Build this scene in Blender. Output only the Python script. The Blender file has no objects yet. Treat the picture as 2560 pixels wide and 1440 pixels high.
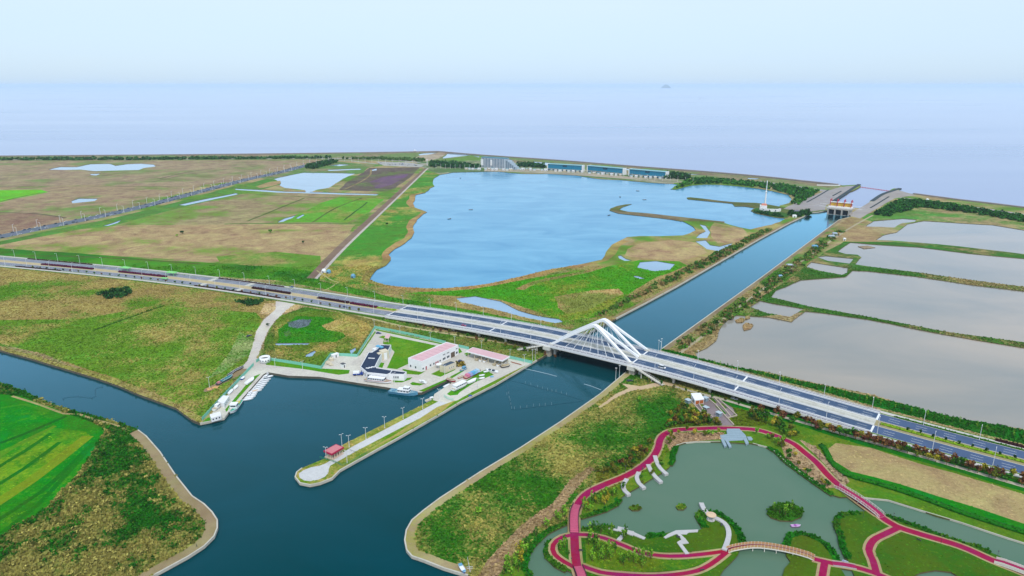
import bpy, math, random
import numpy as np
from mathutils import Vector, Matrix
from mathutils.geometry import delaunay_2d_cdt, tessellate_polygon
random.seed(7); RNG = np.random.default_rng(7)
S = bpy.context.scene; COL = S.collection
# ---------------------------------------------------------------- camera, sky, sun, exposure
CAM_H, FPX, HZ = 200.0, 1707.0, 212.0
PITCH = math.atan((720 - HZ) / FPX)
cam = bpy.data.objects.new('camera', bpy.data.cameras.new('camera')); COL.objects.link(cam); S.camera = cam
cam.location = (0, 0, CAM_H); cam.rotation_euler = (math.pi / 2 - PITCH, 0, 0)
cam.data.sensor_width = 36; cam.data.lens = 36 * FPX / 2560; cam.data.clip_start = 1; cam.data.clip_end = 150000
SUN_EL, SUN_AZ = math.radians(52), math.radians(168)      # azimuth from +Y towards +X: behind the camera, a little to its right
w = bpy.data.worlds.new('World'); S.world = w; w.use_nodes = True
nt = w.node_tree; nt.nodes.clear()
o_ = nt.nodes.new('ShaderNodeOutputWorld'); bg = nt.nodes.new('ShaderNodeBackground'); bg.inputs[1].default_value = 0.081
sky = nt.nodes.new('ShaderNodeTexSky'); sky.sky_type = 'NISHITA'; sky.sun_disc = False
sky.sun_elevation = SUN_EL; sky.sun_rotation = SUN_AZ; sky.air_density = 1.0; sky.dust_density = 0.6; sky.ozone_density = 2.0
tc = nt.nodes.new('ShaderNodeTexCoord'); mp = nt.nodes.new('ShaderNodeMapping'); mp.inputs['Scale'].default_value = (1, 1, 3.5)
cn = nt.nodes.new('ShaderNodeTexNoise'); cn.inputs['Scale'].default_value = 1.6; cn.inputs['Detail'].default_value = 5
cr = nt.nodes.new('ShaderNodeMapRange'); cr.inputs[1].default_value = 0.3; cr.inputs[2].default_value = 0.7; cr.inputs[3].default_value = 0.66; cr.inputs[4].default_value = 0.86
mx = nt.nodes.new('ShaderNodeMix'); mx.data_type = 'RGBA'
vz = nt.nodes.new('ShaderNodeSeparateXYZ'); vr = nt.nodes.new('ShaderNodeMapRange'); vr.inputs[1].default_value = 0.0; vr.inputs[2].default_value = 0.10
vm_ = nt.nodes.new('ShaderNodeMix'); vm_.data_type = 'RGBA'; vm_.inputs[6].default_value = (4.3, 6.0, 8.1, 1); vm_.inputs[7].default_value = (5.6, 6.85, 8.3, 1)   # thin bright overcast veil, a little bluer in the haze near the horizon
L = nt.links.new
L(tc.outputs['Generated'], mp.inputs[0]); L(mp.outputs[0], cn.inputs['Vector']); L(cn.outputs[0], cr.inputs[0]); L(cr.outputs[0], mx.inputs[0])
L(tc.outputs['Generated'], vz.inputs[0]); L(vz.outputs[2], vr.inputs[0]); L(vr.outputs[0], vm_.inputs[0]); L(vm_.outputs[2], mx.inputs[7])
L(sky.outputs[0], mx.inputs[6]); L(mx.outputs[2], bg.inputs[0]); L(bg.outputs[0], o_.inputs[0])
sl = bpy.data.lights.new('sun', 'SUN'); sl.energy = 1.5; sl.angle = math.radians(14); sl.color = (1.0, 0.96, 0.9)
sun = bpy.data.objects.new('sun', sl); COL.objects.link(sun)
sun.rotation_euler = (math.pi / 2 - SUN_EL, 0, math.pi - SUN_AZ)
S.view_settings.view_transform = 'Standard'; S.view_settings.look = 'None'; S.view_settings.gamma = 1
S.view_settings.use_curve_mapping = False; S.view_settings.exposure = 0.72
S.render.engine = 'CYCLES'; S.cycles.use_denoising = True; S.cycles.max_bounces = 6; S.cycles.diffuse_bounces = 2
S.cycles.glossy_bounces = 3; S.cycles.transparent_max_bounces = 6; S.cycles.volume_bounces = 1; S.cycles.caustics_reflective = False

# ---------------------------------------------------------------- helpers
CP, SP = math.cos(PITCH), math.sin(PITCH)
def P(px, py, z=0.0):
    """point of height z seen at photo pixel (px, py)"""
    x = (px - 1280) / FPX; v = (py - 720) / FPX
    dy, dz = CP - v * SP, -SP - v * CP
    t = (z - CAM_H) / dz
    return Vector((x * t, dy * t, z))
def pts(s, z=0.0):
    out = []
    for tok in s.split():
        a, b = tok.split(','); out.append(P(float(a), float(b), z))
    return out
def to_px(xy):
    x, y = xy[:, 0], xy[:, 1]; zc = y * CP + CAM_H * SP; v = (CAM_H * CP - y * SP) / zc
    zc = np.maximum(zc, 1)
    return np.stack([1280 + FPX * x / zc, 720 + FPX * v], 1)
def lin(c):
    return tuple((u / 12.92 if u <= 0.04045 else ((u + 0.055) / 1.055) ** 2.4) for u in (k / 255.0 for k in c))
KALB = 0.72
def C(r, g, b, k=KALB):
    l_ = lin((r, g, b)); return (l_[0] * k, l_[1] * k, l_[2] * k * .94)
def CG(r, g, b, k=KALB):
    l_ = lin((r, g, b)); q = .74 if g > r else .9; return (l_[0] * k * 1.02, l_[1] * k * 1.02, l_[2] * k * q)
def H2(ix, iy, s):
    h = (ix.astype(np.int64) * 374761393 + iy.astype(np.int64) * 668265263 + s * 982451653) & 0xffffffff
    h = ((h ^ (h >> 13)) * 1274126177) & 0xffffffff
    return ((h ^ (h >> 16)) & 0xffff) / 65535.0
def vnoise(xy, sc, s=0):
    p = xy / sc; i = np.floor(p).astype(np.int64); f = p - i; f = f * f * (3 - 2 * f)
    a, b = H2(i[:, 0], i[:, 1], s), H2(i[:, 0] + 1, i[:, 1], s); c, d = H2(i[:, 0], i[:, 1] + 1, s), H2(i[:, 0] + 1, i[:, 1] + 1, s)
    return (a * (1 - f[:, 0]) + b * f[:, 0]) * (1 - f[:, 1]) + (c * (1 - f[:, 0]) + d * f[:, 0]) * f[:, 1]
def fbm(xy, sc, s=0, o=4):
    t = np.zeros(len(xy)); a = 0.5; n = 0
    for k in range(o):
        t += a * vnoise(xy, sc / 2 ** k, s + k * 17); n += a; a *= 0.55
    return t / n
def inpoly(q, poly):
    x, y = q[:, 0], q[:, 1]; r = np.zeros(len(q), bool); n = len(poly)
    for i in range(n):
        x0, y0 = poly[i]; x1, y1 = poly[(i + 1) % n]
        if y0 == y1: continue
        c = ((y0 > y) != (y1 > y)) & (x < (x1 - x0) * (y - y0) / (y1 - y0) + x0); r ^= c
    return r
def crom(P_, step):
    """Catmull-Rom through the points, resampled about every step metres"""
    P_ = [Vector(p) for p in P_]; out = []
    for i in range(len(P_) - 1):
        a = P_[max(i - 1, 0)]; b = P_[i]; c = P_[i + 1]; d = P_[min(i + 2, len(P_) - 1)]
        n = max(1, int((c - b).length / step))
        for k in range(n):
            t = k / n
            out.append(0.5 * ((2 * b) + (c - a) * t + (2 * a - 5 * b + 4 * c - d) * t * t + (3 * b - a - 3 * c + d) * t ** 3))
    out.append(P_[-1]); return out
def side(line, off):
    out = []
    for i, p in enumerate(line):
        a = line[max(i - 1, 0)]; b = line[min(i + 1, len(line) - 1)]; d = (b - a); d.z = 0; d.normalize()
        q = p + Vector((-d.y, d.x, 0)) * off; out.append(q)
    return out
def band(line, w0, w1=None):
    """closed outline of a strip along a line"""
    if w1 is None: w0, w1 = -w0 / 2, w0 / 2
    return side(line, w0) + side(line, w1)[::-1]

# ---- materials
MATS = {}
def mat(name, col, rough=0.7, spec=0.3, var=0.12, sc=0.6, bump=0.0, metal=0.0, stain=0.0):
    if name in MATS: return MATS[name]
    m = bpy.data.materials.new(name); m.use_nodes = True; n = m.node_tree.nodes; l = m.node_tree.links.new
    b = n['Principled BSDF']; b.inputs['Roughness'].default_value = rough; b.inputs['Specular IOR Level'].default_value = spec; b.inputs['Metallic'].default_value = metal
    t = n.new('ShaderNodeTexCoord'); a = n.new('ShaderNodeTexNoise'); a.inputs['Scale'].default_value = sc; a.inputs['Detail'].default_value = 6; a.inputs['Roughness'].default_value = 0.65
    l(t.outputs['Object'], a.inputs['Vector'])
    r = n.new('ShaderNodeMapRange'); r.inputs[1].default_value = 0.25; r.inputs[2].default_value = 0.75; r.inputs[3].default_value = 1 - var; r.inputs[4].default_value = 1 + var
    l(a.outputs[0], r.inputs[0])
    x = n.new('ShaderNodeMix'); x.data_type = 'RGBA'; x.blend_type = 'MULTIPLY'; x.inputs[0].default_value = 1; x.inputs[6].default_value = (*col, 1)
    l(r.outputs[0], x.inputs[7]); src = x.outputs[2]
    if stain:
        a2 = n.new('ShaderNodeTexNoise'); a2.inputs['Scale'].default_value = sc * 0.22; a2.inputs['Detail'].default_value = 8; l(t.outputs['Object'], a2.inputs['Vector'])
        r2 = n.new('ShaderNodeMapRange'); r2.inputs[1].default_value = 0.5; r2.inputs[2].default_value = 0.7; r2.inputs[3].default_value = 0; r2.inputs[4].default_value = stain; l(a2.outputs[0], r2.inputs[0])
        y = n.new('ShaderNodeMix'); y.data_type = 'RGBA'; l(r2.outputs[0], y.inputs[0]); l(src, y.inputs[6]); y.inputs[7].default_value = (col[0] * .45, col[1] * .42, col[2] * .36, 1); src = y.outputs[2]
    l(src, b.inputs['Base Color'])
    if bump:
        q = n.new('ShaderNodeBump'); q.inputs['Strength'].default_value = bump; q.inputs['Distance'].default_value = 0.1; l(a.outputs[0], q.inputs['Height']); l(q.outputs[0], b.inputs['Normal'])
    MATS[name] = m; return m
def vcol_mat(name, rough=0.85, var=0.25, sc=2.0, trans=0.0):
    if name in MATS: return MATS[name]
    m = mat(name, (1, 1, 1), rough, 0.15, var, sc); n = m.node_tree.nodes; l = m.node_tree.links.new
    at = n.new('ShaderNodeAttribute'); at.attribute_name = 'tint'
    for k in n:
        if k.type == 'MIX': l(at.outputs['Color'], k.inputs[6])
    return m

# ---- objects
class MB:
    def __init__(s): s.v = []; s.f = []
    def add(s, vs, fs):
        b = len(s.v); s.v += [tuple(v) for v in vs]; s.f += [tuple(i + b for i in f) for f in fs]; return s
    def box(s, c, d, rz=0.0, taper=1.0):
        ca, sa = math.cos(rz), math.sin(rz); vs = []
        for sz in (0, 1):
            k = taper if sz else 1.0
            for sx, sy in ((-.5, -.5), (.5, -.5), (.5, .5), (-.5, .5)):
                x, y = sx * d[0] * k, sy * d[1] * k; vs.append((c[0] + x * ca - y * sa, c[1] + x * sa + y * ca, c[2] + sz * d[2]))
        return s.add(vs, [(3, 2, 1, 0), (4, 5, 6, 7), (0, 1, 5, 4), (1, 2, 6, 5), (2, 3, 7, 6), (3, 0, 4, 7)])
    def prism(s, poly, z0, z1, cap0=True):
        p = [Vector((a[0], a[1])) for a in poly]
        if sum(p[i].x * p[(i + 1) % len(p)].y - p[(i + 1) % len(p)].x * p[i].y for i in range(len(p))) < 0: p = p[::-1]
        n = len(p); vs = [(a.x, a.y, z0) for a in p] + [(a.x, a.y, z1) for a in p]
        fs = [(i, (i + 1) % n, n + (i + 1) % n, n + i) for i in range(n)]
        if n == 4: tri = [(0, 1, 2, 3)]
        else:
            tri = tessellate_polygon([[Vector((a.x, a.y, 0)) for a in p]]); o2 = []
            for t in tri:
                a, b, c = (p[i] for i in t); o2.append(t if (b - a).cross(c - a) > 0 else t[::-1])
            tri = o2
        fs += [tuple(n + i for i in t) for t in tri]
        if cap0: fs += [tuple(t[::-1]) for t in tri]
        return s.add(vs, fs)
    def tube(s, a, b, r0, r1=None, n=6, cap=True):
        a, b = Vector(a), Vector(b); r1 = r0 if r1 is None else r1; d = (b - a).normalized()
        u = d.orthogonal().normalized(); w_ = d.cross(u); vs = []
        for q, r in ((a, r0), (b, r1)):
            for k in range(n):
                t = 2 * math.pi * k / n; vs.append(q + (u * math.cos(t) + w_ * math.sin(t)) * r)
        fs = [(k, (k + 1) % n, n + (k + 1) % n, n + k) for k in range(n)]
        if cap: fs += [tuple(range(n))[::-1], tuple(range(n, 2 * n))]
        return s.add(vs, fs)
    def lathe(s, prof, n=12, c=(0, 0, 0)):
        vs = [(c[0] + r * math.cos(2 * math.pi * k / n), c[1] + r * math.sin(2 * math.pi * k / n), c[2] + z) for r, z in prof for k in range(n)]; fs = []
        for j in range(len(prof) - 1):
            fs += [(j * n + k, j * n + (k + 1) % n, (j + 1) * n + (k + 1) % n, (j + 1) * n + k) for k in range(n)]
        fs += [tuple(range(n))[::-1], tuple((len(prof) - 1) * n + k for k in range(n))]
        return s.add(vs, fs)
    def ribbon(s, line, o0, o1, z0, z1=None, closed=True):
        """solid bar along a line (points with their own z); z0/z1 are offsets from the line's z"""
        A, B = side(line, o0), side(line, o1); n = len(line); vs = []
        if z1 is None:
            for a, b in zip(A, B): vs += [(a.x, a.y, a.z + z0), (b.x, b.y, b.z + z0)]
            fl = [(2 * i, 2 * i + 2, 2 * i + 3, 2 * i + 1) for i in range(n - 1)]
            if o0 > o1: fl = [f[::-1] for f in fl]
            return s.add(vs, fl)
        for a, b in zip(A, B): vs += [(a.x, a.y, a.z + z0), (b.x, b.y, b.z + z0), (b.x, b.y, b.z + z1), (a.x, a.y, a.z + z1)]
        fs = []
        for i in range(n - 1):
            k = 4 * i
            for q in range(4): fs.append((k + q, k + (q + 1) % 4, k + 4 + (q + 1) % 4, k + 4 + q))
        fs += [(0, 3, 2, 1), (4 * n - 4, 4 * n - 3, 4 * n - 2, 4 * n - 1)]
        if o0 < o1: fs = [f[::-1] for f in fs]
        return s.add(vs, fs)
    def mesh(s, name, m, smooth=False):
        me = bpy.data.meshes.new(name); me.from_pydata(s.v, [], s.f)
        if m: me.materials.append(m)
        if smooth:
            for p in me.polygons: p.use_smooth = True
        me.update(); return me
    def build(s, name, m, parent=None, smooth=False):
        return link(name, s.mesh(name, m, smooth), parent)
def link(name, me, parent=None, loc=None, rz=0.0):
    o = bpy.data.objects.new(name, me); COL.objects.link(o)
    if parent is not None: o.parent = parent
    if loc is not None: o.location = loc
    if rz: o.rotation_euler = (0, 0, rz)
    return o
def tag(o, label=None, cat=None, group=None, kind=None):
    if label: o['label'] = label
    if cat: o['category'] = cat
    if group: o['group'] = group
    if kind: o['kind'] = kind
    return o
def thing(name, label, cat, loc=(0, 0, 0), rz=0.0, group=None):
    return tag(link(name, None, None, loc, rz), label, cat, group)
KIDS = {}
def dup(root, loc, rz=0.0, label=None, sc=None):
    def cp(o, par):
        c = o.copy(); COL.objects.link(c)
        if par is not None: c.parent = par
        for ch in o.children: cp(ch, c)
        return c
    r = cp(root, None); r.location = loc; r.rotation_euler = (0, 0, rz)
    if sc: r.scale = sc if hasattr(sc, '__len__') else (sc, sc, sc)
    if label: r['label'] = label
    return r
def npmesh(name, V, F, m, tint=None):
    """triangle soup from numpy arrays, tint = per-vertex colour"""
    me = bpy.data.meshes.new(name); me.vertices.add(len(V)); me.vertices.foreach_set('co', np.ascontiguousarray(V, np.float32).ravel())
    n = F.shape[1]; me.loops.add(F.size); me.loops.foreach_set('vertex_index', np.ascontiguousarray(F, np.int32).ravel())
    me.polygons.add(len(F)); me.polygons.foreach_set('loop_start', np.arange(0, F.size, n, dtype=np.int32))
    if tint is not None:
        a = me.attributes.new('tint', 'FLOAT_COLOR', 'POINT'); a.data.foreach_set('color', np.ascontiguousarray(np.concatenate([tint, np.ones((len(tint), 1))], 1), np.float32).ravel())
    if m: me.materials.append(m)
    me.update(calc_edges=True); return me
# ---------------------------------------------------------------- land, water and roads at grade: one constrained triangulation
REG = []          # (object key, outline, colour a, colour b, share of b, grain)
def rough(poly, step, amp, seed):
    out = []; n = len(poly)
    for i in range(n):
        a, b = poly[i], poly[(i + 1) % n]; L_ = (b - a).length; k = max(1, min(60, int(L_ / step)))
        for j in range(k): q = a.lerp(b, j / k); out.append((q.x, q.y))
    q = np.array(out)
    if amp:
        d = np.stack([fbm(q, step * 5, seed, 4), fbm(q + 991, step * 5, seed + 5, 4)], 1) - 0.5
        q = q + d * amp * 2.4
    return q
def reg(key, outline, a=None, b=None, amt=0.4, jit=None, grain=1.0):
    p = pts(outline) if isinstance(outline, str) else outline
    far = sum(q.y for q in p) / len(p)
    if jit is None: jit = (6 + far / 150, 1.2 + far / 350)
    q = rough(p, jit[0], jit[1], len(REG)) if jit else np.array([(v.x, v.y) for v in p])
    REG.append((key, q, a or (0, 0, 0), b or a or (0, 0, 0), amt, grain))
def G(o, a, b, amt=0.4, jit=None, grain=1.0): reg('ground', o, CG(*a), CG(*b), amt, jit, grain)
HARD = (9, 0)
TAN, GRN, LUSH, SCRUB, OLIVE, DRY = (176, 156, 118), (96, 142, 50), (62, 138, 22), (24, 84, 14), (128, 140, 58), (168, 148, 104)
# land mass (everything seaward of it is sea)
LAND = '-1100,398 -500,393 0,391 400,388 700,385 1000,381 1090,379 1103,380 1200,388 1400,402 1600,418 1760,430 1900,442 2000,453 2092,463 2110,463 2148,461 2152,466 2105,490 2080,505 2076,512 2150,520 2175,503 2210,483 2236,471 2252,471 2246,477 2280,484 2400,500 2560,519 2800,552 3400,640 5200,900 6000,1700 1280,3200 -3600,1700 -3400,900 -1900,460'
G(LAND, TAN, GRN, .45)
# --- far fields
G('-500,392 400,387 1000,380 1103,379 1200,387 1600,417 2000,452 2100,462 2080,476 2040,476 1800,449 1700,443 1480,424 1280,410 1060,404 800,399 0,403 -500,405', (120, 146, 96), (150, 134, 110), .45)
G('-500,404 820,400 730,422 560,457 440,466 200,463 0,468 -500,480', (168, 146, 122), (126, 142, 92), .34)
G('-500,470 0,467 440,466 520,462 300,525 0,592 -600,720', (168, 144, 118), (116, 144, 76), .38)
G('0,476 105,474 125,480 60,492 0,506 -300,540 -300,482', (112, 196, 36), (90, 168, 40), .3)
G('-300,530 0,530 80,533 160,545 60,572 -200,630', (152, 122, 104), (140, 140, 90), .25)
G('0,603 120,577 250,552 400,517 560,472 700,440 832,412 860,425 640,476 430,525 300,560 200,572 0,628 -200,660 -200,640', (86, 138, 62), (110, 150, 60), .3)
G('300,560 430,525 640,478 940,488 975,492 880,560 700,562', (164, 146, 112), (118, 152, 66), .42)
G('690,556 760,530 800,510 850,492 948,491 960,497 925,530 870,556', (104, 168, 48), (150, 152, 84), .28)
G('-300,680 0,612 200,573 320,563 700,560 890,562 850,605 800,655 640,657 500,652 330,642 150,632 0,624 -200,640', (182, 156, 118), (124, 150, 62), .24)
G('540,640 690,630 800,640 790,700 720,690 560,662', (104, 150, 50), (160, 150, 90), .3)
G('845,476 872,452 905,432 922,420 1052,418 1030,438 985,470 962,479', (112, 98, 92), (104, 128, 66), .30)
G('925,455 965,440 1000,432 1020,436 985,460 940,472', (122, 92, 128), (110, 100, 88), .45)
G('650,445 770,412 840,404 940,412 920,420 905,432 890,436 760,432 690,450', (104, 140, 80), (150, 140, 108), .4)
G('1040,404 1200,398 1480,424 1700,445 1680,460 1560,450 1450,441 1360,434 1240,428 1100,436 1064,424', (98, 128, 84), (176, 170, 150), .4)
G('1060,385 1084,385 1104,379 1112,382 1100,396 1062,404 1020,402', (188, 172, 156), (170, 150, 130), .4)
G('1110,398 1180,386 1215,392 1240,400 1130,402', (110, 150, 70), (130, 140, 90), .3)
# --- west bank of the lake, marsh between lake and canal
G('786,697 1066,424 1102,437 1082,470 1044,500 1066,535 1034,596 974,642 932,698 905,722 850,716', (80, 146, 44), (184, 166, 92), .36)
G('932,697 1010,640 1400,690 1700,552 1870,574 1962,545 2000,538 2000,545 1540,797 1420,826 1200,778 1000,748 915,716', (176, 156, 104), (98, 146, 46), .42)
G('1000,735 1180,723 1280,706 1400,684 1500,669 1600,650 1700,654 1722,664 1640,692 1560,742 1500,792 1410,803 1250,748 1150,741', (82, 158, 22), (150, 156, 66), .26)
G('1560,640 1570,622 1605,606 1680,600 1740,606 1768,632 1720,648 1690,652 1600,644', (186, 158, 120), (146, 152, 82), .22)
G('1775,590 1776,572 1790,556 1860,572 1872,590 1832,606 1790,606', (184, 156, 120), (150, 150, 86), .2)
G('1540,797 2000,540 2020,531 2045,527 2066,526 2064,532 2024,532 1990,546 1560,800', (150, 142, 92), (74, 120, 44), .45)
G('1655,872 2130,538 2180,545 2160,570 2100,600 2030,650 1985,690 1900,745 1860,775 1800,830 1735,890', (168, 146, 104), (88, 138, 48), .48)
G('2150,545 2240,505 2300,500 2560,540 2800,570 2800,600 2560,577 2310,550 2200,560', (92, 146, 62), (172, 152, 112), .4)
G('2040,590 2170,566 2210,590 2190,602 2120,606 2090,600', (176, 150, 112), (134, 128, 74), .4)
G('1900,745 1985,690 2030,650 2060,632 2110,604 2320,605 2560,634 2800,660 2800,1000 2560,880 2250,815 2000,782 1880,792', (64, 116, 36), (160, 142, 96), .33)
G('1640,868 1735,890 1840,915 2000,952 2250,1008 2560,1078 2800,1130 2800,1180 2560,1112 2220,1024 1900,938 1660,880', (34, 112, 20), (78, 132, 40), .34)
# --- verge and fields along the main road
G('-300,605 0,620 200,634 400,650 500,654 640,664 720,668 800,682 800,702 900,722 1000,746 1200,778 1420,827 1436,836 1300,812 1100,776 900,738 700,702 480,686 0,644 -300,630', (84, 148, 30), (52, 118, 20), .42)
G('-500,660 0,668 240,690 480,718 620,738 690,752 655,800 635,850 622,900 560,975 505,1046 470,1030 300,952 100,882 0,858 -400,760', (170, 152, 92), (96, 146, 34), .46)
G('-400,800 0,800 200,800 400,762 520,775 640,782 655,800 635,850 622,900 560,975 505,1046 470,1030 300,952 100,882 0,858 -400,770', (104, 148, 40), (172, 158, 92), .42)
G('600,830 640,850 632,880 560,930 520,950 560,900', (168, 180, 134), (84, 140, 40), .55)
G('-300,800 0,866 80,889 150,909 290,950 400,988 480,1028 508,1050 500,1059 440,1021 350,988 240,946 150,919 80,898 0,876 -300,810', (160, 158, 84), (170, 148, 104), .45)
G('-400,905 0,945 60,965 200,1018 310,1048 348,1064 400,1130 510,1262 544,1302 535,1340 470,1392 300,1495 -600,1900 -600,1100', (30, 98, 14), (150, 142, 76), .40)
G('0,957 60,980 200,1032 305,1060 340,1074 420,1190 492,1276 522,1318 492,1358 360,1432 270,1482 -100,1700 -400,1700 -400,1400 0,1335 100,1282 200,1180 265,1076 160,1036 60,991 0,985', (30, 100, 14), (154, 146, 80), .42)
G('-400,880 0,984 60,990 160,1035 250,1060 266,1076 200,1180 100,1282 0,1336 -400,1500', (22, 138, 8), (112, 158, 20), .22, None, .6)
G('0,1130 130,1068 215,1080 225,1092 0,1262 -200,1390 -200,1300', (60, 148, 12), (130, 164, 26), .42, None, .6)
# --- south bank of the canal and the park
G('1565,930 1740,955 1880,1000 2200,1080 2560,1180 2900,1270 2900,1700 1200,1700 1170,1438 1060,1400 1028,1388 1014,1350 1018,1324 1060,1274 1500,984', (86, 134, 26), (122, 134, 42), .42, None, .6)
G('1565,932 1740,960 1862,1008 1720,1068 1650,1100 1640,1130 1560,1180 1440,1290 1330,1372 1230,1470 1180,1500 1170,1437 1060,1392 1030,1362 1040,1300 1200,1190 1400,1060', (52, 116, 20), (168, 158, 88), .45)
G('1195,1450 1222,1400 1300,1310 1370,1260 1430,1202 1480,1165 1492,1176 1440,1226 1380,1292 1300,1352 1245,1450', (176, 150, 118), (150, 132, 88), .4)
G('1490,1178 1560,1160 1620,1110 1660,1080 1730,1060 1700,1090 1640,1160 1560,1205 1490,1235', (96, 128, 30), (130, 118, 44), .45)
G('1690,1030 1800,1000 1870,1030 1930,1060 1900,1066 1700,1066 1650,1090', (96, 116, 24), (58, 100, 18), .45)
G('1650,1080 1700,1082 1790,1085 1812,1082 1806,1100 1740,1105 1695,1112 1672,1128', (180, 150, 120), (120, 140, 40), .3)
G('1940,1092 1985,1118 2040,1165 2070,1200 2090,1220 2062,1222 2010,1180 1965,1150', (186, 158, 128), (120, 140, 50), .28)
G('2000,1100 2040,1118 2070,1150 2105,1180 2122,1205 2105,1215 2075,1180 2040,1140', (180, 156, 130), (150, 140, 90), .3)
G('2070,1122 2090,1106 2180,1120 2300,1160 2480,1212 2560,1237 2900,1330 2900,1420 2560,1312 2400,1257 2250,1212 2130,1182 2082,1152', (182, 160, 116), (160, 150, 88), .3, None, .6)
G('1700,985 1900,1035 2100,1096 2400,1182 2560,1228 2900,1320 2900,1268 2560,1196 2200,1092 1900,1010', (22, 118, 10), (40, 120, 24), .3, None, .6)
G('2050,1112 2062,1120 2072,1152 2112,1186 2250,1226 2400,1281 2560,1331 2900,1440 2900,1420 2560,1311 2400,1255 2250,1210 2130,1180 2082,1150', (30, 132, 10), (60, 130, 24), .3, None, .6)
# --- the strip between viaduct and marina
G('700,790 760,768 900,790 1000,812 1200,845 1350,872 1375,885 1340,902 1280,893 1120,858 938,818 893,886 826,886 800,918 676,896 660,880 662,850', (84, 128, 40), (150, 142, 80), .42)
G('690,790 780,778 850,782 915,806 930,820 890,880 826,884 800,912 690,892 680,860', (104, 138, 44), (188, 166, 98), .4)
G('690,825 740,790 830,795 865,840 840,855 690,858', (54, 142, 18), (94, 146, 40), .25)
G('806,815 840,800 895,812 902,824 880,836 820,826', (198, 174, 112), (150, 150, 70), .25)
G('648,785 662,760 700,756 692,778 668,787', (214, 190, 150), (190, 170, 120), .3)
G('708,776 735,762 752,762 742,776 716,782', (210, 186, 140), (170, 160, 100), .3)
G('1310,925 1345,898 1378,880 1400,872 1385,890 1345,912', (196, 172, 132), (150, 150, 90), .35)
for px_, w_, ca_ in (('0,466 120,465 300,466 470,466', 5, (118, 108, 84)), ('-60,531 80,533 165,545', 5, (112, 100, 84)), ('400,447 470,430 560,418 640,410', 5, (126, 120, 92)), ('380,455 460,438 560,424 650,414', 4, (130, 118, 96)), ('0,504 70,488 128,478', 4, (100, 96, 76)), ('250,540 400,504 560,462 700,427', 4, (108, 104, 88)), ('620,552 700,520 760,495', 4, (92, 112, 60)),
        ('780,556 840,520 905,495', 4, (96, 120, 54)), ('860,550 900,520 918,505', 3, (60, 104, 44)), ('640,486 720,490 800,494 940,494', 4, (88, 118, 60)), ('560,560 700,558 880,558', 5, (84, 120, 54)), ('230,828 330,792 412,764', 3, (66, 104, 30)), ('0,640 160,640 330,648 500,660', 4, (90, 110, 50)), ('500,700 620,735 680,752', 3, (120, 124, 70)), ('1010,470 1040,445 1052,430', 4, (120, 124, 84)), ('860,474 905,452 925,438 928,424', 4, (160, 140, 104)), ('300,423 500,413 700,404', 4, (140, 132, 104)), ('0,440 140,436 300,440', 4, (150, 130, 110))):
    G(band(crom(pts(px_), 30), w_), ca_, tuple(int(v * .85) for v in ca_), .4, (14, 1.5))
for k, (px_, ca_) in enumerate((('0,1108 60,1085 165,1040', (20, 108, 12)), ('-60,1290 80,1200 190,1115 222,1090', (130, 158, 24)), ('-60,1245 60,1172 150,1105', (28, 124, 12)), ('-60,1330 100,1230 235,1105', (24, 122, 10)), ('-60,1200 60,1130 130,1082', (26, 124, 12)), ('-60,1180 50,1110 140,1064', (96, 152, 24)), ('0,1020 60,1010 120,1030', (60, 150, 16)), ('-60,1375 90,1265 245,1098', (28, 128, 10)))):
    G(band(crom(pts(px_), 12), 3 if k != 1 else 7), ca_, tuple(int(v * .9) for v in ca_), .4, (8, .8), .6)
G(band(crom(pts('1064,482 1040,487 1036,496 1032,508 1038,518 1055,525 1067,530 1045,548 1035,565 1040,580 1030,595 1010,607 985,622 972,637 977,650 966,662 946,672 936,685 929,698 945,705 975,712 1010,717 1050,720 1095,722 1140,719 1180,715 1230,708 1280,698 1330,686 1380,673 1440,662 1500,648 1508,640 1517,630 1532,612 1558,600'), 12), 20), (184, 150, 100), (150, 140, 76), .42, (9, 3.5))
G(band(crom(pts('1300,724 1340,706 1400,692 1460,680 1500,668 1540,655'), 12), 9), (176, 150, 100), (110, 140, 60), .4, (9, 2))
G('1385,742 1420,735 1480,726 1545,722 1560,735 1520,752 1470,775 1420,785 1395,770', (196, 166, 116), (140, 150, 80), .38, (7, 3))
# ---- water
def water(key, o, jit=None): reg(key, o, jit=jit)
water('lake', '1100,437 1130,431 1200,429 1240,428 1300,434 1360,434 1400,433 1450,440 1500,447 1560,450 1600,454 1650,458 1678,459 1694,461 1678,473 1690,474 1725,464 1760,461 1800,462 1850,466 1900,472 1940,480 1972,487 1984,497 1975,507 1952,514 1946,523 1958,536 1960,547 1950,554 1930,561 1900,567 1872,573 1850,568 1812,557 1750,551 1702,551 1716,559 1730,567 1736,575 1724,583 1708,588 1650,590 1600,590 1570,593 1558,600 1532,612 1517,630 1508,640 1500,648 1440,662 1380,673 1330,686 1280,698 1230,708 1180,715 1140,719 1095,722 1050,720 1010,717 975,712 945,705 929,698 936,685 946,672 966,662 977,650 972,637 985,622 1010,607 1030,595 1040,580 1035,565 1045,548 1060,535 1068,530 1055,525 1038,518 1032,508 1037,495 1040,487 1062,482 1076,470 1086,465 1080,455 1086,446')
LK = (130, 120, 82)
G('1578,510 1562,511 1540,515 1526,521 1525,526 1545,533 1600,539 1680,549 1702,553 1750,553 1812,558 1812,554 1750,548 1690,541 1620,533 1570,529 1548,524 1556,517', (134, 118, 92), (104, 112, 56), .4, (8, 1.5))
G('1718,494 1726,493 1770,498 1800,502 1832,505 1890,507 1925,512 1960,518 1990,524 1968,546 1940,544 1890,534 1877,527 1886,520 1862,516 1838,516 1832,509 1790,505 1722,498', (118, 112, 74), (90, 110, 52), .4, (8, 2))
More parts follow.
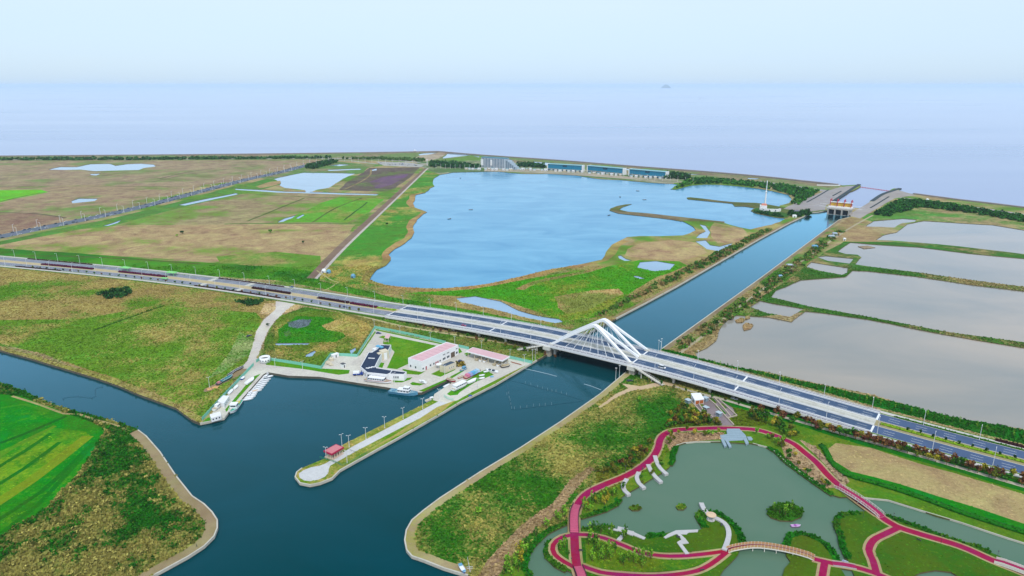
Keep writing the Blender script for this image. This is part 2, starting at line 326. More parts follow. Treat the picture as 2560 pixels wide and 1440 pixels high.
G('1890,531 1880,526 1890,520 1920,520 1955,524 1985,530 1965,544 1940,543', (60, 108, 44), (110, 120, 70), .3, (8, 1))
water('pond', '117,424 150,417 190,417 225,410 270,409 287,414 315,410 350,409 385,411 392,416 362,420 350,425 275,427 237,428 200,424 160,425')
water('pond', '220,435 252,434 237,439 224,438')
water('pond', '180,502 200,496 250,496 240,502 200,506 180,508')
water('pond', '445,512 525,495 590,482 595,485 525,501 462,514')
water('pond', '260,564 280,557 305,549 295,557 275,564')
water('pond', '682,447 757,431 820,432 890,434 855,447 820,470 790,475 780,480 765,480 762,476 715,470 702,463 700,455')
G('640,466 675,455 700,452 703,459 680,465 650,471', (178, 152, 112), (120, 140, 70), .3)
water('pond', '585,471 640,474 715,479 815,481 950,485 940,488 815,485 690,482 640,478 590,474')
water('pond', '697,556 715,545 740,537 733,545 712,554')
water('pond', '742,545 760,535 764,537 750,546')
water('pond', '822,413 850,410 880,411 850,415')
water('pond', '818,424 900,421 905,424 822,427')
water('pond', '928,424 942,421 938,426 926,427')
water('pond', '1040,385 1070,381 1094,381 1070,386 1046,388')
water('pond', '1108,396 1116,383 1150,384 1200,390 1196,393 1180,388 1140,392')
water('pond', '1200,392 1280,399 1400,409 1480,418 1420,415 1340,412 1335,404 1290,400 1240,399')
water('pond', '1480,414 1600,424 1760,437 1740,437 1600,428 1490,419')
water('pond', '1868,444 1900,446 1890,448 1872,447')
water('pond', '1140,745 1190,740 1250,752 1300,775 1350,790 1400,797 1412,805 1390,808 1330,797 1270,781 1200,766 1150,755')
water('pond', '1592,668 1600,655 1640,652 1688,660 1676,674 1636,678 1610,672', (7, 1.2))
water('pond', '1582,689 1596,690 1613,696 1600,697 1584,692', (6, .6))
water('pond', '1738,603 1764,600 1775,612 1800,616 1832,607 1820,620 1800,628 1768,623', (8, 1.6))
water('pond', '1748,560 1764,564 1776,580 1768,595 1740,595 1750,585 1764,578', (8, 1.2))
water('pond', '1545,640 1552,638 1566,647 1582,651 1562,652 1548,646', (8, 1))
G('720,806 748,799 778,800 770,815 742,821 720,818', (112, 128, 156), (70, 120, 60), .45, (4, 2.2)); G('708,832 722,826 728,838 712,842', (112, 130, 140), (80, 130, 50), .5, (3, 1.5))
water('pond', '688,857 775,857 772,861 690,863', (5, .6)); water('pond', '768,886 786,876 792,878 782,892 766,892', (4, 1.2))
water('pond', '875,876 890,868 890,876 878,886', (4, 1))
POND = [('2164,566 2185,552 2257,546 2292,549 2287,554 2255,558 2237,569 2202,567'),
 ('2310,552 2395,557 2482,562 2560,575 2850,615 2850,670 2560,635 2445,621 2345,610 2227,601 2190,600 2210,587 2242,580 2270,560'),
 ('2127,606 2170,610 2295,618 2420,633 2560,646 2850,684 2850,760 2560,716 2420,699 2295,681 2170,666 2137,661 2155,643 2145,637 2115,635 2095,629 2112,615'),
 ('2042,642 2065,639 2135,646 2125,659 2070,652'), ('2012,667 2027,655 2120,670 2117,682 2105,687 2050,677'),
 ('2112,692 2130,676 2170,678 2295,692 2420,711 2560,728 2850,768 2850,915 2560,856 2370,830 2170,792 2020,765 1925,742 1940,725 1966,716 2000,700 2030,698'),
 ('1875,767 1900,752 1922,757 2007,772 1977,792 1920,783'),
 ('1880,790 1920,792 1977,804 2015,777 2070,783 2170,799 2370,838 2560,870 2900,932 2900,1150 2560,1074 2495,1063 2395,1046 2295,1019 2170,984 2045,958 1920,930 1830,915 1742,893 1737,882 1767,870 1792,852 1797,827 1817,802 1842,788')]
for q in POND: water('fish_pond', q, (8, 1.8))
for q in ('1838,800 1852,793 1862,798 1856,806 1842,806', '1855,813 1866,806 1884,812 1876,822 1860,826', '1860,792 1870,788 1874,795 1862,799'):
    G(q, (184, 156, 116), (150, 140, 90), .3, (4, 1.5))
G('2146,616 2170,614 2188,619 2160,622', (170, 150, 130), (150, 140, 110), .4, (6, 1.5))
# river, canal and harbour basin
water('river', '2066,526 2122,537 2130,541 2098,549 1900,696 1655,872 1565,930 1500,985 1400,1055 1300,1120 1200,1180 1100,1245 1060,1275 1030,1300 1016,1325 1012,1350 1017,1375 1030,1390 1060,1400 1110,1420 1170,1438 1230,1460 1240,1700 100,1700 300,1495 380,1440 470,1391 510,1365 535,1340 543,1320 543,1300 530,1280 510,1260 480,1240 440,1190 400,1130 365,1090 345,1075 310,1060 260,1045 200,1030 130,1010 60,978 0,955 -400,880 -1200,790 -1200,740 -400,805 0,875 80,897 150,918 240,945 290,962 350,987 400,1005 440,1020 480,1050 500,1058 560,1045 569,1033 602,1000 658,936 668,930 720,939 800,942 900,958 960,967 1042,981 1055,981 1117,950 1130,957 1115,966 1086,985 1080,1000 1040,1020 1000,1040 930,1075 860,1110 810,1147 790,1155 755,1170 742,1180 738,1192 750,1207 775,1212 800,1207 830,1195 850,1175 900,1147 1000,1092 1100,1035 1150,1005 1240,960 1342,900 1378,880 1540,796 1600,765 1690,717 1900,597 1975,557 2010,541 2025,531', (12, .25))
# park lake with its islands
water('park_lake', '1690,1115 1680,1135 1682,1150 1672,1168 1655,1182 1640,1190 1600,1215 1575,1228 1555,1240 1540,1260 1515,1275 1480,1286 1450,1293 1425,1305 1390,1318 1365,1332 1330,1365 1315,1390 1312,1420 1330,1450 1380,1600 2900,1600 2900,1430 2650,1385 2560,1358 2520,1345 2460,1325 2400,1305 2340,1290 2300,1275 2260,1260 2220,1250 2150,1243 2100,1243 2075,1235 2060,1220 2040,1205 2010,1187 1990,1170 1965,1155 1950,1145 1940,1130 1920,1118 1880,1108 1800,1104 1740,1104 1710,1108', (5, .5))
PK, PK2 = (84, 116, 18), (44, 104, 14)
for q in ('1430,1330 1450,1325 1480,1320 1520,1318 1560,1330 1600,1336 1615,1341 1640,1338 1672,1331 1745,1327 1762,1320 1756,1308 1745,1292 1750,1285 1768,1282 1800,1285 1820,1298 1838,1318 1850,1340 1856,1355 1852,1372 1846,1386 1830,1402 1810,1420 1796,1440 1786,1500 1440,1500 1440,1450 1435,1432 1418,1425 1390,1410 1368,1390 1362,1375 1370,1355 1400,1340',
          '1967,1345 1975,1335 2000,1331 2030,1340 2060,1360 2080,1385 2093,1408 2112,1440 2125,1520 1935,1520 1955,1440 1960,1420 1975,1405 1965,1390 1962,1365',
          '2150,1279 2180,1277 2210,1285 2250,1300 2300,1320 2350,1340 2400,1355 2450,1370 2500,1390 2530,1415 2560,1428 2900,1560 2900,1640 2180,1640 2140,1450 2125,1410 2115,1385 2105,1360 2100,1340 2092,1315 2093,1295 2110,1283'):
    G(q, PK, PK2, .42, (4, .5), .6)
for q, a in (('1571,1269 1580,1263 1595,1263 1605,1269 1596,1276 1580,1276', (96, 112, 30)), ('1689,1266 1697,1260 1710,1260 1717,1266 1708,1274 1695,1273', (128, 150, 50)), ('1917,1282 1925,1268 1945,1258 1970,1256 1995,1264 2009,1276 2003,1292 1980,1302 1950,1301 1926,1293', (60, 112, 20))):
    G(q, a, PK2, .35, (3, .4))
water('park_lake', '2278,1444 2300,1432 2340,1425 2380,1430 2404,1446 2420,1520 2270,1520', (5, .4))
FR_ = (26, 104, 16)
for px_ in ('1690,1115 1680,1135 1682,1150 1674,1164', '1548,1248 1540,1260 1515,1275 1480,1286 1452,1293', '1420,1305 1390,1318 1365,1332 1330,1365 1315,1390 1312,1420 1330,1450', '1455,1325 1480,1320 1520,1318 1535,1322', '1616,1341 1640,1338 1660,1334', '1762,1320 1756,1308 1745,1292 1750,1285 1768,1282 1800,1285 1820,1298 1838,1318 1850,1340 1856,1355 1853,1368', '1418,1425 1390,1410 1368,1390 1362,1375 1370,1355 1400,1340 1425,1332', '1965,1372 1962,1362 1967,1345 1975,1335 2000,1331 2030,1340 2060,1360 2080,1385 2090,1402', '2120,1397 2105,1360 2100,1340 2092,1315 2093,1295 2110,1283 2150,1279', '2210,1285 2250,1300 2300,1320 2350,1340 2400,1355 2450,1370 2480,1384', '1920,1116 1940,1128 1965,1153 2010,1185 2060,1220 2085,1237'):
    G(band(crom(pts(px_), 5), 3.2), FR_, (84, 124, 34), .34, (4, 1.2))
G('1460,1350 1520,1345 1600,1385 1690,1396 1780,1390 1790,1400 1720,1425 1560,1432 1470,1410', (62, 126, 18), (110, 134, 26), .4, None, .6)
# ---- harbour paving
PAV, PALE = (224, 218, 210), (220, 214, 206)
def hard(key, o, col, col2=None, amt=.3, jit=HARD): reg(key, o, C(*col), C(*(col2 or tuple(int(v * .86) for v in col))), amt, jit, .4)
PIER = '1342,900 1240,960 1150,1005 1100,1035 1000,1092 900,1147 850,1175 830,1195 800,1207 775,1212 750,1207 738,1192 742,1180 755,1170 790,1155 810,1147 860,1110 930,1075 1000,1040 1040,1020 1080,1000 1086,985 1115,966 1130,957 1117,950 1200,900 1320,895'
G(PIER, (104, 148, 26), (186, 164, 96), .42, HARD, .6)
hard('harbour_paving', '640,905 676,901 803,921 828,889 893,891 938,821 1120,860 1175,873 1280,898 1330,908 1312,915 1300,920 1240,950 1180,980 1145,1000 1122,1008 1092,1003 1082,1000 1086,985 1115,966 1130,957 1117,950 1055,981 1042,981 960,967 900,958 800,942 720,939 668,930 658,936 602,1000 569,1033 560,1045 540,1049 524,1040 600,950 628,918', PAV)
for q in ('660,905 680,899 802,921 875,925 872,934 847,937 755,922 665,912', '946,843 957,839 963,840 977,840 1091,864 1020,910 992,923 967,920 986,880 977,870 957,859 960,847', '944,917 950,906 961,907 956,920', '1005,922 1053,930 1064,927 1052,935 1046,937 1017,935',
          '982,949 1032,943 1025,949 1005,956 984,956', '1077,935 1100,924 1140,920 1137,925 1101,942', '1025,959 1031,955 1042,957 1061,960 1049,964 1030,963', '1047,977 1117,947 1130,939 1149,929 1157,924 1160,927 1131,945 1117,951 1059,979', '1117,985 1127,977 1167,951 1200,930 1212,925 1235,936 1187,956 1150,980 1144,987 1125,989', '937,828 940,830 900,888 895,890', '652,934 642,944 575,1020 566,1030 563,1024 632,942', '506,1055 520,1044 556,1044 552,1047 508,1057', '1140,866 1150,872 1156,880 1146,884', '1160,884 1172,880 1178,885 1166,890', '938,822 1120,861 1118,864 940,826'):
    G(q, (84, 152, 20), (116, 152, 36), .35, (5, .15), .6)
hard('pier_path', '1097,1003 1124,1008 982,1080 892,1127 847,1152 826,1164 822,1172 821,1182 812,1192 796,1199 775,1203 760,1201 749,1194 747,1184 758,1176 778,1168 800,1164 815,1158 850,1136 880,1117 950,1080', (222, 222, 226), (196, 196, 202))
G('1092,1018 1140,1000 1100,1032 1000,1086 920,1128 905,1132 985,1088', (186, 168, 98), (120, 150, 40), .4, HARD, .6)
hard('dirt_road', '690,753 742,757 716,775 690,800 672,824 656,860 647,885 640,893 652,904 640,916 622,925 600,922 618,902 630,868 640,830 660,798 688,774', (224, 216, 210), (200, 188, 172), .35, (7, .5))
hard('dirt_road', '600,922 624,922 596,940 560,958 530,976 508,980 512,972 540,958 575,938', (170, 146, 116), (140, 120, 90), .4, (5, .8))
hard('dirt_road', band(crom(pts('778,696 850,620 930,545 1000,480 1066,421'), 40), 11), (146, 122, 106), (120, 100, 84), .4)
hard('dirt_road', band(crom(pts('790,697 862,620 940,545 1008,480 1070,420'), 40), 4), (206, 196, 190))
hard('dirt_road', band(crom(pts('700,752 770,760 850,776 930,797 1000,814 1100,831 1200,847 1280,861 1345,873'), 15), 3), (206, 192, 146), (150, 150, 90), .3)
hard('dirt_road', '1552,958 1600,965 1655,952 1680,958 1700,966 1690,970 1660,962 1610,973 1575,977 1545,992 1500,1020 1495,1016 1540,984 1570,970', (226, 200, 164), (190, 170, 120), .35, (5, .6))
hard('dirt_road', band(crom(pts('1680,965 1720,976 1800,996 1860,1014 1950,1040 2100,1083 2300,1140 2430,1178 2560,1216 2800,1290'), 15), 3), (206, 196, 180))
hard('dirt_road', band(crom(pts('1700,882 1760,838 1800,804 1860,758 1900,728 1960,684 2020,642 2080,600 2125,570 2160,550 2182,538'), 20), 3), (190, 176, 148), (140, 140, 90), .35)
hard('dirt_road', band(crom(pts('792,676 812,690 832,702 846,706'), 10), 1.6), (190, 180, 130)); hard('dirt_road', band(crom(pts('846,706 828,718 806,728'), 10), 1.6), (190, 180, 130))
hard('dirt_road', band(crom(pts('30,990 100,1012 160,1034 200,1036 240,1050 290,1062 320,1078'), 10), 1.8), (190, 176, 120), (110, 130, 50), .4)
hard('quay_strip', band(pts('345,1075 365,1090 400,1130 440,1190 480,1240 510,1260 530,1280 543,1300 543,1320 535,1340 510,1365 470,1391 380,1440 300,1495'), -5.5, -.05), (176, 154, 122), (150, 134, 96), .4)
hard('quay_strip', band(pts('1565,930 1500,985 1400,1055 1300,1120 1200,1180 1100,1245 1060,1275 1030,1300 1016,1325 1012,1350 1017,1375 1030,1390 1060,1400 1110,1420 1170,1438'), .05, 4.5), (186, 168, 128), (160, 156, 80), .42)
hard('quay_strip', band(pts('1655,872 1900,696 2098,549'), -4.5, -.05), (158, 138, 112), (120, 110, 80), .4)
hard('quay_strip', band(pts('1540,796 1600,765 1690,717 1900,597 1975,557 2010,541'), .05, 5), (176, 150, 116), (120, 120, 70), .4)
hard('shore_road', band(crom(pts('-600,410 0,400 400,398 800,396 930,397 1000,402 1050,406'), 60), 12), (190, 190, 190))
hard('shore_road', band(crom(pts('1050,408 1100,412 1180,418 1240,421'), 30), 8), (196, 190, 184))
hard('shore_road', '1900,452 2040,472 2072,476 2092,470 2120,465 2146,463 2100,489 2078,508 2066,512 2062,525 2048,526 2020,530 1958,522 1970,516 2058,479 1900,458', (178, 172, 176), (160, 150, 140), .4)
hard('shore_road', '2122,536 2148,521 2176,504 2212,484 2236,473 2262,480 2290,488 2260,492 2236,496 2180,528 2150,546 2130,541', (182, 174, 174), (160, 150, 140), .4)
hard('shore_road', band(crom(pts('2250,494 2320,502 2420,516 2560,536 2900,590'), 30), 9), (180, 176, 180))
hard('shore_road', band(crom(pts('1480,428 1600,440 1700,450 1750,447 1900,458'), 40), 6), (196, 188, 176))
hard('shore_road', '1215,418 1300,420 1470,432 1600,444 1700,452 1712,455 1680,458 1600,450 1470,440 1300,430 1210,428', (190, 176, 158), (130, 140, 110), .4)
hard('far_road', band(crom(pts('-180,625 0,592 62,579 125,566 190,553 250,541 312,527 375,512 440,495 500,479 562,463 625,447 700,431 760,415 830,399'), 40), 26), (114, 124, 142), (98, 108, 126), .3)
hard('far_road', band(crom(pts('830,401 880,402 940,410 1010,414 1066,418'), 40), 8), (190, 186, 186))
hard('parking_lot', '938,404 1020,406 1062,412 1050,418 960,414', (186, 184, 182))
hard('garden_paving', '1734,992 1760,988 1800,1000 1832,1020 1838,1034 1830,1040 1818,1046 1836,1064 1800,1064 1780,1050 1740,1020', (158, 142, 148), (130, 116, 118), .4, (4, 0))
for q in ('1742,1004 1750,1003 1766,1020 1758,1022', '1772,996 1780,994 1792,1006 1786,1010', '1788,1016 1796,1014 1816,1034 1808,1036', '1752,1020 1758,1022 1772,1036 1766,1038', '1800,1010 1806,1008 1818,1020 1812,1022', '1780,1046 1790,1046 1806,1062 1796,1063'): G(q, (54, 116, 30), (120, 120, 50), .4, (3, .2), .6)
# red park paths with their pale shoulders
PATHS = [('2800,1560 2660,1480 2560,1432 2480,1400 2400,1365 2300,1335 2240,1315 2200,1290 2150,1255 2100,1215 2070,1188 2040,1155 2010,1130 1985,1110 1955,1096 1920,1082 1880,1073 1800,1070 1740,1072 1690,1075 1662,1085 1650,1100 1645,1120 1630,1145 1600,1170 1560,1192 1510,1212 1470,1232 1446,1258 1436,1290 1436,1340 1440,1400 1450,1440 1470,1520', 3.9),
 ('1440,1336 1405,1343 1383,1362 1386,1385 1410,1404 1438,1419', 2.3), ('1440,1336 1470,1337 1510,1345 1560,1364 1600,1380 1650,1389 1700,1390 1760,1385 1820,1377', 2.3),
 ('1818,1379 1792,1400 1760,1420 1720,1432 1640,1440 1560,1437 1500,1430 1455,1414', 2.3), ('2030,1396 2080,1408 2130,1416 2180,1430 2230,1450 2300,1480', 2.8),
 ('2062,1404 2056,1440 2050,1490', 3.0), ('2192,1436 2182,1400 2172,1375 2184,1350 2214,1334 2248,1318', 3.0)]
PL = [(crom(pts(a), 3), b) for a, b in PATHS]
for l_, w_ in PL: hard('path_shoulder', band(l_, w_ + 2.2), (190, 166, 128), (150, 142, 84), .35, (6, 0))
for l_, w_ in PL: hard('park_path', band(l_, w_), (172, 26, 86), (150, 40, 90), .36, (6, 0))

# ---------------------------------------------------------------- triangulate
V2, E2 = [], []
for key, q, *_ in REG:
    b0 = len(V2); n = len(q); V2 += [Vector((float(x), float(y))) for x, y in q]; E2 += [(b0 + i, b0 + (i + 1) % n) for i in range(n)]
def grid(x0, x1, y0, y1, st, jt=.35):
    nx, ny = int((x1 - x0) / st), int((y1 - y0) / st)
    g = np.stack(np.meshgrid(np.arange(nx) * st + x0, np.arange(ny) * st + y0), -1).reshape(-1, 2).astype(float)
    return g + (RNG.random(g.shape) - .5) * st * jt
gr = np.concatenate([grid(-700, 700, 200, 720, 8), grid(-1400, 1400, 720, 1300, 16), grid(-2600, 2600, 1300, 2300, 40)])
px_ = to_px(gr); gr = gr[(px_[:, 0] > -250) & (px_[:, 0] < 2810) & (px_[:, 1] < 1560)]
V2 += [Vector((float(x), float(y))) for x, y in gr]
import time; _t = time.time()
cv, ce, cf, ov, oe, of_ = delaunay_2d_cdt(V2, E2, [], 0, 0.02)
print('CDT', len(V2), len(cv), len(cf), round(time.time() - _t, 1))
CV = np.array([(v.x, v.y) for v in cv]); CF = np.array([f[:3] for f in cf], np.int64)
ar = np.cross(CV[CF[:, 1]] - CV[CF[:, 0]], CV[CF[:, 2]] - CV[CF[:, 0]]); CF[ar < 0] = CF[ar < 0][:, ::-1]
CF = CF[np.abs(ar) > 1e-5]
CEN = CV[CF].mean(1); RID = np.full(len(CF), -1)
def classify(q):
    r = np.full(len(q), -1)
    for i, (key, poly, *_) in enumerate(REG):
        lo, hi = poly.min(0), poly.max(0); s = np.where((q[:, 0] >= lo[0]) & (q[:, 0] <= hi[0]) & (q[:, 1] >= lo[1]) & (q[:, 1] <= hi[1]))[0]
        if len(s): r[s[inpoly(q[s], poly)]] = i
    return r
RID = classify(CEN)
WATER = {'lake': -0.7, 'pond': -0.5, 'fish_pond': -0.6, 'river': -1.7, 'park_lake': -0.7}
REGA = np.array([r[2] for r in REG]); REGB = np.array([r[3] for r in REG]); REGT = np.array([r[4] for r in REG]); REGG = np.array([r[5] for r in REG])
KEY = np.array([r[0] for r in REG])
# extra patches: (px, py, rx, ry, more of colour b)
BLOB = [(270, 770, 60, 18, -.5), (90, 790, 160, 40, -.2), (560, 880, 130, 60, .2), (640, 640, 200, 30, .25), (1470, 760, 80, 24, .45), (1100, 600, 60, 60, .1), (1290, 1300, 60, 40, .3), (1180, 1330, 70, 30, .25),
        (1350, 1130, 70, 30, .25), (1540, 1060, 40, 25, .1), (1640, 1010, 60, 20, -.15), (1380, 1215, 30, 20, -.2), (330, 1270, 80, 50, -.3), (260, 1400, 110, 40, .3), (420, 1400, 60, 40, .1), (160, 1300, 70, 60, .2),
        (120, 1200, 60, 60, .0), (60, 1420, 80, 40, .3), (420, 1300, 60, 25, -.3), (700, 600, 200, 40, -.15), (200, 620, 220, 20, .2), (1020, 1370, 50, 40, .1)]
def share(xy, rid):
    t = REGT[rid] + ((fbm(xy, 60, 3, 5) - .5) * 1.35 + (vnoise(xy, 15, 77) - .5) * .35) * np.clip(REGG[rid], .2, 1)
    p = to_px(xy)
    for a, b, c, d, k in BLOB: t = t + k * np.exp(-((p[:, 0] - a) / c) ** 2 - ((p[:, 1] - b) / d) ** 2)
    return np.clip(t, 0, 1)
def land_material():
    m = bpy.data.materials.new('land'); m.use_nodes = True; n = m.node_tree.nodes; l = m.node_tree.links.new; b = n['Principled BSDF']
    b.inputs['Roughness'].default_value = .95; b.inputs['Specular IOR Level'].default_value = .1
    t = n.new('ShaderNodeTexCoord'); A = n.new('ShaderNodeAttribute'); A.attribute_name = 'ca'; B = n.new('ShaderNodeAttribute'); B.attribute_name = 'cb'
    def noise(sc, det, rough=.6, dist=0):
        k = n.new('ShaderNodeTexNoise'); k.inputs['Scale'].default_value = sc; k.inputs['Detail'].default_value = det; k.inputs['Roughness'].default_value = rough; k.inputs['Distortion'].default_value = dist
        l(t.outputs['Object'], k.inputs['Vector']); return k
    def math_(op, a, b_=None, c=None):
        k = n.new('ShaderNodeMath'); k.operation = op
        for i, v in enumerate((a, b_, c)):
            if v is None: continue
            if isinstance(v, (int, float)): k.inputs[i].default_value = v
            else: l(v, k.inputs[i])
        return k.outputs[0]
    n1, n2, n3, n4 = noise(.10, 6, .62, .8), noise(.5, 5, .7), noise(1.9, 3, .7), noise(.032, 5, .6, 1.0)
    f = math_('ADD', math_('MULTIPLY', n1.outputs[0], .75), math_('MULTIPLY', n2.outputs[0], .5))
    f = math_('ADD', f, math_('ADD', A.outputs['Alpha'], -1.125))       # zero at the patch edge
    r = n.new('ShaderNodeMapRange'); r.interpolation_type = 'SMOOTHSTEP'; r.inputs[1].default_value = -.2; r.inputs[2].default_value = .2; l(f, r.inputs[0])
    mx = n.new('ShaderNodeMix'); mx.data_type = 'RGBA'; l(r.outputs[0], mx.inputs[0]); l(A.outputs['Color'], mx.inputs[6]); l(B.outputs['Color'], mx.inputs[7])
    g = math_('ADD', math_('MULTIPLY', math_('SUBTRACT', n2.outputs[0], .5), 2.3), math_('MULTIPLY', math_('SUBTRACT', n3.outputs[0], .5), 1.5))
    g = math_('ADD', g, math_('MULTIPLY', math_('SUBTRACT', n4.outputs[0], .5), 1.5)); g = math_('ADD', g, math_('MULTIPLY', math_('SUBTRACT', n1.outputs[0], .5), 1.2))
    g = math_('MULTIPLY_ADD', g, math_('MULTIPLY', B.outputs['Alpha'], .8), 1.0); g = math_('MINIMUM', math_('MAXIMUM', g, .3), 1.8)
    hs = n.new('ShaderNodeHueSaturation'); l(mx.outputs[2], hs.inputs['Color']); hr = n.new('ShaderNodeMapRange'); hr.inputs[1].default_value = .3; hr.inputs[2].default_value = .7; hr.inputs[3].default_value = .475; hr.inputs[4].default_value = .525; l(n4.outputs[0], hr.inputs[0]); l(hr.outputs[0], hs.inputs['Hue'])
    mm = n.new('ShaderNodeMix'); mm.data_type = 'RGBA'; mm.blend_type = 'MULTIPLY'; mm.inputs[0].default_value = 1; l(hs.outputs[0], mm.inputs[6]); l(g, mm.inputs[7])
    l(mm.outputs[2], b.inputs['Base Color'])
    q = n.new('ShaderNodeBump'); q.inputs['Strength'].default_value = .55; q.inputs['Distance'].default_value = .5; l(n2.outputs[0], q.inputs['Height']); l(q.outputs[0], b.inputs['Normal'])
    return m
LANDM = land_material()
def water_material(name, col, rough, bump, sc, refl=1.2, murk=None, tint=(.96, .98, 1), cut=.024, scl=None):
    m = bpy.data.materials.new(name); m.use_nodes = True; n = m.node_tree.nodes; l = m.node_tree.links.new; n.clear()
    out = n.new('ShaderNodeOutputMaterial'); df = n.new('ShaderNodeBsdfDiffuse'); gl = n.new('ShaderNodeBsdfGlossy'); ms = n.new('ShaderNodeMixShader'); fr = n.new('ShaderNodeFresnel'); fr.inputs['IOR'].default_value = 1.33
    t = n.new('ShaderNodeTexCoord'); mp_ = n.new('ShaderNodeMapping'); mp_.inputs['Scale'].default_value = (1, 1.8, 1); mp_.inputs['Rotation'].default_value = (0, 0, .5); l(t.outputs['Object'], mp_.inputs[0])
    k = n.new('ShaderNodeTexNoise'); k.inputs['Scale'].default_value = sc; k.inputs['Detail'].default_value = 4; l(mp_.outputs[0], k.inputs['Vector'])
    q = n.new('ShaderNodeBump'); q.inputs['Strength'].default_value = bump; q.inputs['Distance'].default_value = .1; l(k.outputs[0], q.inputs['Height'])
    for x in (df, gl, fr): l(q.outputs[0], x.inputs['Normal'])
    if scl: mp_.inputs['Scale'].default_value = (scl[0], 1, 1); mp_.inputs['Rotation'].default_value = (0, 0, .08)
    k2 = n.new('ShaderNodeTexNoise'); k2.inputs['Scale'].default_value = scl[1] if scl else .012; k2.inputs['Detail'].default_value = 7; k2.inputs['Roughness'].default_value = .55; k2.inputs['Distortion'].default_value = .8; l(mp_.outputs[0], k2.inputs['Vector'])
    r = n.new('ShaderNodeMapRange'); r.inputs[1].default_value = .3; r.inputs[2].default_value = .7; l(k2.outputs[0], r.inputs[0])
    x = n.new('ShaderNodeMix'); x.data_type = 'RGBA'; l(r.outputs[0], x.inputs[0]); x.inputs[6].default_value = (*col, 1); x.inputs[7].default_value = (*(murk or tuple(v * 1.2 for v in col)), 1); l(x.outputs[2], df.inputs['Color'])
    r3 = n.new('ShaderNodeMapRange'); r3.inputs[1].default_value = .35; r3.inputs[2].default_value = .65; r3.inputs[3].default_value = rough * .75; r3.inputs[4].default_value = rough * 1.3; l(k2.outputs[0], r3.inputs[0]); l(r3.outputs[0], gl.inputs['Roughness'])
    f1 = n.new('ShaderNodeMath'); f1.operation = 'SUBTRACT'; l(fr.outputs[0], f1.inputs[0]); f1.inputs[1].default_value = cut
    f2 = n.new('ShaderNodeMath'); f2.operation = 'MULTIPLY'; f2.use_clamp = True; l(f1.outputs[0], f2.inputs[0]); f2.inputs[1].default_value = refl
    gl.inputs['Color'].default_value = (*tint, 1)
    l(f2.outputs[0], ms.inputs[0]); l(df.outputs[0], ms.inputs[1]); l(gl.outputs[0], ms.inputs[2]); l(ms.outputs[0], out.inputs['Surface'])
    return m
WM = {'lake': water_material('lake_water', (.045, .24, .42), .16, .25, .35, 1.1, (.13, .37, .54), (.85, .95, 1)), 'pond': water_material('pond_water', (.22, .34, .45), .08, .1, .5), 'fish_pond': water_material('fish_pond_water', (.20, .215, .20), .10, .08, .5, 1.25, (.37, .315, .25), (.97, .97, 1), .026, (.6, .006)),
      'river': water_material('river_water', (.0006, .042, .050), .12, .25, .5, 2.5, (.001, .05, .066), (.42, .80, 1), .036), 'park_lake': water_material('park_lake_water', (.075, .155, .098), .08, .12, .6, 1.1, (.10, .168, .112))}
LANDKEYS = [k for k in dict.fromkeys(KEY.tolist()) if k not in WATER]
TRIKEY = np.where(RID >= 0, KEY[np.maximum(RID, 0)], '')
def submesh(name, tris, z):
    u, inv = np.unique(tris, return_inverse=True)
    return np.concatenate([CV[u], np.full((len(u), 1), z)], 1), inv.reshape(tris.shape)
def land_object(name, sel):
    V, F = submesh(name, CF[sel], 0.0); me = npmesh(name, V, F, LANDM); rid = np.repeat(RID[sel], 3)
    xy = V[F.ravel()][:, :2]; t = share(xy, rid)
    for nm, col, al in (('ca', REGA, t), ('cb', REGB, REGG[rid])):
        a = me.attributes.new(nm, 'FLOAT_COLOR', 'CORNER'); a.data.foreach_set('color', np.concatenate([col[rid], al[:, None]], 1).astype(np.float32).ravel())
    return tag(link(name, me), kind='structure')
for k in LANDKEYS: land_object(k, np.where(TRIKEY == k)[0])
for k, z in WATER.items():
    V, F = submesh(k, CF[np.where(TRIKEY == k)[0]], z); tag(link(k, npmesh(k, V, F, WM[k])), kind='structure')
# banks: a wall from the land's edge down to each water level (and to the sea)
ed = np.concatenate([CF[:, [0, 1]], CF[:, [1, 2]], CF[:, [2, 0]]]); own = np.tile(np.arange(len(CF)), 3)
look = {(int(a), int(b)): int(t) for (a, b), t in zip(ed, own)}
bank = {'soil': MB(), 'quay': MB()}
for (a, b), t in look.items():
    if TRIKEY[t] in WATER or TRIKEY[t] == '': continue
    o2 = look.get((b, a)); k2 = TRIKEY[o2] if o2 is not None else ''
    if k2 in WATER or k2 == '':
        z = WATER.get(k2, -2.2) - .4; p, q = CV[a], CV[b]
        (bank['quay'] if k2 == 'river' else bank['soil']).add([(p[0], p[1], 0), (p[0], p[1], z), (q[0], q[1], z), (q[0], q[1], 0)], [(0, 1, 2, 3)])
tag(bank['soil'].build('bank_slope', mat('bank_soil', C(110, 98, 72), .9, .1, .3, .4)), kind='structure')
tag(bank['quay'].build('quay_wall', mat('quay_stone', C(112, 108, 98), .8, .2, .3, .5, stain=.6)), kind='structure')
# sea to the horizon
sm = MB(); sm.add([(-70000, -3000, -2.0), (70000, -3000, -2.0), (70000, 90000, -2.0), (-70000, 90000, -2.0)], [(0, 1, 2, 3)])
SEAM = water_material('sea_water', (.22, .27, .42), .36, .0, .05, 1.0, (.275, .33, .48), (.88, .93, 1), scl=(.10, .0025)); tag(sm.build('sea', SEAM), kind='structure')
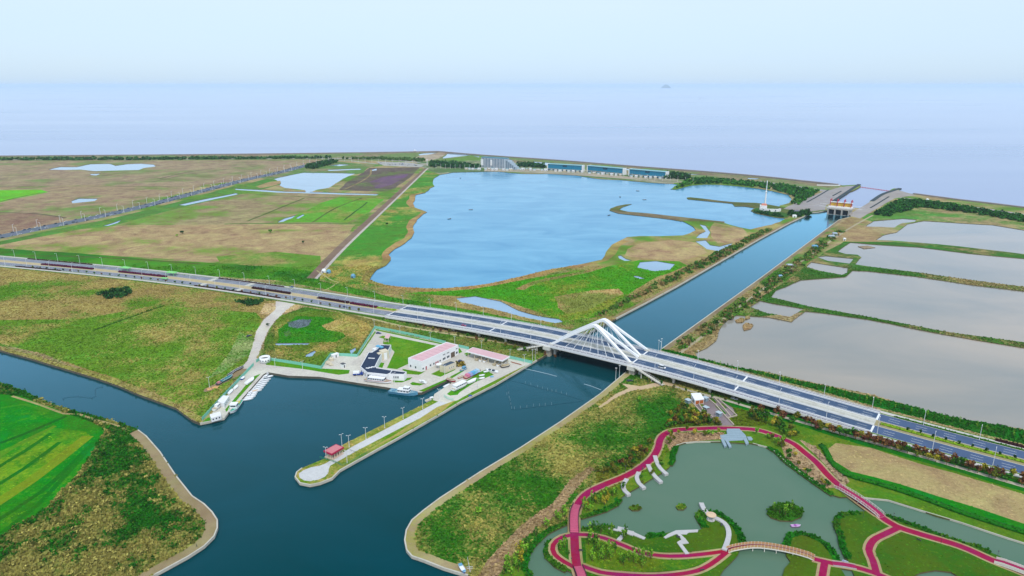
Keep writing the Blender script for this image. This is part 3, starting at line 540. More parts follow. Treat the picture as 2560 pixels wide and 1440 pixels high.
# ---------------------------------------------------------------- main road and arch bridge, laid out along one curve
_c = np.array([3.28771662e-10, 1.79499561e-07, -3.54467679e-04, -6.25903927e-01, 5.24834988e+02])
_x = np.arange(-1000, 520, 1.0); _y = np.polyval(_c, _x)
for lo, hi in ((-640, None), (None, 330)):
    x0 = lo if lo is not None else hi; sl_ = np.polyval(np.polyder(_c), x0); y0 = np.polyval(_c, x0); k = _x < x0 if lo is not None else _x > x0
    _y[k] = y0 + sl_ * (_x[k] - x0)
_N = np.stack([_x, _y], 1); _t = np.gradient(_N, axis=0); _t /= np.linalg.norm(_t, axis=1)[:, None]; _n = np.stack([-_t[:, 1], _t[:, 0]], 1)
_C = _N + 4.3 * _n; _s = np.concatenate([[0], np.cumsum(np.linalg.norm(np.diff(_C, axis=0), axis=1))]); _s -= np.interp(66.2, _C[:, 0], _s)
_zx = [-1000, -220, -188, -150, -124, -105, -62, -26, 24, 93, 122, 155, 222, 260, 294, 520]
_zz = [.55, .6, .8, 1.0, 1.5, 2.2, 4.3, 5.9, 7.6, 7.6, 7.0, 5.5, 2.0, 1.2, 1.0, 1.0]
_zs = np.interp(_C[:, 0], _zx, _zz); _zs = np.convolve(np.pad(_zs, 12, 'edge'), np.ones(25) / 25, 'valid')
def RS(x): return float(np.interp(x, _C[:, 0], _s))
def RD(s, v=0.0, z=0.0):
    x, y = np.interp(s, _s, _C[:, 0]), np.interp(s, _s, _C[:, 1]); nx, ny = np.interp(s, _s, _n[:, 0]), np.interp(s, _s, _n[:, 1])
    return Vector((x + nx * v, y + ny * v, float(np.interp(s, _s, _zs)) + z))
def RH(s):
    a, b = RD(s - 1), RD(s + 1); return math.atan2(b.y - a.y, b.x - a.x)
def RL(s0, s1, st=6.0, v=0.0, z=0.0):
    n = max(1, int(round((s1 - s0) / st))); return [RD(s0 + (s1 - s0) * i / n, v, z) for i in range(n + 1)]
CREAM = mat('bridge_concrete', (.62, .60, .54), .75, .2, .1, .3, stain=.18); WHITE = mat('white_paint', (.80, .80, .80), .45, .4, .05, .4)
WPARA = mat('white_parapet', (.74, .745, .75), .6, .3, .07, .5, stain=.12); ASPH_B = mat('bridge_asphalt', C(74, 98, 134), .8, .25, .14, .15, stain=.25)
ASPH = mat('road_asphalt', C(142, 148, 166), .85, .2, .12, .12, stain=.22); WALK = mat('bridge_walkway', C(88, 82, 108), .85, .2, .15, .3)
MARK = mat('road_marking_paint', (.72, .72, .70), .7, .2, .15, .8); MEDS = mat('median_slab', (.50, .49, .43), .85, .15, .22, .9, stain=.35); STEEL = mat('lamp_steel', (.66, .67, .68), .5, .4, .05, .5)
S1, S2 = RS(-105), RS(222)
br = thing('road_bridge', 'long white road bridge with twin leaning white arches over the canal', 'bridge', RD(0))
br.location = (0, 0, 0)
d = MB(); d.ribbon(RL(S1, S2), -17.9, 17.9, -1.5, -.30); d.build('deck', CREAM, br); MB().ribbon(RL(S1, S2), -15.5, 15.5, -2.5, -1.504).build('girder', mat('soffit_painted_shade', (.13, .125, .115), .9, .1, .2, .3), br)  # girder concrete coloured dark: the shade under the deck is put into its colour
for q in (-1, 1):
    MB().ribbon(RL(S1, S2), *(sorted((q * 4.62, q * 14.42))), -.30, 0).build('carriageway', ASPH_B, br)
    MB().ribbon(RL(S1, S2), *(sorted((q * 15.0, q * 17.5))), -.30, .12).build('walkway', WALK, br)
    MB().ribbon(RL(S1, S2), *(sorted((q * 14.42, q * 15.0))), -.30, .95).build('kerb_barrier', WPARA, br)
    p = MB(); p.ribbon(RL(S1, S2), *(sorted((q * 17.5, q * 18.0))), -1.1, .55); p.ribbon(RL(S1, S2), *(sorted((q * 17.62, q * 17.86))), 1.12, 1.24)
    for k in range(int((S2 - S1) / 3)):
        a = RD(S1 + 1.5 + k * 3, q * 17.74, .55); p.box(a, (.22, .18, .60), RH(S1 + k * 3))
    p.build('parapet', WPARA, br)
    m_ = MB(); m_.ribbon(RL(S1, S2), *(sorted((q * .18, q * 4.62))), -.30, .16); m_.build('median_slab', MEDS, br)
    p = MB(); p.ribbon(RL(S1, S2), *(sorted((q * 4.2, q * 4.55))), .16, .62); p.ribbon(RL(S1, S2), *(sorted((q * 4.3, q * 4.45))), .98, 1.08)
    for k in range(int((S2 - S1) / 4)):
        a = RD(S1 + 2 + k * 4, q * 4.38, .62); p.box(a, (.2, .15, .40), RH(S1 + k * 4))
    p.build('median_railing', WPARA, br)
MB().ribbon(RL(S1, S2), -.17, .17, -.30, -.05).build('median_gap', mat('dark_gap', (.05, .05, .05)), br)
for sj in (S1, RS(-12), -34, 34, RS(155), S2):
    for q in (-1, 1):
        j = MB(); a, b = RD(sj, q * 4.7, .015), RD(sj, q * 14.4, .015); dd = (RD(sj + .3) - RD(sj - .3))
        j.add([a - dd, b - dd, b + dd, a + dd], [(0, 1, 2, 3) if q < 0 else (3, 2, 1, 0)])
        j.build('expansion_joint', WPARA, br)
dash = MB(); dash.add([(-3, -.1, 0), (3, -.1, 0), (3, .1, 0), (-3, .1, 0)], [(0, 1, 2, 3)]); dme = dash.mesh('lane_dash', MARK)
s_ = S1 + 6
while s_ < S2 - 4:
    for v in (-11.15, -7.9, 7.9, 11.15):
        o = link('lane_dash', dme, br, RD(s_, v, .02)); a, b = RD(s_ - 3, v), RD(s_ + 3, v); o.rotation_euler = (0, -math.asin((b.z - a.z) / (b - a).length), RH(s_))
    s_ += 14.6
# piers: column pair with a crosshead, every 27 m, none in the canal
for sp in [S1 + 20 + 26 * k for k in range(8)] + [-31, 40, 66, 92, 118, 144, 170]:
    if -29 < sp < 34: continue
    zt = RD(sp).z - 2.5
    if zt < .9: continue
    hd = RH(sp); p = MB()
    for v in (-13.0, -4.5, 4.5, 13.0):
        a = RD(sp, v); p.box((a.x, a.y, -.5), (1.5, 1.5, zt + .1), hd)
    a, b = RD(sp, -16.2), RD(sp, 16.2); c0 = (a + b) / 2; p.box((c0.x, c0.y, zt - .5), (2.0, 32.4, .95), hd)
    p.build('pier', CREAM, br)
# abutment blocks either side of the water
for sp in (-35.5, 35.5):
    p = MB(); a = RD(sp, 0); p.box((a.x, a.y, RD(sp).z - 3.6), (6.0, 38.0, 2.9), RH(sp)); p.build('support_block', CREAM, br)
    for v in (-15, -5, 5, 15):
        a = RD(sp, v); MB().box((a.x, a.y, -1.8), (4.2, 4.4, RD(sp).z - 3.0 + 1.8), RH(sp)).build('support_column', mat('warm_concrete', (.50, .44, .36), .8, .2, .15, .4, stain=.4), br)
def leg_line(vb, va, dz):
    out = []; e = .06; nrm = math.sqrt(1 + e * e) - e
    for i in range(41):
        u = -1 + i / 20; h = 1 - (math.sqrt(u * u + e * e) - e) / nrm
        out.append((u * 33.5, vb + (va - vb) * h, 8.0 + 19.6 * h + dz, h))
    return out
def rib(line):
    """box section swept along (s, v, z, h)"""
    P3 = []
    for s, v, z, h in line:
        p = RD(s, v); p.z = z; P3.append(p)
    vs = []; n = len(P3)
    for i, p in enumerate(P3):
        t = (P3[min(i + 1, n - 1)] - P3[max(i - 1, 0)]).normalized(); sd = Vector((-t.y, t.x, 0)).normalized(); up = t.cross(sd) * -1
        if up.z < 0: up = -up
        h = line[i][3]; w2, d2 = .78 + .42 * h, .75 + .6 * max(0, h - .6)
        vs += [p + sd * w2 + up * d2, p - sd * w2 + up * d2, p - sd * w2 - up * d2, p + sd * w2 - up * d2]
    fs = [(4 * i + q, 4 * i + 4 + q, 4 * i + 4 + (q + 1) % 4, 4 * i + (q + 1) % 4) for i in range(n - 1) for q in range(4)] + [(0, 1, 2, 3), (4 * n - 1, 4 * n - 2, 4 * n - 3, 4 * n - 4)]
    return vs, fs
ARCHM = mat('arch_white_steel', (.84, .85, .86), .38, .45, .03, .2)
for q in (-1, 1):
    ar = MB(); ar.add(*rib(leg_line(q * 15.0, q * 8.3, 0))); ar.add(*rib(leg_line(q * 1.6, q * 7.2, -.06)))
    ao = ar.build('arch', ARCHM, br)
    for k, sb in enumerate((-21, -14, -7, 0, 7, 14, 21)):
        for vb in (q * 14.7, q * 3.9):
            a = RD(sb, vb, .9); t = RD(sb * .28, q * 7.8); t.z = 27.0 - abs(sb) * .13
            MB().tube(a, t, .16, n=5).build('cable', ARCHM, ao)
# base plinths where the arches meet the deck
for s0_ in (-33.2, 33.2):
    for v in (-14.9, 0, 14.9):
        a = RD(s0_, v); MB().box((a.x, a.y, a.z + .1), (3.6, 2.6, 1.3), RH(s0_), .8).build('arch_plinth', CREAM, br)
# pedestrian stairs on the south side, down to both banks
for sa, sb, vb in ((38, 62, -21.0), (-38, -60, -21.5)):
    a, b = RD(sa, -18.4), RD(sb, vb); b.z = 0.1; st = MB(); n = 16; dirv = (b - a); hd = math.atan2(dirv.y, dirv.x)
    for k in range(n):
        p = a.lerp(b, (k + .5) / n); st.box((p.x, p.y, p.z - .55), (Vector((dirv.x, dirv.y)).length / n + .05, 2.2, .55), hd)
    so = st.build('staircase', CREAM, br); sd = Vector((-math.sin(hd), math.cos(hd), 0))
    for w_ in (-1.1, 1.1):
        r_ = MB(); r_.tube(a + sd * w_ + Vector((0, 0, .9)), b + sd * w_ + Vector((0, 0, .9)), .07, n=4)
        for k in range(9):
            p = a.lerp(b, k / 8) + sd * w_; r_.tube(p - Vector((0, 0, .4)), p + Vector((0, 0, .9)), .05, n=4)
        r_.build('handrail', STEEL, so)
    for f in (.25, .6):
        p = a.lerp(b, f); MB().box((p.x, p.y, -.2), (.6, .6, max(.3, p.z - .3)), hd).build('support_post', CREAM, so)
# road at grade, either side of the bridge
SAND = mat('sand_verge', C(206, 188, 152), .95, .1, .15, .4); KERB = mat('kerb_stone', (.55, .54, .51), .8, .2, .12, .6); PAVE = mat('footway_paving', (.50, .475, .44), .85, .15, .12, .5); GVERGE = mat('verge_grass', C(86, 130, 36), .95, .1, .35, 1.2)
for nm, a, b in (('left', RS(-1000) + 2, S1), ('right', S2, RS(515))):
    g = MB(); g.ribbon(RL(a, b, 10), -21.5, 21.5, -2.2, -.25); tag(g.build('road_embankment', GVERGE), kind='structure')
    for q in (-1, 1):
        tag(MB().ribbon(RL(a, b, 8), *(sorted((q * 4.3, q * 14.6))), -.25, 0).build('road', ASPH if nm == 'left' else mat('right_asphalt', C(84, 106, 146), .85, .2, .12, .12, stain=.22)), kind='structure')
        k_ = MB(); k_.ribbon(RL(a, b, 8), *(sorted((q * 14.6, q * 14.85))), -.25, .14); k_.ribbon(RL(a, b, 8), *(sorted((q * 4.05, q * 4.3))), -.25, .14); tag(k_.build('kerb', KERB), kind='structure')
        tag(MB().ribbon(RL(a, b, 8), *(sorted((q * 14.85, q * 16.2))), -.25, .08).build('planting_strip', GVERGE), kind='structure')
        tag(MB().ribbon(RL(a, b, 8), *(sorted((q * 16.2, q * 19.6))), -.25, .1).build('footway', PAVE), kind='structure')
    tag(MB().ribbon(RL(a, b, 8), -4.05, 4.05, -.25, .12).build('median_verge', SAND if nm == 'left' else mat('median_mix', C(176, 164, 128), .95, .1, .2, .8)), kind='structure')
lm = MB()
for a, b in ((RS(-900), S1 - 4), (S2 + 6, RS(500))):
    s_ = a
    while s_ < b - 7:
        for v in (-11.15, -7.9, 7.9, 11.15):
            A, B = RD(s_, v, .02), RD(s_ + 6, v, .02); sd = Vector((-(B - A).y, (B - A).x, 0)).normalized() * .1; lm.add([A - sd, B - sd, B + sd, A + sd], [(0, 1, 2, 3)])
        s_ += 14.6
# pale raised crossings on the left
tag(lm.build('lane_marking', MARK), kind='structure')
for px0, py0 in ((512, 707), (602, 720)):
    p = P(px0, py0, .5); s0_ = float(_s[np.argmin((_C[:, 0] - p.x) ** 2 + (_C[:, 1] - p.y) ** 2)])
    for v0, v1 in ((-14.5, -1), (1, 14.5)):
        tag(MB().ribbon(RL(s0_ - 3 + v0 * -.2, s0_ + 3 + v0 * -.2, 3), v0, v1, .0, .02).build('road_crossing', mat('crossing_slab', C(216, 214, 206), .8)), kind='structure')
# ---------------------------------------------------------------- the marina compound
def multi(name, pairs, parent=None, kind='o'):
    """one mesh object from several (MB, material) pairs"""
    v, f, mi, ms = [], [], [], []
    for mb, m in pairs:
        b = len(v); v += mb.v; f += [tuple(i + b for i in q) for q in mb.f]
        if m not in ms: ms.append(m)
        mi += [ms.index(m)] * len(mb.f)
    me = bpy.data.meshes.new(name); me.from_pydata(v, [], f)
    for m in ms: me.materials.append(m)
    me.polygons.foreach_set('material_index', mi); me.update()
    return me if kind == 'm' else link(name, me, parent)
GLASS = mat('dark_glass', (.03, .05, .07), .12, .6, .2, .3); BWHITE = mat('white_render', (.78, .785, .79), .7, .25, .05, .3, stain=.12); PINK = mat('pink_roof', C(240, 196, 206), .8, .2, .06, .3, stain=.1)
NAVY = mat('navy_roof', C(36, 56, 88), .75, .3, .15, .4, stain=.2); REDR = mat('red_trim', C(190, 30, 80), .6, .3, .08, .5); SALM = mat('salmon_roof', C(226, 140, 150), .75, .2, .08, .4)
TURQ = mat('turquoise_fence', C(146, 226, 208), .6, .3, .1, .6); DARKM = mat('dark_metal', (.06, .06, .065), .5, .4, .2, .6); BEIGE = mat('beige_render', C(238, 226, 204), .75, .2, .06, .4)
def inset(poly, d):
    out = []; n = len(poly); A = sum(poly[i].x * poly[(i + 1) % n].y - poly[(i + 1) % n].x * poly[i].y for i in range(n)); sg = 1 if A > 0 else -1
    for i in range(n):
        p, q, r = poly[i - 1], poly[i], poly[(i + 1) % n]; a = (q - p).to_2d().normalized(); b = (r - q).to_2d().normalized()
        na, nb = Vector((-a.y, a.x)) * sg, Vector((-b.y, b.x)) * sg; m_ = (na + nb); m_ = m_ / max(.35, m_.dot(na)); out.append(Vector((q.x + m_.x * d, q.y + m_.y * d, q.z)))
    return out
def window(par, a, b, t, z, w_, h, door=None):
    """frame with a pane as sub-part, on the wall a-b (outside on the right-hand side when walking a to b)"""
    d_ = (b - a); L_ = d_.length; d_.normalize(); o = Vector((d_.y, -d_.x, 0)); c = a + d_ * (t * L_); hd = math.atan2(d_.y, d_.x)
    f = MB(); q = c + o * .05
    f.box((q.x, q.y, z), (w_ + .3, .16, .15), hd); f.box((q.x, q.y, z + h + .15), (w_ + .3, .16, .15), hd)
    for s in (-1, 1):
        e = q + d_ * (s * (w_ / 2 + .075)); f.box((e.x, e.y, z + .15), (.15, .16, h), hd)
    if w_ > 2.2: f.box((q.x, q.y, z + .15), (.1, .14, h), hd)
    fo = f.build('door' if door else 'window', door or BWHITE, par); q = c + o * .03
    MB().box((q.x, q.y, z + .15), (w_, .08, h), hd).build('pane' if not door else 'door_leaf', door or GLASS, fo)
def block(par, poly, h, wall, roof, para=.5, base=0.0, rz=.08):
    w_ = MB(); w_.prism(poly, base, h - para); w_.build('wall', wall, par)
    r = MB(); r.prism(inset(poly, .35), h - para + .004, h - para + rz); ro = r.build('roof', roof, par)
    pr = MB(); n = len(poly); inn = inset(poly, .32)
    for i in range(n):
        j = (i + 1) % n; a, b, c, d_ = poly[i], poly[j], inn[j], inn[i]; pr.prism([a, b, c, d_], h - para, h)
    pr.build('parapet', wall, par); return ro
def px_at(s, z): return pts(s, z)
# L-shaped office with the navy roof
ob = thing('office_building', 'angular white building with dark navy flat roofs beside the harbour quay', 'building', (0, 0, 0))
main_ = px_at('952,861 978,862 967,882 955,883 947,897 938,915 942,919 955,921 980,925 976,932 967.5,936 917.5,930.5 901,916.5 921.5,880 930,880 944,871', 5.4)
ro = block(ob, main_, 5.4, BWHITE, NAVY, .45)
east = px_at('966,934.5 975,931 981,925 1015,929 1016.5,930 1009.5,936', 4.9); block(ob, east, 5.0, BWHITE, NAVY, .6)
for x0, y0 in ((925, 896), (932.5, 896.5), (919, 921), (926, 919.5), (933, 918)):
    p = P(x0, y0, 5.0); MB().box((p.x, p.y, 5.05), (2.6, .9, .35), -.15).build('skylight', BWHITE, ro)
p = P(949, 867, 5.2); MB().box((p.x, p.y, 5.05), (2.6, 6.5, .9), .95, .9).build('solar_heater', mat('blue_panel', C(110, 190, 236), .4, .4), ro)
for (x0, y0, dx, dy, hh) in ((940, 871, 4.5, 4, 3.0), (938, 879, 5, 3.2, 2.4), (960, 884, 5.5, 5.5, 3.6), (951, 890, 4.2, 3.5, 3.0)):
    p = P(x0, y0, hh); MB().box((p.x, p.y, 0), (dx, dy, hh + (2.6 if y0 > 882 else 0)), .62).build('annex', BEIGE if y0 > 882 else BWHITE, ob)
sa, sb = main_[11].copy(), main_[10].copy(); sa.z = sb.z = 0
for t, w_ in ((.38, 4.6), (.80, 4.6)): window(ob, sa, sb, t, 1.4, w_, 2.0)
window(ob, sa, sb, .10, .9, 2.6, 2.8); window(ob, sa, sb, .60, 1.2, 1.0, 2.4)
ea, eb = east[5].copy(), east[4].copy()
wa = P(967, 941, 0); a_, b_ = Vector((east[0].x, east[0].y, 0)), Vector((east[5].x, east[5].y, 0))
for t in (.42, .50, .60, .67): window(ob, a_, b_, t, 1.6, .6, 1.6)
for k in (12, 11):
    a_ = main_[12].copy(); b_ = main_[11].copy(); a_.z = b_.z = 0
for t in (.2, .45, .7): window(ob, a_, b_, t, 1.0, 1.6, 2.4)
for k, (i, j) in enumerate(((2, 1), (5, 4))):
    pass
# long white warehouse, pink roof
wh = thing('warehouse', 'long white two-storey warehouse with pale pink roof on the harbour yard', 'building')
wp = px_at('1020,896 1054,905 1146,863 1116,856', 7.6); block(wh, wp, 8.0, BWHITE, PINK, .8)
A_, B_ = Vector((wp[1].x, wp[1].y, 0)), Vector((wp[2].x, wp[2].y, 0)); RD_DOOR = mat('rose_door', C(196, 120, 130), .7, .2)
for t in (.03, .22, .31, .48): window(wh, A_, B_, t, 1.2, 1.5, 1.3)
for t in (.11, .37, .42): window(wh, A_, B_, t, .05, 1.1, 2.3, RD_DOOR)
for t in (.59, .70, .945):
    window(wh, A_, B_, t, 1.2, 3.0 if t < .9 else 2.2, 1.7); window(wh, A_, B_, t, 5.0, 2.8 if t < .9 else 2.0, .7)
window(wh, A_, B_, .835, .05, 4.2, 3.8, mat('open_gateway', C(120, 104, 92), .9, .1))
A2, B2 = Vector((wp[0].x, wp[0].y, 0)), A_
for t in (.18, .55): window(wh, A2, B2, t, 1.2, 1.2, 1.7)
rb = MB()
ln = (B_ - A_).normalized(); ac = Vector((ln.y, -ln.x, 0))
for k in range(1, 8):
    a = A_.lerp(B_, k / 8) - ac * .8; b = Vector((wp[0].x, wp[0].y, 0)).lerp(Vector((wp[3].x, wp[3].y, 0)), k / 8) + ac * .8
    rb = MB(); rb.tube((a.x, a.y, 7.30), (b.x, b.y, 7.30), .12, n=4); rb.build('roof_seam', mat('pink_seam', C(214, 170, 182)), wh)
# boat shed: open sides, pink roof on posts
bs = thing('boat_shed', 'open boat shed with flat pale pink roof on posts beside the canal', 'shed')
sp_ = px_at('1165,877 1256,901 1275,890 1182,867', 5.6)
MB().prism(sp_, 4.5, 5.35).build('fascia', BWHITE, bs); MB().prism(inset(sp_, .5), 5.354, 5.45).build('roof', PINK, bs)
inn = inset(sp_, 1.2)
for i, j, n_ in ((0, 1, 6), (3, 2, 6)):
    for k in range(n_):
        p = inn[i].lerp(inn[j], k / (n_ - 1)); MB().box((p.x, p.y, 0), (.45, .45, 4.5), RH(0)).build('post', BEIGE, bs)
# small block with slate roof, little canopy, round tower, cabins
sbk = thing('pump_house', 'small white flat-roofed block with slate grey roof below the warehouse', 'building')
q = px_at('1099,913.5 1114,917 1140.5,906 1127,902', 4.9); block(sbk, q, 5.1, BEIGE, mat('slate_roof', C(72, 88, 108), .7), .35)
a_, b_ = Vector((q[1].x, q[1].y, 0)), Vector((q[2].x, q[2].y, 0))
for t in (.35, .53, .7): window(sbk, a_, b_, t, 2.0, .6, 1.2)
ov = MB(); p = P(1097, 911, 3); ov.lathe([(2.2, 3.0), (2.2, 3.3)], 14, (p.x, p.y, 0)); ov.build('porch_roof', BWHITE, sbk); MB().tube((p.x, p.y, 0), (p.x, p.y, 3.0), .18).build('porch_post', BWHITE, sbk)
pc = thing('canopy', 'tiny pink-roofed canopy on posts at the corner of the lawn', 'canopy')
q = px_at('961,843 972,845 977,835 967,834', 4.2); MB().prism(q, 3.4, 3.9).build('fascia', BEIGE, pc); MB().prism(inset(q, .3), 3.904, 3.98).build('roof', PINK, pc)
for p in inset(q, .5): MB().box((p.x, p.y, 0), (.3, .3, 3.4)).build('post', BEIGE, pc)
p = P(966, 853, 0); MB().box((p.x, p.y, 0), (4.0, 3.0, .35), .4).build('plinth', mat('stone_plinth', C(206, 196, 176), .9), pc)
rt = thing('round_tower', 'squat round white tower with open dark top at the compound gate', 'tower', P(663, 905, 0))
t_ = MB(); t_.lathe([(3.9, 0), (3.9, 4.2), (3.3, 4.2), (3.3, 2.6)], 22); t_.build('drum', BWHITE, rt, True); MB().lathe([(3.32, 2.6), (3.32, 2.7)], 18).build('floor', DARKM, rt)
for k in range(5): a = -2.6 + k * .5; MB().box((3.86 * math.cos(a), 3.86 * math.sin(a), 1.7), (.12, .8, .9), a).build('window', GLASS, rt)
for nm, lb, corners, h in (('site_cabin', 'white flat-roofed cabin on the tip of the west quay', '524,1036 550,1029 553,1038 528,1045', 2.9), ('site_cabin', 'larger white cabin block against the turquoise fence on the west quay', '544,1002 558,988 573,990 560,1008', 3.6)):
    o = thing(nm, lb, 'cabin'); q = px_at(corners, h); block(o, q, h, BWHITE, mat('pale_roof', (.72, .72, .72)), .15)
    n = len(q); a_, b_ = Vector((q[3].x, q[3].y, 0)), Vector((q[2].x, q[2].y, 0))
    sg = 1 if (q[1] - q[0]).to_2d().cross((q[2] - q[1]).to_2d()) > 0 else -1
    pa, pb = (a_, b_) if sg < 0 else (b_, a_)
    for t in (.2, .5, .82): window(o, pb, pa, t, 1.0, .8, 1.0)
# junk beside the lawn store yard
for lb, x0, y0, d_, m_ in (('beige pile of sacks along the store yard wall', 824, 910, (5, 9, 2.2), BEIGE), ('white container against the store yard fence', 838, 893, (5.5, 2.6, 2.6), BWHITE), ('pale tank in the corner of the store yard', 829, 901, (3.4, 3.4, 2.4), BEIGE), ('small white kiosk with dark roof at the store yard gate', 858, 918, (2.4, 3.0, 2.8), BWHITE)):
    p = P(x0, y0, 0); o = thing('store_item' if 'kiosk' not in lb else 'kiosk', lb, 'kiosk' if 'kiosk' in lb else ('container' if 'container' in lb else ('tank' if 'tank' in lb else 'sacks')), p, .9)
    o.name = {'kiosk': 'kiosk', 'container': 'storage_container', 'tank': 'water_tank', 'sacks': 'sack_pile'}[o['category']]
    if o['category'] == 'tank': MB().lathe([(1.7, 0), (1.7, 2.0), (.4, 2.5)], 12).build('shell', m_, o); MB().lathe([(.4, 2.5), (.4, 2.7)], 8).build('lid', DARKM, o)
    elif o['category'] == 'sacks':
        for k in range(14): MB().box((random.uniform(-1.6, 1.6), -4 + k * .6, random.uniform(0, .9)), (1.8, 1.0, .9), random.uniform(-.4, .4), .8).build('sack', m_, o)
    else: MB().box((0, 0, 0), d_).build('body', m_, o); MB().box((0, 0, d_[2] + .01), (d_[0] + .3, d_[1] + .3, .18)).build('roof', DARKM if 'kiosk' in lb else BWHITE, o); MB().box((0, -d_[1] / 2 - .03, .1), (.9, .08, 1.9)).build('door', DARKM, o)
# planted bed of yellow shrubs, junk pile near the shed: vegetation file
# turquoise fences: panels between posts
def fence(line, label, h=2.3, step=4.2):
    o = thing('fence', label, 'fence'); pm = qm = None
    for a, b in zip(line, line[1:]):
        n = max(1, round((b - a).length / step)); L_ = (b - a).length / n; hd = math.atan2((b - a).y, (b - a).x)
        m1 = MB(); m1.box((0, 0, .35), (L_ - .3, .07, h - .55)); m1.box((0, 0, .0), (L_, .22, .35)); m1.box((0, 0, h - .18), (L_ - .2, .13, .16)); pm = m1.mesh('fence_panel', TURQ)
        if qm is None: q1 = MB(); q1.box((0, 0, 0), (.32, .32, h + .15)); qm = q1.mesh('fence_post', TURQ)
        for k in range(n):
            link('fence_panel', pm, o, a.lerp(b, (k + .5) / n), hd); link('fence_post', qm, o, a.lerp(b, k / n), hd)
    link('fence_post', qm, o, line[-1], 0); return o
fence(pts('676,901 740,911 803,922 827,889 860,890 893,892 937,822'), 'turquoise panel fence zigzagging from the round tower to the far lawn corner')
fence(pts('938,821 1000,833 1060,846 1114,859'), 'turquoise panel fence behind the lawn, below the viaduct'); fence(pts('1148,868 1172,874'), 'short turquoise fence between the warehouse and boat shed'); fence(pts('1274,896 1300,902 1330,909'), 'turquoise panel fence running from the boat shed to the canal edge')
fence(pts('634,914 600,950 560,992 506,1051'), 'turquoise panel fence down the back of the west quay'); fence(pts('641,906 650,901'), 'short turquoise fence beside the round tower')
# sliding gate on the pier
def rail(name, label, cat, line, m_, h=1.0, step=2.0, mids=1, w_=.06, top=None):
    o = thing(name, label, cat); r = MB()
    for z in [h] + [h * (k + 1) / (mids + 1) for k in range(mids)]:
        for a, b in zip(line, line[1:]): r.tube(a + Vector((0, 0, z)), b + Vector((0, 0, z)), w_, n=4)
    r.build('rail', top or m_, o); q1 = MB(); q1.tube((0, 0, 0), (0, 0, h), w_ * 1.3, n=4); qm = q1.mesh('post', m_)
    for a, b in zip(line, line[1:]):
        n = max(1, round((b - a).length / step))
        for k in range(n): link('post', qm, o, a.lerp(b, k / n))
    return o
rail('sliding_gate', 'turquoise barred gate across the pier road', 'gate', pts('1110,992 1118,998 1135,1003'), TURQ, 1.8, .8, 2)
rail('barrier', 'green railing across the pier just before the round end', 'railing', pts('800,1146 812,1149 830,1154 846,1161 855,1166'), mat('green_rail', C(50, 150, 110), .5), 1.3, 1.2, 2)
rail('guard_rail', 'green railing along the canal side of the pier near its end', 'railing', pts('855,1166 880,1155 905,1141 925,1130'), mat('green_rail', C(50, 150, 110), .5), 1.1, 2, 1)
rail('barrier', 'dark low barrier beam across the pier by the pavilion', 'railing', pts('868,1123 878,1128 892,1134'), DARKM, .8, 3, 0)
# pavilion on the pier
pv = thing('pavilion', 'open pavilion with crimson-edged salmon roof on the end of the pier', 'pavilion')
q = px_at('808,1126 829,1135 860,1117 840,1109', 4.3); MB().prism(q, 3.3, 4.1).build('fascia', REDR, pv); MB().prism(inset(q, .55), 4.104, 4.2).build('roof', SALM, pv)
inn = inset(q, .9)
MB().prism(inset(q, .2), .0, .25).build('plinth', mat('pavilion_floor', C(222, 196, 180), .8), pv)
for i in range(4):
    for k in range(4):
        p = inn[i].lerp(inn[(i + 1) % 4], k / 4); MB().box((p.x, p.y, .25), (.35, .35, 3.05), .6).build('column', BEIGE, pv)
MB().prism(inset(q, 2.2), .25, 1.1).build('bench_wall', mat('pavilion_wall', C(206, 170, 160), .8), pv)
# park container house and garden walls
ch = thing('container_house', 'white box house with twin orange shutters at the top of the terraced garden', 'cabin')
q = px_at('1728,984 1738,1001 1760,998 1750,983', 3.2); MB().prism(q, .0, 3.1).build('wall', BWHITE, ch); MB().prism(inset(q, -.25), 3.104, 3.4).build('roof', BWHITE, ch)
a_, b_ = Vector((q[1].x, q[1].y, 0)), Vector((q[2].x, q[2].y, 0))
for t in (.27, .74): window(ch, a_, b_, t, .35, 2.4, 2.1, mat('orange_shutter', C(196, 110, 60), .6))
a_, b_ = Vector((q[0].x, q[0].y, 0)), Vector((q[1].x, q[1].y, 0)); window(ch, a_, b_, .7, .5, 2.4, 1.8)
GW = mat('garden_wall_stone', C(206, 190, 176), .85, .15, .1, .6)
for lb, ln_ in (('long low stone wall running down the middle of the terraced garden', '1764,992 1790,1014 1812,1040 1834,1063'), ('low stone wall along the west edge of the terraced garden', '1722,998 1742,1020 1760,1040'), ('low stone wall from the box house down to the corner', '1740,1002 1756,1024 1772,1038 1760,1040'), ('stone garden wall beside the east beds', '1786,996 1810,1022 1826,1042'),
        ('outer stone wall with red end of the east beds', '1796,998 1822,1022 1842,1040 1820,1046'), ('broken low wall at the foot of the garden', '1774,1038 1786,1048 1792,1058')):
    l2 = pts(ln_); o = tag(MB().ribbon(l2, -.35, .35, 0, .75).build('garden_wall', GW), lb, 'wall')
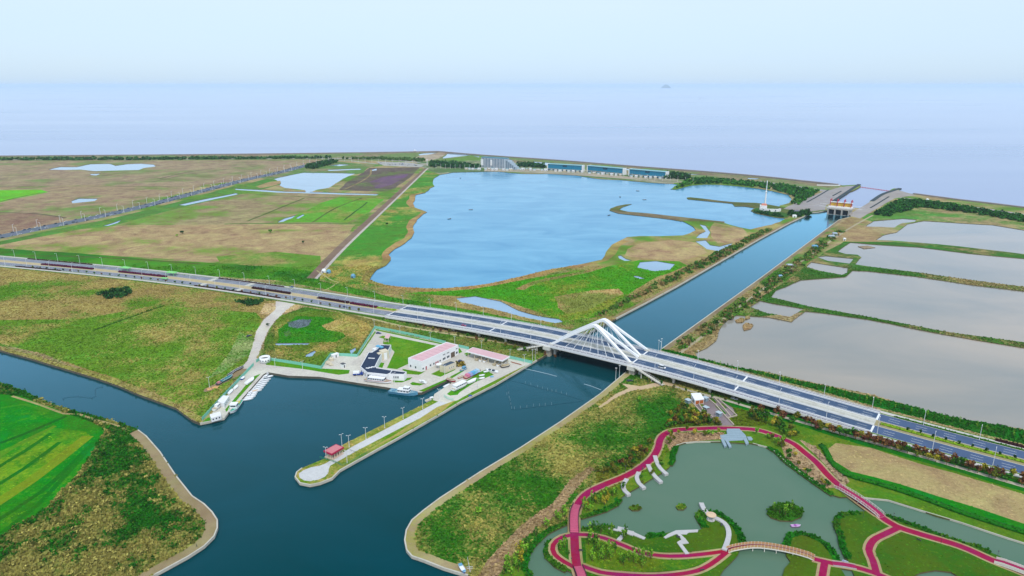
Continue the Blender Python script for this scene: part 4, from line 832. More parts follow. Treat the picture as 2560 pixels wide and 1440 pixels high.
for lb, x0, y0 in (('small grey glazed pavilion next to the box house', 1763, 1002), ('small grey glazed pavilion at the foot of the terraced garden', 1797, 1040), ('flat grey stone table among the beds', 1765, 1020), ('pale blue flat-roofed shelter in bushes west of the garden', 1720, 1008)):
    o = thing('shelter', lb, 'shelter', P(x0, y0, 0), .6); mm = mat('pale_blue_steel', C(196, 212, 226), .5, .4)
    h = .7 if 'table' in lb else 2.5
    MB().box((0, 0, h), (3.2, 3.6, .18)).build('roof' if h > 1 else 'table_top', mm, o)
    for sx in (-1, 1):
        for sy in (-1, 1): MB().box((sx * 1.3, sy * 1.5, 0), (.16, .16, h)).build('leg' if h < 1 else 'post', mm, o)
    if h > 1: MB().box((0, 0, .0), (2.2, 2.6, 1.9)).build('glazing', mat('cabin_glass', C(150, 176, 196), .25, .5), o)
# ---------------------------------------------------------------- boats
HULLW = mat('boat_white', (.80, .81, .82), .35, .5, .05, .6); HULLB = mat('boat_blue', C(110, 176, 216), .4, .45, .1, .6); HULLR = mat('boat_red', C(176, 60, 70), .45, .4, .1, .6); DECKT = mat('boat_deck', C(206, 190, 160), .7, .2, .12, .8); DECKG = mat('deck_green', C(70, 190, 160), .6, .2, .15, .8)
TEALH = mat('boat_teal', C(60, 140, 150), .5, .3, .15, .6); ORANGE = mat('boat_orange', C(240, 190, 130), .6, .3, .1, .6); NAVYB = mat('boat_navy', C(30, 70, 170), .45, .4, .1, .6)
def hull(L_, B_, H_, bow=.35, stern=.85, n=9, sheer=.35):
    """lofted hull: x forward, keel at z = 0"""
    m_ = MB(); rows = []
    for i in range(n):
        u = i / (n - 1); x = -L_ / 2 + L_ * u; w_ = B_ / 2 * (stern + (1 - stern) * min(1, u / .35)) if u < 1 - bow else B_ / 2 * max(.03, 1 - ((u - 1 + bow) / bow) ** 1.9)
        zt = H_ * (1 + sheer * max(0, (u - .45) / .55) ** 2); kz = .0 if u < .8 else H_ * .55 * ((u - .8) / .2) ** 2
        rows.append([(x, -w_, zt), (x, -w_ * .78, kz + H_ * .22), (x, 0, kz), (x, w_ * .78, kz + H_ * .22), (x, w_, zt)])
    vs = [p for r in rows for p in r]; fs = []
    for i in range(n - 1):
        for k in range(4): a = 5 * i + k; fs.append((a, a + 1, a + 6, a + 5))
    fs.append((4, 3, 2, 1, 0)); m_.add(vs, fs)
    dk = MB(); dv = []; df = []
    for i, r in enumerate(rows):
        w_ = r[4][1] * .92; zt = r[4][2] - H_ * .16; dv += [(r[0][0] * .985, -w_, zt), (r[0][0] * .985, w_, zt)]
        if i: df.append((2 * i - 2, 2 * i, 2 * i + 1, 2 * i - 1))
    dk.add(dv, df); rim = MB()
    for i in range(n - 1):
        for k in (0, 4): rim.tube(rows[i][k], rows[i + 1][k], .06 * max(1, L_ / 9), n=4, cap=False)
    return m_, dk, rim
def boat(name, label, L_, B_, H_, loc, rz, hm=None, dm=None, cabins=(), group=None, cat='boat', extras=None, rim=None, **kw):
    o = thing(name, label, cat, loc, rz, group); a, b, c = hull(L_, B_, H_, **kw)
    a.build('hull', hm or HULLW, o); b.build('deck', dm or DECKT, o); c.build('gunwale', rim or HULLW, o)
    for (x, y, z, dx, dy, dz, m_, wins) in cabins:
        q = MB(); q.box((x, y, z), (dx, dy, dz), 0, .93); co = q.build('cabin', m_, o)
        if wins:
            for s in (-1, 1):
                for k in range(wins): MB().box((x - dx / 2 + dx * (k + .5) / wins, y + s * (dy / 2 - dz * .017), z + dz * .42), (dx / wins * .72, .1, dz * .36)).build('window', GLASS, co)
            MB().box((x + dx / 2 - .02, y, z + dz * .42), (.1, dy * .75, dz * .36)).build('windscreen', GLASS, co)
        MB().box((x, y, z + dz), (dx * 1.02, dy * 1.03, .1)).build('cabin_roof', m_, co)
    if extras: extras(o)
    return o
def ang(a, b):
    p, q = P(*a), P(*b); return math.atan2(q.y - p.y, q.x - p.x)
WL = -1.7
a0 = ang((905, 947), (985, 956))
boat('tour_boat', 'long white tour boat with a window row, standing on the quay before the navy-roofed office', 20, 4.6, 1.5, P(945.5, 955, .3), a0, HULLW, DECKT, [(-1, 0, 1.2, 12, 3.6, 2.3, HULLW, 7), (-6, 0, 1.3, 3, 3.4, 1.2, mat('boat_glass_blue', C(170, 210, 230), .4), 0)], rim=HULLR)
a1 = ang((978, 977), (1040, 985))
def rig(o):
    for x, h in ((-7, 5.5), (3, 7), (7, 4)):
        MB().tube((x, 0, 1.6), (x, 0, 1.6 + h), .1, n=5).build('mast', STEEL, o)
    for x in (-8, -6.6, 7.6, 8.4): MB().box((x, 0, 1.5), (.5, 2.2, 1.1)).build('winch', HULLB, o)
boat('fishing_vessel', 'pale blue fishing vessel with white wheelhouse moored at the quay corner', 21, 5.4, 2.3, P(1009, 986.5, WL - .5), a1, HULLB, mat('deck_bluegrey', C(150, 190, 206), .7), [(.5, 0, 2.0, 8.5, 4.0, 2.2, HULLW, 4), (2.5, 0, 4.2, 4, 3.2, 1.8, HULLW, 3)], rim=HULLB, extras=rig, sheer=.5)
a2 = ang((1132, 974), (1170, 956))
boat('ferry', 'white covered ferry boat with dark side windows parked on grass by the canal road', 14.5, 4.4, 1.6, P(1150.5, 969, .3), a2, HULLW, DECKT, [(-.6, 0, 1.3, 10.5, 3.8, 2.2, HULLW, 6)])
boat('speedboat', 'open white speedboat parked nose-up beyond the covered ferry on grass', 8.6, 3.0, 1.5, P(1180, 955.5, .25), ang((1170, 959), (1188, 951)), HULLW, HULLW)
boat('motor_launch', 'sleek white launch with dark windscreen on the yard by the small planted island', 6.5, 2.4, 1.0, P(1057, 956.5, .2), ang((1065, 959), (1050, 954)), HULLW, HULLW, [(-.4, 0, .9, 2.6, 1.7, .7, HULLW, 2)])
boat('wooden_boat', 'red-hulled wooden boat pulled up at the head of the narrow dock', 8, 3, 1.3, P(1128, 953, .1), ang((1119, 951), (1136, 956)), HULLR, DECKT, [(-1, 0, 1.0, 2.6, 1.8, 1.0, DECKT, 0)])
boat('dinghy', 'small white dinghy afloat in the narrow dock', 6.0, 2.0, .9, P(1117, 966, WL - .3), ang((1110, 969), (1124, 962)), HULLW, HULLW)
boat('motor_launch', 'white open launch moored on the basin side at the root of the pier', 8.6, 2.6, 1.2, P(1078, 1001, WL - .3), ang((1065, 1006), (1094, 996)), HULLW, DECKT, [(.5, 0, 1.0, 2.4, 1.8, 1.1, HULLW, 2)])
# covered barge of blue and pink tarps
tb = thing('tarp_barge', 'long low barge under blue and pink tarpaulins by the narrow dock', 'barge', P(1182, 938, 0), a2)
a_, b_, c_ = hull(17, 4.2, 1.2); a_.build('hull', HULLR, tb); b_.build('deck', DECKT, tb)
for k, cc in enumerate(((236, 140, 176), (170, 180, 236), (110, 190, 240), (150, 206, 250), (190, 222, 250))):
    MB().box((-5.4 + k * 2.6, random.uniform(-.2, .2), 1.0), (2.7, 3.8, 1.9), random.uniform(-.08, .08), .72).build('tarpaulin', mat('tarp_%d' % k, C(*cc), .6), tb)
boat('rowing_boat', 'faded red rowing boat lying behind the tarp-covered barge', 6, 2, .8, P(1153, 943.5, 0), a2, HULLR, DECKT)
boat('work_boat', 'blue-cabined work boat up on the yard beside the tarp-covered barge', 7, 2.6, 1.1, P(1160, 924.5, 0), a2, HULLB, DECKT, [(0, 0, .9, 2.8, 2, 1.6, HULLB, 2)])
boat('catamaran', 'white twin-dinghy craft with dark hatches on the yard edge above the long grass strip', 10, 3.2, 1.2, P(1229, 929.5, 0), ang((1240, 932), (1214, 927)), HULLW, HULLW, [(-1.5, 0, 1.0, 2, 1.6, .8, GLASS, 0), (1.5, 0, 1.0, 1.6, 1.6, .7, GLASS, 0)])
for lb, x0, y0 in (('small white skiff nearest the white dinghy craft on the grass strip', 1216, 930.5), ('small white skiff in the middle of the grass strip', 1205, 940), ('small white skiff lowest on the grass strip', 1205, 947)):
    boat('skiff', lb, 4.2, 1.7, .8, P(x0, y0, .1), .4, HULLW, HULLW)
boat('cargo_boat', 'round-ended dark boat with pale deck in front of the boat shed', 7.5, 4.2, 1.4, P(1264, 917, 0), ang((1256, 919), (1274, 915)), DARKM, DECKT, [(-1.5, 0, 1.1, 2.2, 2.4, 1.0, DECKT, 0)])
for k, (x0, y0, m_) in enumerate(((1197, 897, DECKT), (1207, 899, HULLW), (1217, 901, HULLW), (1241, 909, DECKT), (1251, 911, HULLW), (1263, 906, HULLW))):
    boat('stored_boat', 'weathered boat stored under the pink-roofed boat shed', 8, 2.6, 1.3, P(x0, y0 + 1, 0), a2 + .15, m_, DECKT, group='boats stored in the boat shed')
for k in range(3): tag(MB().tube(P(1277 + k * 2, 904 + k, .3 + .0), P(1300 + k * 2, 910 + k, .3), .22, n=6).build('pipe', mat('rust_pipe', C(176, 110, 90), .8), None), 'rusty pipe lying by the fence near the boat shed', 'pipe', 'pipes by the boat shed fence')
for lb, x0, y0, m_ in (('blue tarp on the canal grass beside the pier road', 1176, 990, NAVYB), ('small blue tarp on the yard edge near white skiffs', 1230, 942, HULLB)):
    q = MB(); q.box((0, 0, 0), (2.6, 1.8, .6), .3, .6); tag(q.build('tarp_bundle', m_), lb, 'tarp').location = P(x0, y0, .05)
# moored white boats on the west quay: bows in a row along the basin
row = [(674, 935.5, 'white motor launch with raised cabin, first at the corner of the basin', 8.5, 2.6, HULLW, 1), (668, 944.5, 'white launch with dark outboard, second from the basin corner', 8.5, 2.6, HULLW, 1)]
row += [(662 - k * 4.6, 952 + k * 5.6, 'slim open white boat moored bow-in along the west quay', 8.4, 1.7, HULLW, 0) for k in range(6)]
row += [(634, 980, 'orange-covered boat moored among the white boats of the west quay', 7.5, 2.2, ORANGE, 0), (630, 985.5, 'pink-trimmed white boat moored next to the orange-covered one', 7.5, 2.4, HULLW, 1), (627, 990.5, 'white boat with dark engine moored two below the orange-covered one', 8, 2.4, HULLW, 1), (624, 995.5, 'low white boat moored three below the orange-covered one', 8, 2.2, HULLW, 0), (617, 1001, 'plain white pontoon boat at the lower end of the moored row', 8.5, 2.0, HULLW, 0)]
ar_ = ang((640, 955), (668, 950))
for x0, y0, lb, L_, B_, dm, cb in row:
    boat('moored_boat', lb, L_, B_, .9, P(x0, y0, WL - .3), ar_ + random.uniform(-.03, .03), HULLW, dm if dm != HULLW else HULLW, [(-1, 0, .8, 2.4, B_ * .7, .9, HULLW, 2)] if cb else (), group='boats moored along the west quay')
pt = tag(MB().ribbon([P(668, 936, WL), P(640, 962, WL), P(612, 998, WL)], -.9, .9, .1, .5).build('pontoon', mat('pontoon_white', (.72, .73, .74), .7)), 'long white pontoon behind the moored boats of the west quay', 'pontoon')
boat('fishing_vessel', 'white working vessel with green deck moored stern-out near the west quay tip', 19, 5.6, 2.0, P(588, 1022, WL - .4), ang((575, 1039), (601, 1003)) + math.pi, HULLW, DECKG, [(1.2, 0, 1.8, 4.2, 4.4, 2.6, HULLW, 3), (-5.5, 0, 1.6, 3.6, 3.0, .5, mat('deck_yellow', C(220, 206, 110), .7), 0)], stern=.95)
boat('hauled_boat', 'white boat stored on the grass strip of the west quay', 9.5, 3.4, 1.5, P(625.5, 955, .2), ang((616, 962), (634, 949)), HULLW, HULLW)
boat('hauled_boat', 'white cabin boat parked between the two white cabins on the west quay', 9, 3.2, 1.4, P(544, 1020, .1), ang((536, 1026), (553, 1012)), HULLW, DECKT, [(0, 0, 1.1, 3.4, 2.2, 1.6, HULLW, 2)])
for k, (lb, x0, y0) in enumerate((('white launch against the fence above the larger white cabin', 577, 981), ('white dinghy halfway up the west quay fence', 590, 970), ('small blue and white dinghy nearest the top of the west quay fence', 607, 947))):
    boat('hauled_boat', lb, 6.5 - k, 2.2, 1.0, P(x0, y0, .1), ang((560, 992), (600, 950)), HULLW if k < 2 else NAVYB, HULLW)
boat('green_boat', 'dark teal tarp-covered boat on the dirt lane behind the fence', 11, 3.2, 1.6, P(568, 949.5, .1), ang((552, 958), (576, 945)), TEALH, TEALH)
boat('wreck_boat', 'dark old boat with pink cabin below the teal boat on the dirt lane', 8, 2.8, 1.3, P(552, 958, .1), ang((545, 962), (558, 954)), DARKM, DARKM, [(-2, 0, 1.0, 2.0, 1.8, .9, SALM, 0)])
for lb, x0, y0, m_ in (('orange heap of nets at the dead end of the dirt lane', 521, 973, ORANGE), ('yellow crate stack near the dead end of the dirt lane', 539, 969, ORANGE)):
    o = thing('net_heap', lb, 'nets', P(x0, y0, 0))
    for k in range(5): MB().box((random.uniform(-2, 2), random.uniform(-1, 1), 0), (2, 1.4, .8), random.random(), .6).build('bundle', m_, o)
for k, (x0, y0) in enumerate(((580, 935.5), (588, 930), (596, 925), (604, 922))):
    boat('dark_boat', 'dark hull lying beside the upper dirt lane', 7, 2.0, 1.0, P(x0 - 2, y0, .05), ang((580, 936), (604, 922)), DARKM, DARKM, group='dark hulls beside the dirt lane')
boat('pedal_boat', 'purple pedal boat drifting in the park lake', 4.6, 1.7, .8, P(1989, 1317, -.85), .05, mat('purple_hull', C(190, 90, 200), .4, .4), mat('purple_deck', C(226, 170, 236), .5), [(-.2, 0, .5, .8, 1.2, .45, mat('purple_hull', C(190, 90, 200)), 0)])
bb = boat('houseboat', 'blue and white flat boat lying across the near bank strip', 6.5, 1.9, 1.0, P(1156, 1425, .1), ang((1149, 1409), (1162, 1431)), NAVYB, HULLW, [(-2.3, 0, .8, 1.2, 1.5, .5, HULLB, 0), (2.2, 0, .8, 1.0, 1.3, .4, HULLB, 0)])
for k in range(4): boat('blue_pedal_boat', 'dark blue pedal boat tied under the park path', 2.4, 1.0, .6, P(2108 + k * 4.5, 1412.5 + k * 1.2 - 5, -.8), 1.2 + k * .2, NAVYB, NAVYB, group='pedal boats tied by the park path')
for k, (x0, y0) in enumerate(((1177, 525), (1124, 548), (1550, 493), (1594, 478), (1611, 500), (1522, 539), (1151, 446))):
    boat('small_boat', 'tiny dark boat out on the blue lake', 7, 2.2, 1.0, P(x0, y0, -.9), k * .8, DARKM, DARKM, group='small boats on the blue lake')
# ---------------------------------------------------------------- vehicles
RUB = mat('rubber', (.03, .03, .03), .8, .2)
def car_mesh(col, van=False):
    b, g, wl = MB(), MB(), MB(); L_, W_, h1, h2 = (4.6, 1.8, .82, 1.45) if not van else (5.2, 2.0, 1.0, 2.2)
    prof = [(-L_ / 2, .35), (-L_ / 2 + .1, h1), (L_ / 2 - .35, h1 - .08), (L_ / 2, .55), (L_ / 2 - .05, .3)]
    for (i, y) in ((0, -1), (1, 1)): pass
    n = len(prof); b.add([(x, -W_ / 2, z) for x, z in prof] + [(x, W_ / 2, z) for x, z in prof], [tuple(range(n)), tuple(range(n, 2 * n))[::-1]] + [(i, i + n, (i + 1) % n + n, (i + 1) % n) for i in range(n)])
    x0, x1 = (-L_ / 2 + .5, L_ / 2 - 1.4) if not van else (-L_ / 2 + .1, L_ / 2 - .9)
    g.add([(x0, -W_ / 2 + .06, h1 - .02), (x1, -W_ / 2 + .06, h1 - .06), (x1, W_ / 2 - .06, h1 - .06), (x0, W_ / 2 - .06, h1 - .02), (x0 + .45, -W_ / 2 + .25, h2 - .08), (x1 - .7, -W_ / 2 + .25, h2 - .08), (x1 - .7, W_ / 2 - .25, h2 - .08), (x0 + .45, W_ / 2 - .25, h2 - .08)], [(0, 1, 5, 4), (1, 2, 6, 5), (2, 3, 7, 6), (3, 0, 4, 7)])
    b.box(((x0 + .45 + x1 - .7) / 2, 0, h2 - .08), (x1 - x0 - 1.1, W_ - .46, .08))
    for x in (-L_ * .3, L_ * .31):
        for y in (-W_ / 2 + .08, W_ / 2 - .08): wl.tube((x, y - .1, .33), (x, y + .1, .33), .33, n=8)
    return b, g, wl
PAINTS = {'white': (.78, .78, .78), 'silver': (.45, .46, .48), 'black': (.02, .02, .022), 'dark blue': (.03, .05, .16), 'crimson': (.42, .02, .12), 'blue': (.06, .16, .4), 'grey': (.16, .17, .19)}
CARM = {k: mat('car_paint_' + k.replace(' ', '_'), v, .3, .6, .04, .5) for k, v in PAINTS.items()}
def car(label, col, loc, rz, van=False, group=None, cat='car'):
    o = thing('parked_car' if 'parked' in label else ('car' if cat == 'car' else 'van'), label, cat, loc, rz, group); b, g, wl = car_mesh(col, van)
    b.build('body', CARM[col], o); g.build('cabin_glass', GLASS, o)
    L_, W_ = (4.6, 1.8) if not van else (5.2, 2.0)
    wm = KIDS.get('wheel')
    if wm is None: q = MB(); q.tube((0, -.1, 0), (0, .1, 0), .33, n=10); wm = KIDS['wheel'] = q.mesh('wheel', RUB)
    for x in (-L_ * .3, L_ * .31):
        for y in (-W_ / 2 + .08, W_ / 2 - .08): link('wheel', wm, o, (x, y, .33))
    for y in (-.6, .6):
        MB().box((L_ / 2 - .14, y, .58), (.14, .34, .14)).build('headlight', mat('lamp_glass', (.8, .8, .75), .2, .6), o); MB().box((-L_ / 2 + .02, y, .62), (.1, .34, .14)).build('tail_light', mat('red_lamp', (.4, .02, .02), .3, .5), o)
    return o
def on_road(px, py, z=1.0):
    p = P(px, py, z)
    for _ in range(4):
        s = float(_s[np.argmin((_C[:, 0] - p.x) ** 2 + (_C[:, 1] - p.y) ** 2)]); z = float(np.interp(s, _s, _zs)); p = P(px, py, z + .02)
    return p, RH(s)
for lb, col, x0, y0, van, fl in (('white people carrier driving on the near carriageway east of the arches', 'white', 1655, 920, True, 0), ('crimson car driving on the near carriageway left of the bridge', 'crimson', 1159, 815, False, 0), ('dark blue car on the near carriageway before the side road bend', 'dark blue', 863, 768, False, 0), ('blue car waiting at the far kerb of the main road', 'blue', 729, 718.5, False, 1)):
    p, h = on_road(x0, y0); car(lb, col, p, h + math.pi * fl, van, cat='van' if van else 'car')
for lb, col, x0, y0, rz in (('black parked car on the grass below the bridge stairs', 'black', 1574, 953, .2), ('black parked car at the foot of the bridge stairs', 'black', 1626, 951, -.5), ('dark blue parked car in the far corner of the harbour compound', 'dark blue', 946.5, 834, -.2), ('blue parked car beside the shrub bed below the warehouse', 'dark blue', 1152, 904.5, -.3), ('black parked car on the pale dirt road', 'black', 623, 841, .9), ('white parked car on the path under the viaduct by the garden', 'white', 1836, 998, -.6)):
    car(lb, col, P(x0, y0, .03), rz)
tr = thing('flatbed_truck', 'blue truck with white cover parked at the west end of the navy-roofed office', 'truck', P(895.5, 938, 0), .12)
MB().box((-.9, 0, .7), (5.4, 2.3, 1.0)).build('bed', NAVYB, tr); MB().box((3.0, 0, .5), (2.0, 2.2, 1.9), 0, .92).build('cab', NAVYB, tr); MB().box((-1.2, 0, 1.7), (4.6, 2.2, 1.5), 0, .9).build('cover', HULLW, tr); MB().box((3.75, 0, 1.35), (.6, 1.9, .75)).build('windscreen', GLASS, tr)
for x in (-2.4, -1.2, 2.9):
    for y in (-1, 1): MB().tube((x, y - .15, .5), (x, y + .15, .5), .5, n=10).build('wheel', RUB, tr)
# ---------------------------------------------------------------- street lamps
def lamp_proto(h, reach, twin=False, label='', group=''):
    o = thing('street_lamp', label, 'lamp', (0, 0, 0), 0, group)
    MB().tube((0, 0, 0), (0, 0, h), .17, .10, 6).build('pole', STEEL, o)
    for s in ((1, -1) if twin else (1,)):
        a = MB(); a.tube((0, 0, h - .3), (s * reach * .45, 0, h + .35), .09, n=5); a.tube((s * reach * .45, 0, h + .35), (s * reach, 0, h + .45), .08, n=5); a.build('arm', STEEL, o)
        MB().box((s * (reach + .3), 0, h + .36), (.9 if not twin else .6, .3 if not twin else .24, .14)).build('lamp_head', HULLW, o)
    MB().tube((0, 0, 0), (0, 0, .5), .26, .22, 6).build('base', STEEL, o)
    return o
ORD = 'nearest second third fourth fifth sixth seventh eighth ninth tenth eleventh twelfth thirteenth fourteenth fifteenth sixteenth seventeenth eighteenth nineteenth twentieth'.split()
def lamp_row(lab, ss, v, rz_add, h=10.0, reach=1.8, group=''):
    first = None
    for k, s in enumerate(ss):
        p = RD(s, v, .1); lb = '%s, %s' % (lab, (ORD[k] + ' from the arches') if k else 'nearest the arches')
        if first is None: first = lamp_proto(h, reach, False, lb, group); first.location = p; first.rotation_euler = (0, 0, RH(s) + rz_add)
        else: dup(first, p, RH(s) + rz_add, lb)
def ss_at(px, py, v): 
    p = P(px, py, 6); return float(_s[np.argmin((_C[:, 0] - p.x) ** 2 + (_C[:, 1] - p.y) ** 2)])
k0 = 52.0
lamp_row('street lamp on the near edge of the right viaduct', [k0 + 28.5 * k for k in range(4)], -14.7, math.pi / 2, group='lamps along the viaduct right of the arches')
lamp_row('white street lamp on the near kerb behind the tree row', [k0 + 28.5 * k for k in range(4, 12)], -14.7, math.pi / 2, group='lamps along the right end of the main road')
lamp_row('street lamp on the far edge of the right viaduct', [44 + 28.5 * k for k in range(12)], 14.7, -math.pi / 2, group='lamps along the far side of the viaduct')
lamp_row('street lamp on the near edge of the left viaduct', [-52 - 28.5 * k for k in range(5)], -14.7, math.pi / 2, group='lamps along the viaduct left of the arches')
lamp_row('street lamp on the far edge of the left viaduct', [-60 - 28.5 * k for k in range(5)], 14.7, -math.pi / 2, group='lamps along the far side of the left viaduct')
lamp_row('white street lamp on the near kerb of the left road', [-215 - 33 * k for k in range(18)], -15.2, math.pi / 2, group='lamps along the near kerb of the main road')
lamp_row('white street lamp on the far kerb of the left road', [-205 - 33 * k for k in range(18)], 15.2, -math.pi / 2, group='lamps along the far kerb of the main road')
yl = lamp_proto(7.2, .7, True, 'twin-armed yard lamp beside the gangway end of the pier road', 'yard lamps'); yl.location = P(873, 1118, 0); yl.rotation_euler = (0, 0, .3)
for lb, x0, y0 in (('twin-armed yard lamp on the basin side of the pier, second from the pavilion', 915, 1098), ('twin-armed yard lamp on the basin side, midway along the pier', 962, 1070), ('twin-armed yard lamp on the basin side, fourth from the pavilion', 1008, 1047), ('twin-armed yard lamp near the gate of the pier', 1057, 1023), ('yard lamp at the inner end of the pier by the dock', 1098, 999), ('yard lamp on the pier tip beside the pavilion', 816, 1148), ('yard lamp on the canal side of the pier end', 868, 1157), ('yard lamp beside the covered ferry on the canal road', 1195, 971), ('yard lamp between the boat shed and the canal', 1311, 910), ('yard lamp behind the boat shed by the fence', 1275, 893), ('yard lamp behind the boat shed roof', 1204, 871), ('yard lamp behind the far end of the warehouse', 1137, 860), ('yard lamp on the fence line right of the lawn', 1076, 850), ('yard lamp on the fence line at mid lawn', 1000, 834), ('yard lamp at the far corner of the fence', 936, 818), ('yard lamp in front of the white cabin wing', 986, 957), ('yard lamp on the grass by the quay, left of the store yard', 757, 927), ('yard lamp on the grass by the quay near the round tower', 688, 919), ('yard lamp on the quay before the blue truck', 893, 957), ('lamp post beside the dead-end dirt lane', 524, 968), ('yard lamp by the planted strip below the slate-roofed block', 1112, 937), ('yard lamp behind the pavilion at the water edge', 855, 1115), ('yard lamp at the shrub bed before the boat shed', 1162, 911)):
    dup(yl, P(x0, y0, 0), random.uniform(-.4, .8), lb, .85 if y0 < 900 else 1.0)
for lb, ln_ in (('tall bridge navigation pole on the left bank, nearer of a pair', (1331, 903)), ('tall bridge navigation pole on the left bank, farther of a pair', (1338, 901)), ('tall floodlight pole on the right bank before the bridge, nearer the water', (1539, 950)), ('tall floodlight pole on the right bank before the bridge, landward one', (1548, 944)), ('tall thin pole beyond the bridge on the right bank, left one', (1646, 878)), ('tall thin pole beyond the bridge on the right bank, right one', (1653, 874))):
    o = thing('light_pole', lb, 'pole', P(ln_[0], ln_[1], 0)); MB().tube((0, 0, 0), (0, 0, 9), .16, .1, 6).build('pole', STEEL, o); MB().box((0, 0, 9), (1.3, .4, .3)).build('lamp_head', STEEL, o)
# utility pole on the near bank, at the foot of the picture
o = thing('utility_pole', 'pale leaning utility pole with a cross of struts on the near bank', 'pole', P(1176, 1432, 0)); MB().tube((0, 0, 0), (-1.2, .6, 7.5), .16, .07, 6).build('pole', STEEL, o)
for z in (2.2, 3.0): MB().tube((-1.3 - z * .1, 0, z), (1.1, 0, z + .2), .08, n=4).build('strut', STEEL, o)
# ---------------------------------------------------------------- things in the canal
stake = None
NET = mat('net_rope', C(40, 90, 110), .8); STK = mat('stake_bamboo', C(180, 206, 214), .7)
def stakes(lab, grp, px, rope):
    sm_ = KIDS.get('stake')
    if sm_ is None: q = MB(); q.tube((0, 0, -1.5), (0, 0, 1.9), .09, .07, 5); sm_ = KIDS['stake'] = q.mesh('net_stake', STK)
    for k, (x0, y0) in enumerate(px):
        o = tag(link('net_stake', sm_, None, P(x0, y0, WL)), '%s, %s from the left bank' % (lab, ORD[k]), 'stake', grp); o.rotation_euler = (random.uniform(-.05, .05), random.uniform(-.05, .05), 0)
    l_ = [P(x0, y0, WL + .06) for x0, y0 in rope]; m_ = MB()
    for a, b in zip(l_, l_[1:]): m_.tube(a, b, .12, n=4)
    tag(m_.build('net_rope', NET), 'rope of the net line: ' + lab.replace('net stake in the', 'the'), 'rope')
stakes('net stake in the far row across the canal', 'net stakes in the far row', [(1313, 959), (1327, 963), (1344, 968), (1356, 972), (1369, 976), (1380, 979), (1390, 980), (1403, 984), (1416, 988)], [(1270, 950), (1313, 960), (1344, 969), (1380, 978), (1416, 988), (1460, 1002)])
stakes('net stake in the near row across the canal', 'net stakes in the near row', [(1279, 1022), (1286, 1023), (1301, 1021), (1317, 1019), (1334, 1016), (1349, 1015), (1363, 1014), (1379, 1012)], [(1279, 1023), (1301, 1022), (1334, 1018), (1379, 1013), (1400, 1010), (1455, 1003)])
stakes('net stake in the short side row near the left bank', 'net stakes in the side row', [(1267, 987), (1272, 985), (1273, 996), (1275, 1003), (1277, 1012)], [(1266, 951), (1269, 966), (1272, 985), (1275, 1003), (1279, 1022)])
def boom(lab, px):
    m_ = MB(); l_ = [P(x0, y0, WL + .1) for x0, y0 in px]
    for a, b in zip(l_, l_[1:]): m_.tube(a, b, .22, n=6)
    tag(m_.build('floating_boom', mat('boom_white', (.36, .46, .52), .6)), lab, 'boom')
boom('long white floating boom from the left bank below the bridge', [(1313, 922), (1340, 928), (1370, 935), (1392, 941)]); boom('short white floating boom at the right bank below the bridge', [(1460, 960), (1480, 966), (1503, 975)])
m_ = MB(); l_ = crom(pts('158,998 170,993 200,992 230,996 240,990 238,982 240,972 256,967', WL), 4)
for a, b in zip(l_, l_[1:]): m_.tube(a, b, .16, n=4)
for a in l_[::2]: m_.tube(a, a + Vector((0, 0, 1.2)), .1, n=4)
tag(m_.build('fish_trap_net', NET), 'wandering dark net fence in the left river arm', 'net')
# ---------------------------------------------------------------- vegetation
LEAF = vcol_mat('foliage', .9, .25, 1.5); BARK = mat('bark', CG(120, 96, 70), .95, .1, .2, 2)
def soup(cen, rad, n, leaf, cols, rs, flat=.75, hollow=.55):
    """leaf-sized quads spread through ellipsoid crowns: cen (k,3), rad (k,3), n per crown, cols (k,3)"""
    k = len(cen); u = rs.normal(size=(k, n, 3)); u /= np.linalg.norm(u, axis=2)[..., None]; r = (hollow + (1 - hollow) * rs.random((k, n, 1))) ** .8
    c = cen[:, None] + u * r * rad[:, None]; a = rs.normal(size=(k, n, 3)); a /= np.linalg.norm(a, axis=2)[..., None]; b = np.cross(a, u + rs.normal(size=u.shape) * .5); b /= np.linalg.norm(b, axis=2)[..., None]
    s = leaf * (.6 + .8 * rs.random((k, n, 1))); V = np.stack([c - a * s - b * s * flat, c + a * s - b * s * flat, c + a * s + b * s * flat, c - a * s + b * s * flat], 2).reshape(-1, 3)
    q = np.arange(k * n)[:, None] * 4; F = np.concatenate([q + [0, 1, 2], q + [0, 2, 3]], 1).reshape(-1, 3)
    t = cols[:, None] * (.62 + .76 * rs.random((k, n, 1))); t = np.repeat(t.reshape(-1, 3), 4, 0)
    return V, F, t
def crown_mesh(name, seed, h, w, cols, n=70, leaf=.42, shape='round', clumps=7):
    rs = np.random.default_rng(seed); cen = []; rad = []; cc = []
    for i in range(clumps):
        t = (i + .5) / clumps
        if shape == 'cone': z = h * (.22 + .76 * t); rr = w * (1.05 - t) * .5; cen.append((rs.normal() * .12 * w * (1 - t), rs.normal() * .12 * w * (1 - t), z)); rad.append((rr + .15, rr + .15, h * .13))
        elif shape == 'thin': z = h * (.35 + .62 * t); rr = w * .5 * math.sin(math.pi * min(.95, .25 + .7 * t)); cen.append((rs.normal() * .25 * w, rs.normal() * .25 * w, z)); rad.append((rr * .7 + .1, rr * .7 + .1, h * .12))
        else:
            a = rs.random() * 6.28; q = w * .5 * .62 * math.sqrt(rs.random()); cen.append((q * math.cos(a), q * math.sin(a), h * (.48 + .36 * rs.random()))); e = w * (.24 + .12 * rs.random()); rad.append((e, e, e * .8))
        cc.append(cols[rs.integers(len(cols))])
    V, F, T = soup(np.array(cen), np.array(rad), n // clumps + 1, leaf, np.array(cc), rs)
    return npmesh(name, V, F, LEAF, T)
